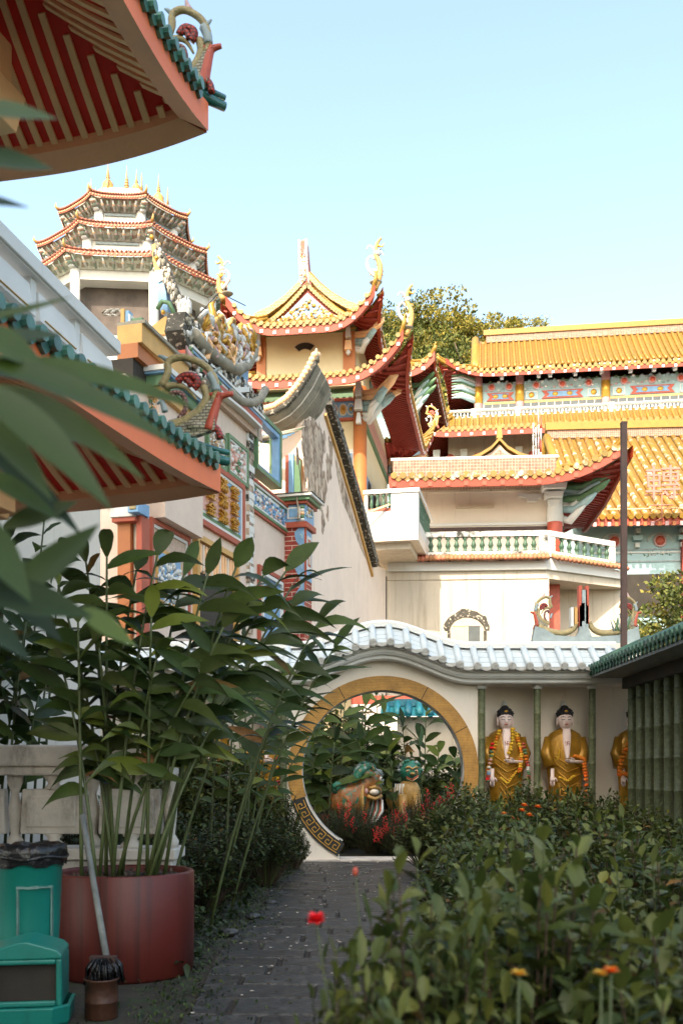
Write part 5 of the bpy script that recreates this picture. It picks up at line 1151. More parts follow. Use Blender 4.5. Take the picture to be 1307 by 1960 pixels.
# ---------------------------------------------------------------- big yellow-roofed hall on the hillside
rng = random.Random(17)
FA = Frame((at(905, 0, 75).x, 75), -8)
hall = FA.empty('great_hall', 'long hall with wide golden roof, pale blue painted frieze and white balustrade, upper right', 'temple')
X = lambda px, y=0: FA.onY(px, 1000, y)[0]
Z = lambda py, y=0, px=905: FA.onY(px, py, y)[1]
hx1 = 30; ex0 = X(853, -1.5)
ze = Z(712, -1.5, 900)
HK = dict(tile=yel_tile, soff=red_dark, raft=red_raft, fasc=red_fasc, ridge=yel_ridge, ends=white_m, rw=.14, hipr=1.1)
hcx = (ex0 + hx1) / 2; hh = (hx1 - ex0) / 2
skirt_roof(hall, hcx, 4.4, hh, 5.9, ze, 2.4, 1.2, .9, 3.5, fh=.22, th=.18, name='eaves_roof', inner=.9, sp=.42, r=.12, nseg=60, disc=True, rn=5, out=.5, **HK)
zr0 = ze + .42; zrd = Z(656, 4.4, 930)
gable_top(hall, X(912, -1), hx1 - 2, -.95, 9.75, zr0, zrd - zr0, .42, .12, yel_tile, yel_ridge, tilewall, axis='x', name='main_roof', ribs=(0,), crv=1.1, rh=.02)
b = MB(); b.box(X(930, 4.4), hx1 - 2, 4.15, 4.65, zrd - .1, zrd + .45, tilewall); b.box(X(925, 4.4), hx1 - 2, 4.05, 4.75, zrd + .45, zrd + .85, yel_ridge); b.build('ridge_band', hall)
b = MB()
for k, (yy, zz_) in enumerate(((-1.2, zr0), (4.4, zrd))): pass
b.tube([(X(912, -1) - .15, -.6 + 5.0 * t, zr0 + (zrd - zr0) * t ** 1.1 + .25) for t in (0, .25, .5, .75, 1)], .3, yel_ridge, n=8); b.build('barge_ridge', hall)
zf1 = ze - .9; zf0 = Z(790, 0, 1000); x0 = X(915)
b = MB(); b.box(x0, hx1 - 2, 0, 8, zf0 - 2, zf1 + .6, ltblue); b.build('wall', hall)
Zp = lambda py: Z(py, 0, 1000)
z_lo, z_hi = Z(768, 0, 1000), Z(722, 0, 1000)
fx = MB(); win = MB()
bays = [(926, 988), (1000, 1152), (1166, 1330)]
xcols = [915, 994, 1158, 1345]
for (p0, p1) in bays:
    a, c = X(p0), X(p1); win.box(a, c, -.08, 0, z_lo - 1.1, z_lo - .15, glass); n = int((c - a) / .55)
    for i in range(n + 1): x = a + (c - a) * i / n; win.box(x - .03, x + .03, -.12, -.08, z_lo - 1.1, z_lo - .15, frame_m)
    fx.box(a, c, -.1, 0, z_lo - .15, z_lo, ochre); fx.box(a, c, -.14, 0, z_hi + .35, z_hi + .6, red_fasc); fx.box(a, c, -.12, 0, z_hi + .2, z_hi + .33, green_p)
    w_ = c - a; cx = (a + c) / 2; hw = w_ * (.42 if w_ < 4 else .26); zc1 = z_lo + .1; zc2 = z_lo + .68
    fx.prism([(cx - hw, zc1), (cx + hw, zc1), (cx + hw - .25, (zc1 + zc2) / 2), (cx + hw, zc2), (cx - hw, zc2), (cx - hw + .25, (zc1 + zc2) / 2)], 'y', -.08, 0, redfin)
    fx.prism([(cx - hw + .35, zc1 + .1), (cx + hw - .35, zc1 + .1), (cx + hw - .55, (zc1 + zc2) / 2), (cx + hw - .35, zc2 - .1), (cx - hw + .35, zc2 - .1), (cx - hw + .55, (zc1 + zc2) / 2)], 'y', -.12, -.08, blue_p)
    for s_ in (-1, 1): fx.ell((cx + s_ * hw * .35, -.13, (zc1 + zc2) / 2), (.22, .05, .16), gold, 8, 4)
    if w_ > 4:
        for s_ in (-1, 1):
            q = cx + s_ * w_ * .39; fx.box(q - .42, q + .42, -.08, 0, zc1, zc2, white_m); fx.box(q - .36, q + .36, -.1, -.08, zc1 + .07, zc2 - .07, ltblue); fx.ell((q, -.1, (zc1 + zc2) / 2), (.22, .06, .22), gold, 8, 4)
    suns = [cx - w_ * .27, cx + w_ * .27] if w_ < 4 else [cx - w_ * .33, cx, cx + w_ * .33]
    for q in suns:
        zc_ = z_lo + 1.08; fx.prism([(q + (.30 if i % 2 else .24) * cos(PI * i / 12), zc_ + (.30 if i % 2 else .24) * sin(PI * i / 12)) for i in range(24)], 'y', -.12, 0, pinkfin); fx.ell((q, -.12, zc_), (.19, .08, .19), redfin, 12, 5)
    for i in range(int(w_ / .3)):
        fx.ell((a + .15 + .3 * i, -.04, z_lo + 1.36 + .1 * (i % 2)), (.13, .05, .1), rng.choice([white_m, ltblue, green_p, bluefin]), 6, 3); fx.ell((a + .15 + .3 * i, -.04, z_lo + .86 + .07 * (i % 3)), (.12, .05, .08), rng.choice([white_m, ltblue, pinkfin, bluefin]), 6, 3)
fx.build('painted_frieze', hall); win.build('windows', hall)
for k, px in enumerate(xcols[:4]):
    b = MB(); x = X(px); b.lathe((x, -.15, z_lo - 1.2), [(.3, 0), (.3, 3.2)], pinkfin, 14); b.lathe((x, -.15, z_lo - .1), [(.32, 0), (.32, 1.2)], gold, 14); b.build('column', hall)
for px in (960, 994, 1030, 1052, 1100, 1150, 1158, 1205, 1250, 1290):
    b = MB(); x = X(px); z_ = z_hi - .15
    for j in range(3): b.box(x - .12 - .07 * j, x + .12 + .07 * j, -.4 - .25 * j, -.05, z_ + .22 * j, z_ + .22 * j + .16, white_m if j != 1 else ltblue, -.02)
    b.build('bracket', hall)
b = MB()
for k in range(9): b.tube([(x0, -.1, z_lo + .2 * k), (x0 - 1.2, -.9 + .1 * (k % 3), z_lo + .2 * k + .25), (x0 - 1.9, -1.1, z_lo + .2 * k + .1)], [.14, .13, .04], [ltblue, white_m, green_p][k % 3], n=6)
b.build('corner_brackets', hall)
# terrace balustrade
yt = -3.6; Zb = lambda py: Z(py, yt, 860); bx0 = X(843, yt)
b = MB(); b.box(bx0, hx1, yt, yt + 6, Zb(812), Zb(803), white_m); b.box(bx0, hx1, yt, yt + .2, Zb(790), Zb(787), white_m); b.box(bx0, hx1, yt - .05, yt + .25, Zb(789) + .02, Zb(786), white_m); b.box(bx0, hx1, yt, yt + .22, Zb(803), Zb(800), white_m)
for px in (845, 906, 990, 1170, 1330): x = X(px, yt); b.box(x - .18, x + .18, yt - .06, yt + .26, Zb(803), Zb(785), white_m)
o_ = b.build('terrace_rail', hall); b = MB(); n = int((hx1 - bx0) / .24)
for i in range(n): x = bx0 + .2 + i * .24; b.lathe((x, yt + .1, Zb(800)), [(.05, 0), (.08, .15), (.04, .3), (.04, Zb(790) - Zb(800))], white_m, 6)
b.build('balusters', o_)
b = MB(); b.box(bx0 + .5, hx1, yt + .6, 12, Zb(812) - 9, Zb(812), cream_w); b.build('lower_wall', hall)
skirt_roof(hall, (bx0 - 1 + hx1) / 2, yt + 4.2, (hx1 - bx0 + 1) / 2, 6.0, Zb(838), 1.8, 1.35, .25, 2, fh=.35, th=.2, name='lower_eaves', inner=.9, sp=.42, r=.12, nseg=40, rn=5, sides=(0, 3), **HK)
b = MB(); zq0 = Zb(845) - 1.6
for i in range(16):
    x = bx0 - .3 + i * 1.9; b.box(x - .2, x + .2, yt + .2, yt + .6, zq0 + .3, zq0 + 1.1, white_m, -.05); b.ell((x + .95, yt + .55, zq0 + .6), (.3, .1, .3), redfin, 12, 5); b.box(x + .3, x + 1.6, yt + .5, yt + .6, zq0 - .6, zq0 + .1, [ltblue, blue_p][i % 2])
b.build('lower_frieze', hall)

# ---------------------------------------------------------------- nearer right-hand hall with lichened roof and the pink sign
FC = Frame((at(1050, 0, 52).x, 52), -4)
rh = FC.empty('right_hall', 'right hall with lichen-flecked golden roof slope and pale blue sunflower frieze under it', 'temple')
X = lambda px, y=0: FC.onY(px, 1000, y)[0]
Z = lambda py, y=0: FC.onY(1200, py, y)[1]
zE = Z(992, -1); yr = 11; zR = Z(838, yr)
gable_top(rh, X(1046, yr), 24, -1, 23, zE, zR - zE, .52, .15, yel_far, yel_ridge, tilewall, axis='x', name='roof', ribs=(0,), crv=1.12, rh=.05)
b = MB(); x0 = X(1046, yr); b.box(x0, 24, yr - .2, yr + .2, zR, Z(822, yr), tilewall); b.box(x0 - .1, 24, yr - .3, yr + .3, Z(822, yr), Z(808, yr), yel_ridge); b.build('ridge_wall', rh)
b = MB(); b.box(X(1000), 24, -1.05, -.85, zE - .35, zE + .0, redfin)
n = 75
for i in range(n): x = X(1100) + i * .35; b.box(x, x + .16, -1.2, -1.05, zE - .42, zE - .22, orange_p if i % 2 else pinkfin); b.tube([(x + .08, -1.3, zE + .02), (x + .08, -1.0, zE + .08)], .14, yel_tile, n=8, smooth=False)
b.tube([(X(1150), -1.4, zE + .35), (24, -1.4, zE + .35)], .04, cream_raft, n=5); b.build('eaves', rh)
b = MB(); yw = .6; b.box(X(1040, yw), 24, yw, 22, 0, zE, ltblue); b.box(X(1120, yw), 24, yw - .1, yw, Z(1180, yw), Z(1100, yw), dark_in); b.build('wall', rh)
b = MB()
for k, px in enumerate((1175, 1262, 1345)):
    x = X(px, yw); zc_ = Z(1036, yw); b.prism([(x + (.36 if i % 2 else .30) * cos(PI * i / 16), zc_ + (.36 if i % 2 else .30) * sin(PI * i / 16)) for i in range(32)], 'y', yw - .08, yw, pinkfin); b.ell((x, yw - .06, zc_), (.26, .08, .26), redfin, 14, 5)
    b.tube([(x + .62 * cos(a), yw - .02, zc_ - .05 + .45 * sin(a)) for a in [PI * i / 10 for i in range(11)]], .035, white_m, n=5)
    relief(b, lambda u, v, w_: (x - .9 + 1.8 * u, yw - w_, zc_ - .75 + .25 * v), 40, [white_m, green_p, bluefin], rng, .07)
for z_ in (1052, 1058, 1075): b.box(X(1130, yw), 24, yw - .05, yw, Z(z_, yw) - .04, Z(z_, yw) + .04, bluefin if z_ != 1058 else white_m)
b.build('sunflower_frieze', rh)
for px in (1217, 1303):
    b = MB(); x = X(px, yw)
    for j in range(4): b.box(x - .1 - .06 * (j % 2 * 2), x + .1 + .06 * (j % 2 * 2), yw - .3 - .1 * j, yw, Z(1050, yw) + .35 * j, Z(1050, yw) + .35 * j + .22, [white_m, ltblue][j % 2], -.02)
    b.build('bracket', rh)
b = MB(); x = X(1305, yw); b.box(x - .1, x + .5, yw - .4, yw, 0, Z(1015, yw), red_dark); b.build('red_column', rh)
SG = Frame((at(1268, 0, 49).x, 49), -4)
sg = SG.empty('rooftop_sign', 'pink openwork character sign on a thin stand before the golden roof', 'sign')
zs = SG.onY(1268, 928, 0)[1]
glyphs('轉', 1.75, signm, sg, 'character', Matrix.Translation((0, 0, zs)) @ Matrix(((1, 0, 0, 0), (0, 0, -1, 0), (0, 1, 0, 0), (0, 0, 0, 1))), .05)
b = MB(); s_ = .03; b.tube([(-.03, .1, SG.onY(1268, 990, 0)[1]), (-.03, .08, zs - .3)], s_, signm, n=6); b.tube([(-.6, .08, zs - .95), (.5, .08, zs - .95)], s_, signm, n=6)
b.tube([(-.85, .08, zs + .45), (.8, .08, zs + .45)], s_, signm, n=6); b.tube([(-.85, .08, zs - .45), (.8, .08, zs - .45)], s_, signm, n=6)
b.tube([(-.03, .1, SG.onY(1268, 990, 0)[1]), (-.03, 2.2, SG.onY(1268, 990, 0)[1] + .2)], s_, signm, n=6); b.build('stand', sg)
# scaffold masts and small gable behind the parapet
ms_ = empty('mast', (at(1030, 0, 50).x, 50, 12), R(-4), 'white and red striped masts standing behind the brown roof parapet', 'mast')
zt = EYE + (HZ - 790) / F * 50 - 12
for k, (dx, m) in enumerate(((-.25, white_m), (0, pinkfin), (.12, redfin), (-.12, white_m))):
    b = MB(); h = zt * (.93, 1, .97, .9)[k]
    for j in range(12): b.tube([(dx, 0, h * j / 12), (dx, 0, h * (j + 1) / 12)], .035, m if j % 2 else white_m, n=6)
    b.build('pole', ms_)
sgb = empty('small_pavilion', (at(955, 0, 50).x, 50, 0), R(-4), 'small golden gabled roof peeping over the brown mosaic parapet', 'pavilion')
zb_ = EYE + (HZ - 876) / F * 50; zt_ = EYE + (HZ - 838) / F * 50
b = MB(); pts = [(-1.5, 0), (-.9, .22), (-.4, .52), (0, .95), (.4, .52), (.9, .22), (1.5, 0)]
b.prism([(x, zb_ + z) for x, z in pts] + [(x, zb_ + z - .16) for x, z in pts[::-1]], 'y', -.2, 3, yel_tile); b.build('roof', sgb)
b = MB(); b.prism([(x * .8, zb_ + z * .8 - .1) for x, z in pts], 'y', 0, 2.8, meshscr); b.prism([(x * .45, zb_ + z * .45 - .02) for x, z in pts], 'y', -.06, 0, tilewall); b.build('gable', sgb)
b = MB(); b.box(-.14, .14, -.2, .3, zb_ + .9, zb_ + 1.5, yel_ridge, .04); b.box(-.05, .05, -.1, .1, zb_ + 1.5, zb_ + 1.7, yel_ridge); b.build('finial', sgb)
b = MB(); b.box(-1.3, 1.3, .1, 2.8, 0, zb_ + .02, tilewall); b.build('wall', sgb)
# extra upturned corner right of the tower
FD = Frame((at(805, 0, 56).x, 56), -10)
sh = FD.empty('side_hall', 'small hall roof corner with red soffit just right of the yellow tower', 'temple')
zc_ = FD.onY(805, 722, 0)[1]; tipx = FD.onY(832, 700, -1.4)[0]
skirt_roof(sh, tipx - 3.5, 3.4, 3.5, 4.8, zc_, 1.6, .8, .8, 1.6, fh=.3, th=.2, name='roof', inner=.9, sp=.36, r=.1, **HK)
b = MB(); b.box(tipx - 5.8, tipx - 1.5, .2, 6, 0, zc_ + .2, ltblue); b.build('wall', sh)
b = MB(); b.prism([(tipx - 6, zc_ + .7), (tipx - 1.2, zc_ + .7), (tipx - 3.5, zc_ + 2)], 'y', .5, 6, yel_tile); b.build('gable', sh)
for k in range(3): bracket(sh, lambda a, d, z, k=k: (tipx - 1.5 + d * .8, .2 - d * .6 + a, zc_ - 1.9 + z + k * .4), 1.3, [white_m, ltblue, green_p])
fish(sh, (tipx - .1, -1.3, zc_ - 3.2), 1.2, sx=1, pal=(ochre, white_m, ochre, redfin, white_m))

b = MB(); p, q = at(851, 712, 60), at(823, 802, 60); m_ = p.lerp(q, .5) + V(-.15, 0, -.2); b.tube([p, p.lerp(m_, .5), m_, q], .02, dark_in, n=5); tag(b.build('cable'), 'thin dark cable hanging between the tower and the great hall', 'cable')
# ---------------------------------------------------------------- octagonal pagoda
PD = 95.0; pc = at(243, 0, PD); A0 = R(-18)
pag = empty('pagoda', (pc.x, PD, 0), 0, 'tall octagonal pagoda with stacked bracketed eaves and gilded spires at upper left', 'pagoda')
def ring8(r, z, n=1): return [(-r * sin(-A0 + PI / 4 * k) if 0 else r * sin(A0 + PI / 4 * k), -r * cos(A0 + PI / 4 * k), z) for k in range(8)]
def oct_loft(b, specs, mat, close=True, sub=1, lift=0):
    P = []
    for r, z in specs:
        R8 = ring8(r, z); row = []
        for k in range(8):
            p, q = Vector(R8[k]), Vector(R8[(k + 1) % 8])
            for s in range(sub): row.append(p.lerp(q, s / sub))
        row.append(row[0]); P.append(row)
    b.grid(P, mat, smooth=False)
zP = lambda py, dr=0: EYE + (HZ - py) / F * (PD - dr)
def tier(r, pye, rb, roof_top_z, zbot, name, open_=False):
    """r eave radius, pye row of the near eave corner, rb body radius"""
    ze = zP(pye, r * .95)
    b = MB(); sub = 10; P = []; e = lambda s: .2 * abs(2 * s / sub - 1) ** 3
    def ringrow(rr, z, lf):
        R8 = ring8(rr, z); row = []
        for k in range(8):
            p, q = Vector(R8[k]), Vector(R8[(k + 1) % 8])
            for s in range(sub): row.append(p.lerp(q, s / sub) + V(0, 0, e(s) * lf) + p.lerp(q, s / sub).xy.to_3d().normalized() * e(s) * .5 * lf)
        row.append(row[0]); return row
    rows = [ringrow(rb * 1.0, roof_top_z, 0), ringrow((r + rb) / 2, ze + (roof_top_z - ze) * .42 , .3), ringrow(r, ze, 1)]
    b.grid(rows, pag_red, smooth=False)
    b.grid([ringrow(r, ze, 1), ringrow(r, ze - .28, 1)], pag_red, smooth=False)
    for s in range(8 * sub * 2):   # tile ends and ribs
        i = s / 2; i0 = int(i); a = rows[2][i0].lerp(rows[2][i0 + 1], i - i0); m_ = rows[1][i0].lerp(rows[1][i0 + 1], i - i0)
        if a.y < 3: b.tube([a + V(0, 0, .12) + a.xy.to_3d().normalized() * .08, m_ + V(0, 0, .1)], .10, pag_red, n=5)
        if a.y < 3: b.ell(a + V(0, 0, -.14) + a.xy.to_3d().normalized() * .05, (.07, .07, .07), cream_raft, 5, 3)
    o = b.build('eaves', pag)
    b = MB(); r2 = rb + (r - rb) * .22
    G = [ringrow(r - .2, ze - .24, 1), ringrow(r - (r - rb) * .4, ze - .4, .35), ringrow(r2, ze - .75, 0), ringrow(rb + .1, ze - .9, 0)]
    b.grid(G, pag_br, smooth=False)
    nn = 8 * 9
    for s in range(nn):      # bracket arms
        u = (s + .5) / nn * 8 * sub; i0 = int(u); p = [g[i0].lerp(g[i0 + 1], u - i0) for g in G]
        if p[0].y < 4: b.tube([p[2] + V(0, 0, -.15), p[1] + V(0, 0, -.22), p[0] + V(0, 0, -.12)], [.09, .12, .07], white_m if s % 2 else pag_gr, n=4); b.ell(p[1] + V(0, 0, -.2), (.16, .16, .12), cream_raft if s % 2 else pinkfin, 5, 3); b.ell(p[2] + V(0, 0, .25), (.16, .16, .14), white_m, 5, 3)
    for k in range(8):
        p0, p1, p2 = G[0][k * sub], G[1][k * sub], G[3][k * sub]
        b.tube([p2, p1 + V(0, 0, -.1), p0], [.22, .22, .1], pag_gr, n=6)
        for j in range(3): b.ell(p2.lerp(p0, .3 + .25 * j) + V(0, 0, -.2), (.34, .34, .16), [white_m, pag_gr, meshscr][j], 6, 3)
    b.build('bracketing', o)
    b = MB(); R8 = ringrow(r, ze + .1, 1)
    for k in range(8): p = R8[k * sub]; b.tube([p, p + p.xy.to_3d().normalized() * .3 + V(0, 0, .25), p + p.xy.to_3d().normalized() * .25 + V(0, 0, .55)], [.14, .1, .03], ochre, n=6); b.tube([p + V(0, 0, .05), rows[0][k * sub]], .14, pag_red, n=6)
    b.build('hip_ridges', o)
    # body under the eave
    b = MB(); zt = ze - .8
    if not open_: oct_loft(b, [(rb, zbot), (rb, zt)], pag_w)
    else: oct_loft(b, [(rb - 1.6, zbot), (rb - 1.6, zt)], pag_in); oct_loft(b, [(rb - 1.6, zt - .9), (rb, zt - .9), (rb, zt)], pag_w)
    for k in range(8):
        p = Vector(ring8(rb, 0)[k]); b.lathe((p.x, p.y, zbot), [(.42, 0), (.42, zt - zbot)], pag_w, 10)
        if not open_: b.lathe((p.x, p.y, zbot), [(.46, 0), (.46, (zt - zbot) * .5)], redfin, 10)
        q = Vector(ring8(rb, 0)[(k + 1) % 8]); nrm = ((p + q) / 2).normalized()
        if not open_:
            a, c = p.lerp(q, .14) + nrm * .04, p.lerp(q, .86) + nrm * .04; h = zt - zbot
            b.beam(a + V(0, 0, zbot + h * .45), c + V(0, 0, zbot + h * .45), .1, h * .5, white_m if k % 2 else ltblue); b.beam(a + V(0, 0, zt - .3), c + V(0, 0, zt - .3), .16, .2, bluefin); b.beam(a + nrm * .03 + V(0, 0, zbot + h * .28), c + nrm * .03 + V(0, 0, zbot + h * .28), .1, .25, redfin)
            relief(b, lambda u, v, w_: a.lerp(c, .1 + .8 * u) + nrm * (.06 + w_) + V(0, 0, zbot + h * (.3 + .35 * v)), 26, [gold, bluefin, pinkfin, white_m], rng, .16)
    b.build('storey_wall', pag)
    return ze
r1, r2, r3 = 6.1, 8.0, 10.0
z1 = zP(368, r1 * .95); z2 = zP(424, r2 * .95); z3 = zP(478, r3 * .95)
tier(r1, 372, 4.8, z1 + .6, z2 + .3, 't')
tier(r2, 426, 6.7, z2 + .7, z3 + .3, 't')
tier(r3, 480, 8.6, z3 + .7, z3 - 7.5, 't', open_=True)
b = MB(); oct_loft(b, [(10.4, z3 - 7.6), (10.4, z3 - 7.2), (9.2, z3 - 7.0)], white_m); oct_loft(b, [(9.6, 0), (9.6, z3 - 7.5)], pag_w); b.build('lower_storeys', pag)
b = MB(); zt = z1 + .5; oct_loft(b, [(4.4, zt), (4.4, zt + .8), (4.0, zt + .85), (4.0, zt + 1.1), (.2, zt + 1.2)], cream_w); b.build('top_terrace', pag)
def stupa(x, y, s, z0):
    b = MB(); b.lathe((x, y, z0), [(.9 * s, 0), (.9 * s, .3 * s), (.7 * s, .45 * s), (.75 * s, .9 * s), (.5 * s, 1.3 * s), (.22 * s, 1.6 * s), (.22 * s, 1.8 * s), (.16 * s, 2.2 * s), (.13 * s, 2.7 * s), (.04 * s, 3.6 * s), (.01, 4.2 * s)], pag_gold, 12)
    for k in range(5): b.lathe((x, y, z0 + (1.75 + .25 * k) * s), [(.26 * s - .03 * k, 0), (.3 * s - .03 * k, .06), (.24 * s - .03 * k, .12)], pag_gold, 10)
    b.build('gilded_spire', pag)
zt += 1.1
stupa(0, 0, 1.0, zt)
for k in range(8): p = ring8(3.3, 0)[k]; stupa(p[0], p[1], .66 if k % 2 == 0 else .5, zt)
for k in range(8): p = ring8(3.9, 0)[k]; b = MB(); b.lathe((p[0] + .3, p[1], zt - .1), [(.12, 0), (.07, .5), (.05, 1.2), (.01, 1.6)], pag_gold, 6); b.build('thin_spire', pag)
# ---------------------------------------------------------------- hill and its trees, ground, path
rng = random.Random(23)
def sm(a, b, x): t = max(0, min(1, (x - a) / (b - a))); return t * t * (3 - 2 * t)
def terr(x, y): return (27 * sm(45, 84, y) + 20 * sm(80, 120, y)) * (.25 + .75 * sm(-8, 6, x)) - 14 * sm(125, 220, y)
hillm = M('hill_ground', (.05, .055, .02), .95, .4, .3, .3, 2)
groundm = M('damp_soil', (.035, .032, .022), .95, .4, 3, .6, 20, col2=(.03, .045, .018), c2t=.55)
b = MB(); ys = [-60, -20, 0, 8, 16, 20, 24, 30, 38, 45] + [45 + 4 * i for i in range(1, 22)] + [150, 200, 300, 600]; xs_ = [-400, -200, -100, -60, -40, -25, -15, -8, -4, 0, 4, 8, 14, 22, 32, 45, 70, 120, 220, 400]
b.grid([[(x, y, terr(x, y)) for x in xs_] for y in ys], hillm, flip=False)
for i, f in enumerate(b.f):
    if max(b.v[k][1] for k in f) <= 45: b.mi[i] = 1
b.mats.append(groundm)
tag(b.build('ground'), kind='structure')
L_ = lambda y: -1.12 + .018 * (y) + .05 * sin(y * 1.3); R_ = lambda y: 1.25 + .04 * sin(y)
pv = MB(); pv.grid([[(L_(y) - .02, y, .004), (R_(y) + .02, y, .004)] for y in [-3 + 20.15 * j / 40 for j in range(41)]], soil)
y = -3.0; k = 0
while y < 17.1:
    h = rng.uniform(.30, .46); h = min(h, 17.14 - y); x = L_(y) - rng.uniform(0, .5) * (k % 2)
    while x < R_(y):
        w_ = rng.uniform(.45, .85); x0 = max(x, L_(y)) + .012; x1 = min(x + w_, R_(y)) - .012; y0, y1 = y + .012, y + h - .012
        if x1 - x0 > .08 and y1 - y0 > .05:
            z = [.022 + rng.uniform(-.005, .007) for _ in range(4)]; c = .012; s_ = rng.uniform(-.012, .012)
            lo = [(x0, y0, .003), (x1 + s_, y0, .003), (x1, y1, .003), (x0 - s_, y1, .003)]; hi = [(x0 + c, y0 + c, z[0]), (x1 + s_ - c, y0 + c, z[1]), (x1 - c, y1 - c, z[2]), (x0 - s_ + c, y1 - c, z[3])]
            pv.add(lo + hi, [(4, 5, 6, 7), (0, 1, 5, 4), (1, 2, 6, 5), (2, 3, 7, 6), (3, 0, 4, 7)], slabm)
        x += w_
    y += h; k += 1
tag(pv.build('path'), kind='structure')
b = MB(); b.box(GX - 1.4, GX + 1.4, 17.15, 17.9, .0, .045, greyst); tag(b.build('threshold'), kind='structure')
# moss and weeds on the verge
b = MB()
for i in range(2600):
    y = 5.4 + 11.5 * rng.random() ** 1.4; x = L_(y) + rng.gauss(-.08, .17); leaf(b, (x, y, .02), rv(rng) + V(0, 0, .9), rng.uniform(.02, .055), .018, lf_m if rng.random() < .6 else lf_x, seg=2)
for i in range(900):
    y = 7.5 + 9 * rng.random(); x = L_(y) - rng.uniform(.1, .9); leaf(b, (x, y, .01 + .1 * rng.random()), rv(rng) + V(0, 0, .5), rng.uniform(.06, .16), .05, rng.choice((lf_x, lf_x, lf_d)), seg=3, droop=.5)
tag(b.build('ground_cover'), kind='stuff')
b = MB()
for i in range(420):
    y = rng.uniform(5, 16.5); b.ell((rng.uniform(L_(y), 1.0), y, .03), (rng.uniform(.008, .02), rng.uniform(.006, .014), .004), rng.choice((greyst, lf_y, brownst)), 5, 3)
tag(b.build('leaf_litter'), kind='stuff')
for i, (px, py, Y, s) in enumerate(((485, 1705, 10.5, .06), (440, 1745, 9.4, .07), (520, 1690, 11.6, .06))):
    b = MB(); P = []
    for a in range(8):
        ph = PI * a / 7; P.append([(s * 1.3 * sin(ph) * cos(t) * (1 + .18 * sin(3 * t + i + a)), s * sin(ph) * sin(t) * (1 + .15 * cos(2 * t + a)), s * cos(ph)) for t in [2 * PI * j / 12 for j in range(13)]])
    b.grid([[(x, y, z * .6) for x, y, z in r_] for r_ in P], slabm); p = at(px, py, Y); o = b.build('edging_stone', None, (p.x, Y, s * .5)); tag(o, ('pale rough edging stone under the dark bushes, largest of three', 'small edging stone nearest the red planter in the dark weeds', 'farthest small edging stone of the left verge')[i], 'stone', 'edging stones')

def tree_mesh(R, H, n, lsz, m1, m2, rng, dens=34, cone=0):
    tr = MB(); tr.tube([(0, 0, 0), (.1, .05, H * .3), (0, .1, H * .7)], [R * .09, R * .07, R * .03], bark, n=7)
    cr = MB(); cl = []
    for i in range(n):
        u = rv(rng); u.normalize(); u = u * rng.random() ** .45; sc_ = 1 - cone * max(0, u.z); p = V(u.x * R * sc_, u.y * R * sc_, H * .62 + u.z * H * .38); cl.append(p)
        if i < 9: tr.tube([(0, .05, H * .35), (p.x * .5, p.y * .5, (p.z + H * .35) / 2), tuple(p)], [R * .05, R * .03, R * .01], bark, n=5)
    for p in cl:
        cr_ = R * rng.uniform(.18, .36); m = m2 if rng.random() < .35 else m1
        for k in range(dens):
            d = rv(rng); d.normalize(); q = p + V(d.x, d.y, d.z * .7) * cr_ * rng.uniform(.55, 1.0); a = rv(rng); a.normalize(); c_ = a.cross(d + V(0, 0, .6)).normalized(); e = c_.cross(a); s_ = lsz * rng.uniform(.5, 1.2)
            cr.add([q - c_ * s_ * .35, q - a * s_ * .0 + e * s_ * .6 - c_ * s_ * .15, q + c_ * s_ * .4, q - e * s_ * .55], [(0, 1, 2, 3)], m, False)
    return tr, cr
protos = []
def tree(R, H, n, lsz, m1, m2, loc, label, name='tree', dens=34, cone=0):
    o = empty(name, loc, rng.uniform(0, 6), label, 'tree', 'trees on the hill'); a, c = tree_mesh(R, H, n, lsz, m1, m2, rng, dens, cone); a.build('trunk', o); c.build('crown', o); return o
tp = [(742, 588, 112, .9), (775, 578, 118, 1.1), (812, 574, 116, 1.0), (850, 566, 118, 1.15), (893, 592, 116, 1.0), (925, 596, 114, 1.0), (958, 610, 118, .9), (984, 602, 120, 1.0), (1010, 612, 122, .8),
      (735, 640, 104, 1.0), (768, 632, 106, 1.0), (806, 640, 104, .95), (838, 628, 107, 1.1), (876, 640, 105, 1.1), (910, 650, 103, 1.0), (946, 655, 104, .9), (985, 652, 104, .8),
      (745, 694, 96, 1.0), (785, 700, 94, 1.05), (822, 690, 96, 1.0), (858, 702, 94, 1.0), (895, 705, 93, 1.0), (812, 744, 87, .95), (848, 750, 86, 1.0), (882, 756, 85, .9), (780, 750, 86, .9), (835, 790, 81, .8), (868, 796, 80, .8), (806, 796, 80, .8)]
P3 = []
for k in range(4): P3.append(tree(4.3, 9.5, (60, 54, 58, 50)[k], .34, (tree_a, tree_b, tree_a, tree_b)[k], (tree_b, tree_a, tree_a, tree_b)[k], (0, 0, 0), '', name='hill_tree', dens=75))
for i, (px, py, Y, s) in enumerate(tp):
    k = (1, 3)[i % 2] if 2 <= i <= 8 else (0, 2, 0, 1, 2)[i % 5]; p = at(px, py, Y)
    if i < 4 and P3[i].get('used') is None and False: pass
    o = copy_tree(P3[k]); o.location = (p.x, Y, p.z - 9.5 * s); o.scale = (s, s, s); o.rotation_euler.z = rng.uniform(0, 6)
    side = ('skyline row of the hill, leftmost beside the tower', 'skyline row of the hill')[0 if i == 0 else 1]
    o['label'] = ('dark green broad tree on the wooded hillside between tower and hall' if k in (0, 2) else 'yellowish olive broad tree on the wooded hillside between tower and hall'); o['group'] = 'dark trees on the hill' if k in (0, 2) else 'olive trees on the hill'
for o in P3:
    for ch in [x for x in C.objects if x.parent == o]: bpy.data.objects.remove(ch)
    bpy.data.objects.remove(o)
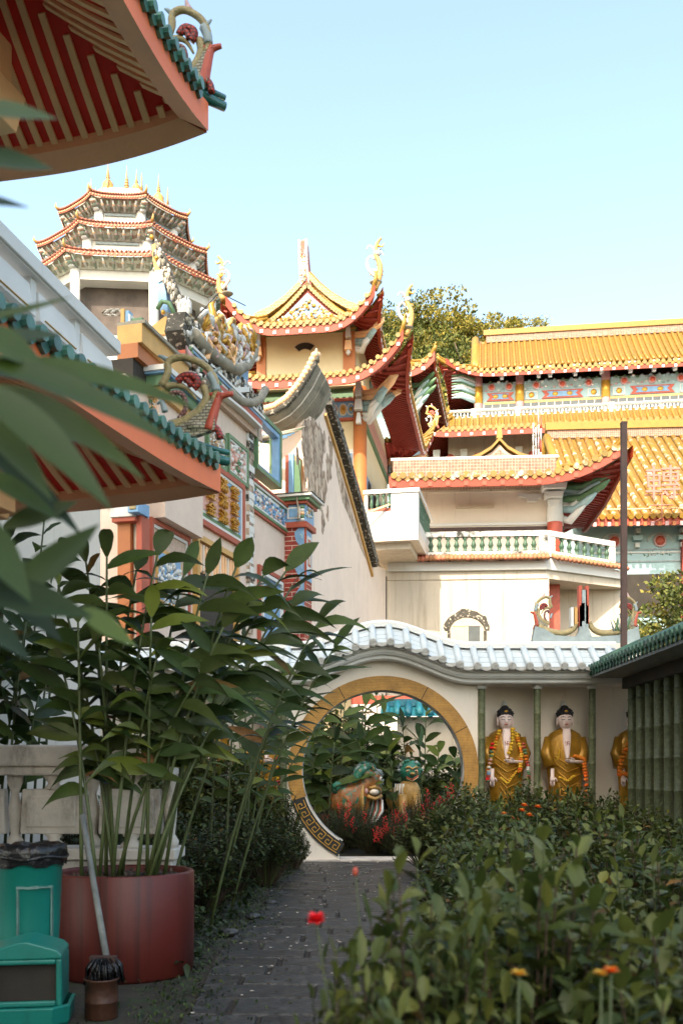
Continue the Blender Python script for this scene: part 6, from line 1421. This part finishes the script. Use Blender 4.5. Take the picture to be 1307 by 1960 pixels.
o = tree(1.75, 6.2, 110, .12, tree_a, tree_b, (9.0, 27.5, 0), 'bushy conifer-like tree with yellow-green top below the right hall', name='garden_tree', dens=110, cone=.3); o['group'] = 'garden trees'; o.location.z = .9
o = tree(2.3, 5.0, 60, .13, tree_a, tree_a, (8.6, 24.5, 0), 'dark green tree mass behind the shrine ridge at the right edge', name='garden_tree', dens=90); o['group'] = 'garden trees'; o.location.z = 0

# ---------------------------------------------------------------- ginger canes
def cane(name, base, top, L, W, mats, label, cat='ginger plant', group=None, t0=.38, n=13, lean=None, az=None, droop=.32, sr=.0155, loc_base=None, seg=7, dy=1):
    base = Vector(base); top = Vector(top); o = empty(name, base, 0, label, cat, group); d = top - base
    out = V(d.x, d.y, 0); mid = d * .55 + V(0, 0, d.z * .10) - out * .15
    pt = lambda t: (mid * (2 * t * (1 - t)) + d * t * t)
    s = MB(); s.tube([pt(t / 8) for t in range(9)], [sr * (1 - .06 * t) for t in range(9)], stemm, n=7); s.build('stem', o)
    f = MB(); az = rng.uniform(0, PI) if az is None else az; a = V(cos(az), sin(az) * dy, 0)
    for i in range(n):
        t = t0 + (1 - t0) * i / (n - 1); p = pt(t); dd = (pt(min(1, t + .02)) - pt(t - .02)).normalized(); sd = a * (1 if i % 2 else -1)
        sd = (sd + rv(rng, .25)).normalized(); k = .55 + .5 * (t > .95); v = sd * .9 + dd * (k + rng.uniform(-.15, .2)) if i < n - 1 else dd
        l = L * rng.uniform(.6, 1.15) * (.75 + .35 * sin(PI * min(1, (t - t0) / (1 - t0) * .9)))
        leaf(f, p, v, l, W * rng.uniform(.75, 1.15), rng.choice(mats) if rng.random() > .04 else rng.choice((lf_br, lf_y)), droop=droop * rng.uniform(.3, 2.2), seg=seg, fold=rng.uniform(.1, .45), tw=rng.uniform(-.9, .9), wave=.03, up=V(rng.uniform(-.4, .4), -.75, .7))
    f.build('foliage', o); return o
lab = 'tall leafy ginger cane rising from the red planter'
pc_ = V(-1.64, 7.75, .7)
for i, (px, py, dY) in enumerate(((112, 1120, .0), (165, 1075, .2), (205, 1065, -.2), (262, 1090, .1), (302, 1062, -.1), (352, 1100, .2), (398, 1098, -.2), (452, 1085, .0), (505, 1100, .1), (548, 1092, .2), (150, 1190, -.3), (428, 1200, -.25), (290, 1180, -.3), (190, 1240, -.35), (300, 1260, -.35), (385, 1290, -.3), (560, 1160, .3), (120, 1280, -.1))):
    a = 2 * PI * i / 20 * 3.3; r_ = .12 + .3 * rng.random(); Yt = 7.75 + dY; bp = pc_ + V(max(-.42, min(.42, r_ * cos(a) * .5 + (px - 300) / 800)), r_ * sin(a) * .6, 0)
    cane('ginger_cane', bp, at(px, py, Yt), .50, .132, [lf_d, lf_d, lf_d, lf_m] if i % 4 else [lf_d, lf_y, lf_d], lab, group='ginger canes in the red planter', n=15 if py < 1150 else 11, t0=.30 if py < 1150 else .35, az=rng.uniform(-.5, .5), droop=.4)
# long arching leaves at the upper right of the clump
for i, (px, py, Y, px2, py2) in enumerate(((560, 1120, 8.8, 300, 1660), (610, 1190, 9.6, 400, 1660), (640, 1240, 10.8, 440, 1650), (575, 1270, 11.2, 420, 1650))):
    g = at(px2, py2, Y); g.z = 0
    cane('ginger_cane', g, at(px, py, Y), (.66, .60, .5, .5)[i], .13, [lf_d, lf_m, lf_d], ('arching ginger cane whose long leaves reach toward the wall bottom right of the temple', 'arching ginger cane leaning over the white tiled roof', 'shorter ginger cane in front of the left end of the humped roof', 'ginger cane with fresh green leaves left of the moon gate')[i], group='ginger canes by the gate', n=17, t0=.55, az=.0, droop=.35, dy=.3)
for i, (bx, px, py, Y) in enumerate(((430, 455, 1260, 11.8), (470, 490, 1300, 12.6), (505, 470, 1230, 13.2), (545, 570, 1330, 12.8), (400, 420, 1330, 12.2), (520, 520, 1380, 13.8), (450, 540, 1290, 14.2), (590, 600, 1400, 14.5))):
    g = at(min(bx, 470), 1650, Y); g.z = 0; cane('ginger_cane', g, at(px, py, Y), .42, .11, [lf_m, lf_d, lf_m], 'slender mid-green ginger cane in the bed left of the moon gate', group='slender ginger canes left of the moon gate', n=17, t0=.4, az=rng.uniform(-.6, .6))
for i, (px, py, Y) in enumerate(((20, 1030, 9.9), (85, 1000, 10.3), (50, 1190, 9.7), (120, 1060, 10.6), (-20, 1130, 9.8), (10, 1260, 9.9), (60, 1120, 10.1), (35, 1290, 9.7), (100, 1230, 10.2), (-10, 1200, 10.0), (75, 1330, 9.8))):
    g = at(px - 40, 1650, Y); g.z = .8; cane('ginger_cane', g, at(px, py, Y), .46, .14, [lf_d, lf_m, lf_d], 'ginger cane on the left terrace behind the grey balustrade', group='ginger canes behind the balustrade', n=14, t0=.3)
for i, (px, py, Y) in enumerate(((620, 1370, 22), (660, 1345, 22.5), (700, 1350, 23), (735, 1365, 24), (770, 1390, 23.5), (800, 1410, 24), (640, 1420, 21), (690, 1420, 21.5), (840, 1440, 24.5), (745, 1430, 22.5), (600, 1440, 21), (870, 1450, 23.5), (670, 1380, 25), (720, 1330, 25.5), (815, 1360, 25.5), (610, 1330, 24.5))):
    g = at(px + rng.uniform(-15, 15), 1600, Y); g.z = 0; cane('heliconia', g, at(px, py, Y), .95, .22, [lf_m, lf_y, lf_m, lf_d], 'broad-leaved heliconia plant seen through the moon gate', 'plant', 'heliconias beyond the moon gate', n=12, t0=.3, droop=.3, sr=.02, seg=5)
# big soft leaves close to the camera, one plant rooted outside the left edge
fg = empty('foreground_ginger', (-.78, 1.55, 0), 0, 'large near ginger plant with long blurred leaves entering from the left edge', 'ginger plant')
s = MB(); o0 = V(-.78, 1.55, 0); s.tube([V(0, 0, 0), V(.02, .02, .9), V(.06, .05, 1.7), V(.12, .05, 2.5)], [.02, .018, .015, .01], stemm, n=8); s.tube([V(.02, 0, 0), V(.05, .05, 1.0), V(.12, .1, 1.62)], [.018, .016, .01], stemm, n=8); s.build('stem', fg)
f = MB()
for (x0, y0, x1, y1, Y, W, dr, m) in ((-50, 214, 112, 228, 1.5, .060, .02, lf_fg), (-50, 306, 103, 324, 1.5, .064, .02, lf_fg), (-60, 388, 58, 398, 1.5, .056, .0, lf_fg), (-60, 618, 140, 568, 1.55, .026, -.08, lf_fg), (-40, 640, 90, 705, 1.5, .06, .1, lf_fg),
        (20, 690, 385, 785, 1.6, .046, .12, lf_m), (-30, 690, 348, 858, 1.5, .052, .15, lf_fg), (-10, 740, 278, 918, 1.65, .05, .18, lf_fg), (-40, 740, 216, 978, 1.45, .056, .2, lf_fg), (-40, 800, 102, 960, 1.5, .05, .2, lf_fg), (-60, 700, 150, 742, 1.7, .05, .1, lf_fg),
        (-70, 980, 62, 1155, 1.5, .062, .12, lf_fg), (35, 1130, 190, 1003, 1.6, .056, -.1, lf_fg), (-50, 1130, 178, 1180, 1.55, .07, .05, lf_d), (150, 1168, 262, 1238, 1.6, .036, .08, lf_y), (-60, 1060, 80, 1100, 1.7, .05, .1, lf_fg), (-40, 905, 120, 1000, 1.75, .045, .15, lf_m), (-50, 1180, 60, 1265, 1.7, .05, .15, lf_d), (20, 720, 300, 800, 1.75, .04, .1, lf_d), (-30, 660, 120, 640, 1.65, .05, .05, lf_d), (-50, 770, 180, 860, 1.75, .05, .15, lf_d), (-50, 840, 160, 1030, 1.8, .046, .2, lf_d), (10, 1010, 150, 960, 1.8, .042, .0, lf_d), (-20, 1100, 120, 1230, 1.8, .05, .15, lf_d), (-40, 690, 240, 740, 1.8, .04, .1, lf_fg)):
    p = at(x0, y0, Y) - o0; q = at(x1, y1, Y + .05) - o0; L = (q - p).length; d = (q + V(0, 0, dr * L) - p)
    leaf(f, p, d, d.length, W * 1.15, m, droop=dr * L / d.length, seg=12, fold=.22, up=V(.1, -.75, .6), tw=rng.uniform(-.2, .2))
f.build('foliage', fg)

# ---------------------------------------------------------------- shrubs
def shrub_mesh(R, H, ntw, nl, L, W, mats, rng, z0=.1):
    st = MB(); f = MB()
    for i in range(ntw):
        a = rng.uniform(0, 2 * PI); e = rng.random() ** .7; r_ = R * math.sqrt(rng.random()) * 1.0; zt = z0 + (H - z0) * (1 - .55 * (r_ / R) ** 2) * rng.uniform(.72, 1.03)
        if rng.random() < .25: zt *= rng.uniform(.35, .8)
        tip = V(r_ * cos(a), r_ * sin(a), zt); b0 = V(tip.x * .25, tip.y * .25, z0 * .3); m_ = b0.lerp(tip, .5) + V(0, 0, .06 * H)
        st.tube([b0, m_, tip], [.009, .006, .003], brownst if i % 3 else stemm, n=4, cap=False)
        for k in range(nl):
            t = .55 + .45 * (k / (nl - 1)) ** .8; p = m_.lerp(tip, (t - .5) * 2) if t > .5 else m_; ang = k * 2.4 + i; dv = V(cos(ang), sin(ang), rng.uniform(.0, .7) + (1.2 if k == nl - 1 else 0))
            leaf(f, p, dv, L * rng.uniform(.45, 1.2), W * rng.uniform(.7, 1.2), rng.choice(mats) if rng.random() > .015 else lf_br, droop=rng.uniform(.05, .45), seg=3, fold=rng.uniform(.1, .5), tw=rng.uniform(-.5, .5))
    return st, f
PB = {}
def shrub(kind, loc, label, group, s=1.0, sz=1.0, flowers=()):
    o = empty('shrub', loc, rng.uniform(0, 6.28), label, 'shrub', group)
    if kind not in PB:
        p = {'near': (.42, 1.0, 150, 14, .095, .046, [lf_b2, lf_b2, lf_b, lf_n]), 'near2': (.42, 1.0, 150, 14, .088, .044, [lf_b2, lf_n, lf_b2]), 'mid': (.6, 1.0, 175, 13, .10, .044, [lf_b, lf_b, lf_b2, lf_b, lf_b2]), 'mid2': (.6, 1.0, 175, 13, .09, .048, [lf_b, lf_b2, lf_b, lf_n]),
             'dark': (.5, 1.0, 170, 13, .085, .038, [lf_x, lf_b, lf_x, lf_b]), 'fern': (.6, 1.0, 220, 16, .09, .010, [lf_x, lf_b, lf_x])}[kind]
        a, c = shrub_mesh(*p, rng); PB[kind] = (a.build('stems', o), c.build('foliage', o))
    else:
        for q in PB[kind]: c = q.copy(); C.objects.link(c); c.parent = o
    o.scale = (s, s, s * sz)
    for (dx, dy, dz, r_, m) in flowers:
        g = MB(); cc = V(dx, dy, dz)
        for k in range(11): a = k * 2.4; leaf(g, cc, V(cos(a), sin(a), .25 + .1 * k), r_, r_ * .8, m, seg=3, fold=.3, droop=.2)
        q = g.build('flower', o); 
    return o
bed = [ # X, Y, kind, scale, height
 (.2, 2.45, 'near', .62, 1.33, 'near shrub spilling over the path edge behind the red flower'), (.02, 2.22, 'near2', .45, 1.17, 'leafy shrub tips leaning over the path below the red bud'), (.5, 2.75, 'near', .95, 1.34, 'nearest blurred shrub of the right bed, beside the red flower'), (.86, 2.5, 'near2', 1.0, 1.24, 'blurred near shrub at the bottom right'), (1.3, 2.75, 'near', 1.05, 1.22, 'blurred near shrub at the right edge of the photo'),
 (.14, 1.98, 'near2', .6, 1.08, 'low blurred shrub at the bottom centre with pale leaf tips'), (.55, 2.0, 'near', .62, 1.08, 'low blurred shrub with yellow flowers at the bottom right'), (.95, 2.05, 'near2', .6, 1.08, 'low blurred shrub in the bottom right corner')]
mids = [(.62, 3.25, 1.2), (.85, 4.5, 1.15), (1.0, 5.9, 1.1), (1.1, 7.4, 1.1), (1.2, 9.2, 1.1), (.72, 3.7, 1.12), (1.25, 3.9, 1.16), (1.8, 4.1, 1.16), (.95, 5.0, 1.12), (1.6, 5.3, 1.18), (2.2, 5.5, 1.2), (1.15, 6.6, 1.18), (1.9, 6.9, 1.22), (2.7, 7.1, 1.22), (1.35, 8.4, 1.22), (2.2, 8.8, 1.2), (3.1, 9.0, 1.15), (1.5, 10.3, 1.18), (2.4, 10.7, 1.22), (3.3, 11.0, 1.15), (1.7, 12.3, 1.25), (2.6, 12.7, 1.3), (3.5, 13.0, 1.2), (1.75, 14.2, 1.32), (2.6, 14.5, 1.38), (3.5, 14.8, 1.3), (4.1, 13.8, 1.1), (1.9, 15.9, 1.36), (2.8, 16.1, 1.42), (3.6, 16.2, 1.3), (4.2, 16.0, 1.2), (1.35, 15.4, 1.0), (3.0, 5.9, 1.15), (3.9, 9.5, 1.1)]
for i, (x, y, k, s, h, lb) in enumerate(bed):
    fl = []
    if i == 6: fl = [(.15, -.25, 1.0, .05, flower_y), (.3, -.3, 1.02, .05, flower_o)]
    o = shrub(k, (x, y, 0), lb, 'near shrubs of the right bed', s, h / s, ())
    if fl:
        for (px, py, m) in ((992, 1868, flower_y), (1150, 1868, flower_y), (1168, 1862, flower_o)):
            g = MB(); p = at(px, py, 2.0)
            for k_ in range(11): a = k_ * 2.4; leaf(g, V(0, 0, 0), V(cos(a), sin(a), .3 + .1 * k_), .022, .018, m, seg=3, fold=.3, droop=.2)
            g.tube([(0, 0, 0), (0, .01, -.3)], .003, stemm, n=4); q = g.build('flower', None, p); tag(q, {1868: 'yellow bloom low in the blurred shrub' if px < 1000 else 'yellow-orange bloom in the near shrub at bottom right', 1862: 'orange bloom beside a yellow one in the near shrub at bottom right'}[py], 'flower', 'near yellow flowers')
for i, (x, y, h) in enumerate(mids):
    shrub('mid' if i % 2 else 'mid2', (x, y, 0), 'leafy green shrub of the right-hand garden bed', 'shrubs filling the right-hand garden bed', 1.0, h)
for i, (px, py, Y) in enumerate(((963, 1560, 10.0), (998, 1553, 10.2), (1002, 1543, 10.4), (1028, 1546, 10.4), (984, 1568, 9.8), (1012, 1562, 10))):
    g = MB(); p = at(px, py, Y)
    for k_ in range(14): a = k_ * 2.4; leaf(g, V(0, 0, 0), V(cos(a), sin(a) - .4, .2 + .1 * k_), .05, .04, flower_o, seg=3, fold=.3, droop=.2)
    g.tube([(0, 0, 0), (0, .05, -.6)], .004, stemm, n=4); tag(g.build('flower', None, p), 'orange bloom standing over the shrubs below the statues', 'flower', 'orange flowers below the statues')
dk = [(-1.15, 15.2, 1.05, 1.0), (-1.75, 14.4, 1.2, 1.1), (-1.0, 13.6, .95, .9), (-2.5, 13.8, 1.3, 1.1), (-1.35, 12.4, 1.1, 1.0), (-2.2, 12.0, 1.3, 1.1), (-1.5, 11.0, 1.0, 1.0), (-2.3, 10.6, 1.25, 1.1), (-1.75, 9.6, .95, .9), (-3.1, 12.2, 1.3, 1.1), (-1.45, 8.85, .45, .6), (-.98, 16.6, 1.32, .75), (-1.5, 16.3, 1.45, 1.0), (-.72, 15.9, .75, .5), (-2.6, 15.6, 1.3, 1.1)]
for i, (x, y, h, s) in enumerate(dk): shrub('dark', (x, y, 0), 'dark glossy bush between the red planter and the moon gate', 'dark bushes of the left bed', s, h / s)
for i, (x, y, h, s) in enumerate(((-1.55, 15.6, 2.0, 1.2), (-2.2, 15.9, 2.4, 1.3), (-2.9, 15.6, 2.3, 1.3), (-3.6, 15.9, 2.1, 1.3), (-2.5, 14.6, 1.8, 1.2))):
    shrub('mid' if i % 2 else 'mid2', (x, y, 0), 'tall green leafy shrub in front of the left gallery statues', 'tall shrubs left of the moon gate', s, h / s)
for i, (x, y, h, s) in enumerate(((-.1, 19.3, .95, 1.0), (.6, 19.0, .85, 1.0), (1.3, 19.4, .95, 1.0), (2.0, 19.2, 1.0, 1.0), (.2, 20.3, 1.0, 1.1), (1.7, 20.5, 1.2, 1.1), (-.6, 18.8, .9, .8), (2.4, 20.8, 1.4, 1.1), (1.0, 18.7, .6, .8))):
    o = shrub('fern', (x, y, 0), 'feathery dark plant with red flower spikes beyond the moon gate', 'red-spiked plants beyond the moon gate', s, h / s)
    g = MB()
    for k in range(5):
        xx, yy, hh = rng.uniform(-.4, .4), rng.uniform(-.55, .0), rng.uniform(.55, 1.05)
        for j in range(26): g.ell((xx + rng.gauss(0, .025), yy + rng.gauss(0, .025), hh - .013 * j), (.014, .014, .014), flower_r if j % 2 else redfin, 4, 3)
    g.build('flower_spikes', o)
for i, (x, y, h, s) in enumerate(((-1.6, 26.3, 3.4, 2.0), (-.6, 26.8, 3.5, 2.0), (.4, 26.2, 3.3, 2.0), (1.2, 26.6, 2.6, 1.8), (2.2, 26.2, 1.9, 1.8), (3.1, 26.6, 2.0, 1.8), (-.9, 24.6, 2.4, 1.6), (.1, 24.9, 2.2, 1.5), (1.2, 25.0, 1.9, 1.5), (2.3, 24.6, 1.5, 1.4), (-1.9, 24, 2.2, 1.6))):
    shrub('mid2' if i % 2 else 'dark', (x, y, 0), 'tall dark leafy bush in the thicket behind the heliconias', 'thicket beyond the moon gate', s, h / s)
# red flower and bud
rf = empty('red_flower', (-.055, 2.25, 0), 0, 'single blurred scarlet flower standing over the path in front of the shrubs', 'flower')
c0 = at(605, 1762, 2.25) - V(-.055, 2.25, 0)
g = MB(); g.tube([(.15, .1, 0), (.08, .05, .6), tuple(c0)], [.004, .003, .002], stemm, n=5); g.build('stem', rf)
g = MB()
for k in range(26): a = k * 2.4; r_ = .010 + .0006 * k; leaf(g, c0, V(cos(a), sin(a), .9 - .06 * k), .023, .022, flower_r, seg=4, fold=.3, droop=-.2)
g.build('petals', rf)
rb = empty('flower_bud', at(700, 1800, 2.6), 0, 'small closed red bud on a thin stalk above the near leaves', 'flower bud'); rb.location.z = 0
c1 = at(680, 1668, 2.6) - rb.location; g = MB(); g.tube([(0, 0, 0), (.02, 0, .7), tuple(c1)], [.004, .003, .002], stemm, n=5); g.build('stem', rb); g = MB(); g.ell(c1, (.008, .008, .012), redfin, 8, 5); g.build('bud', rb)

# ---------------------------------------------------------------- glazed creatures and low wall beyond the gate
def remesh(o, v=.03):
    m = o.modifiers.new('remesh', 'REMESH'); m.mode = 'VOXEL'; m.voxel_size = v; m.use_smooth_shade = True
    s_ = o.modifiers.new('smooth', 'SMOOTH'); s_.factor = .5; s_.iterations = 3
YT = 21.2; tt_ = empty('beast_statue', (at(683, 0, YT).x, YT, .06), R(14), 'bronze-faced glazed beast statue with green mane and striped beard, inside the moon gate', 'statue')
q = lambda px, py, dy=0: at(px, py, YT) - V(tt_.location.x, YT, 0) + V(0, dy, 0)
b = MB()
b.ell(q(665, 1530), (.42, .36, .42), stat_g, 16, 10); b.ell(q(640, 1536, .05), (.28, .3, .3), stat_g, 16, 10); b.tube([q(660, 1540), q(685, 1520), q(700, 1500)], [.4, .36, .32], stat_g, n=14)
b.ell(q(705, 1495), (.34, .34, .38), stat_g, 16, 10); b.ell(q(700, 1480), (.25, .28, .28), stat_g, 14, 8); b.ell(q(718, 1512, -.1), (.24, .28, .17), stat_g, 14, 8); b.ell(q(730, 1485, -.05), (.13, .18, .2), stat_g, 12, 8); b.tube([q(655, 1540, -.25), q(662, 1600, -.35), q(660, 1640, -.38)], [.15, .12, .14], stat_g, n=10); b.tube([q(700, 1540, -.1), q(708, 1600, -.25), q(708, 1645, -.25)], [.15, .12, .14], stat_g, n=10)
o_ = b.build('body', tt_); remesh(o_)
b = MB()
for k in range(110):
    a = rng.uniform(.9, 3.0); e = rng.uniform(-.9, .9); p0 = q(703, 1490, .0) + V(.33 * cos(a) * cos(e), -.33 * sin(e) - .02, .36 * sin(a) * cos(e) + .02); b.ell(p0, (.055, .05, .055), rng.choice((stat_t, stat_t, stat_t, bluefin)), 7, 4)
for k in range(7): b.tube([q(706, 1462, -.15), q(684 - 3 * k, 1472 + 5 * k, -.25 + .05 * k), q(678 - 4 * k, 1502 + 5 * k, -.15)], [.09, .1, .04], stat_t, n=8)
for k in range(6): c_ = q(632 + 7 * k, 1510 + (k % 3) * 5, -.1); b.tube([c_ + V(.16 * cos(t) * (1 - t / 8), 0, .16 * sin(t) * (1 - t / 8)) for t in (0, .8, 1.6, 2.4, 3.2, 4.0)], [.07, .08, .07, .06, .05, .02], stat_t, n=7)
for k in range(14): b.tube([q(722, 1466 + k, -.15) + rv(rng, .05), q(738, 1475 + 2 * k, -.2) + rv(rng, .05)], [.03, .015], bluefin, n=5)
b.build('mane', tt_)
b = MB(); b.tube([q(704, 1506, -.34), q(716, 1503, -.40), q(730, 1508, -.34)], .035, stat_g2, n=8); b.tube([q(700, 1522, -.34), q(716, 1528, -.4), q(735, 1522, -.3)], .04, stat_g2, n=8); b.ell(q(716, 1514, -.36), (.12, .1, .07), greyst, 10, 6); b.ell(q(735, 1487, -.2), (.05, .05, .05), white_m, 8, 5); b.ell(q(737, 1487, -.245), (.02, .02, .02), hair_m, 6, 4); b.ell(q(734, 1524, -.2), (.06, .07, .07), pinkfin, 8, 5); b.ell(q(698, 1512, -.3), (.05, .07, .07), pinkfin, 8, 5)
for k in range(9): b.tube([q(690, 1500 + 4 * k, -.33), q(680 + k, 1530 + 3 * k, -.36)], .02, stat_g2, n=5)
b.build('face', tt_)
b = MB()
for k in range(7): m = (white_m, redfin, stat_t)[k % 3]; b.tube([q(736 - 2 * k, 1530, -.28 + .05 * k), q(736 - 3 * k, 1552, -.34 + .05 * k), q(722 - 2 * k, 1572, -.34 + .05 * k), q(695 - 2 * k, 1582 + k, -.3 + .03 * k), q(668, 1584, -.2)], [.03, .035, .03, .025, .02], m, n=6)
b.build('beard', tt_); tt_.scale = (.82, .82, .93)
YL = 23.0; ln = empty('lion_statue', (at(782, 0, YL).x, YL, 0), 0, 'small green-maned lion statue with bulging eye and red mouth, right of the bronze beast', 'statue')
q = lambda px, py, dy=0: at(px, py, YL) - V(ln.location.x, YL, 0) + V(0, dy, 0)
b = MB(); b.ell(q(785, 1478), (.25, .25, .25), stat_t, 14, 8); b.ell(q(782, 1520), (.27, .25, .35), stat_g2, 14, 8); b.ell(q(760, 1530, .1), (.25, .25, .28), stat_g2, 14, 8); b.tube([q(770, 1520, -.2), q(768, 1600, -.25), q(768, 1640, -.25)], [.1, .09, .1], stat_g2, n=8); b.tube([q(796, 1520, -.15), q(797, 1600, -.2), q(797, 1640, -.2)], [.1, .09, .1], stat_g2, n=8); o_ = b.build('body', ln)
b = MB()
for k in range(60): d = rv(rng); d.normalize(); b.ell(q(784, 1475) + V(d.x * .25, abs(d.y) * .25 - .1, abs(d.z) * .22), (.05, .05, .045), rng.choice((stat_t, stat_t, bluefin)), 7, 4)
for k in range(16): b.tube([q(756 + 2 * k, 1500, -.15), q(754 + 2 * k, 1522, -.2)], .018, rng.choice((stat_g2, white_m)), n=5)
b.build('mane', ln)
b = MB()
for px in (779, 795): b.ell(q(px, 1476, -.22), (.036, .03, .03), cream_raft, 8, 5); b.ell(q(px, 1476, -.245), (.018, .012, .018), hair_m, 6, 4)
b.ell(q(788, 1481, -.25), (.06, .06, .035), stat_g2, 8, 5); b.tube([q(775, 1470, -.2), q(782, 1468, -.25), q(788, 1472, -.27), q(794, 1468, -.24), q(800, 1470, -.2)], .02, stat_g2, n=6); b.tube([q(776, 1487, -.22), q(787, 1492, -.29), q(799, 1484, -.22)], .014, redfin, n=6); b.tube([q(777, 1490, -.23), q(787, 1495, -.3), q(799, 1487, -.23)], .007, cream_raft, n=6); b.build('face', ln)
gw = empty('garden_wall', (at(830, 0, 28).x, 28, 0), R(-4), 'low garden wall capped with turquoise wavy tiles, seen through the moon gate', 'wall')
zt = EYE + (HZ - 1372) / F * 28; b = MB(); b.box(-1.0, 1.6, 0, .3, 0, zt, cream_w); b.box(-.95, 1.5, -.03, 0, 0, zt * .55, gate_w); b.build('wall', gw)
b = MB()
for i in range(10): x = -1.3 + i * .3; b.tube([(x, -.35, zt + .05), (x, .15, zt + .38)], .1, ltblue_t, n=8)
b.grid([[(-1.45, -.35, zt), (1.7, -.35, zt)], [(-1.45, .15, zt + .3), (1.7, .15, zt + .3)]], ltblue_t); b.box(-1.45, 1.7, .1, .3, zt + .3, zt + .5, ltblue_t); b.build('tile_cap', gw)
b = MB(); b.box(-2.4, 3.4, 2.2, 2.4, zt + .5, zt + .75, redfin); b.box(-2.4, 3.4, 2.2, 2.5, 0, zt + .5, gate_w); b.build('rear_wall', gw)

# ---------------------------------------------------------------- unseen hall added behind the camera to throw shade over the garden
u = V(SUN.x, SUN.y, 0).normalized(); ctr = u * 19
nb = empty('added_shade_hall', (ctr.x, ctr.y, 0), math.atan2(u.y, u.x) + PI / 2, 'unseen tall hall added behind the camera to shade the garden', 'temple')
HB = 42.0
b = MB(); b.box(-12, 3.5, -5, 6.5, 0, HB - 1.0, cream_w); b.build('wall', nb)
b = MB()
for i in range(3):
    for j in range(8): x = -10.5 + i * 4.6; b.box(x, x + 1.6, 6.5, 6.56, 1.5 + j * 3.8, 3.6 + j * 3.8, dark_in); b.box(x - .1, x + 1.7, 6.5, 6.62, 1.35 + j * 3.8, 1.5 + j * 3.8, red_p)
b.build('windows', nb)
gable_top(nb, -12.6, 4.1, -6, 7.5, HB - 1.0, 4.0, 1.2, .25, yel_far, yel_ridge, cream_w, axis='x', name='roof')
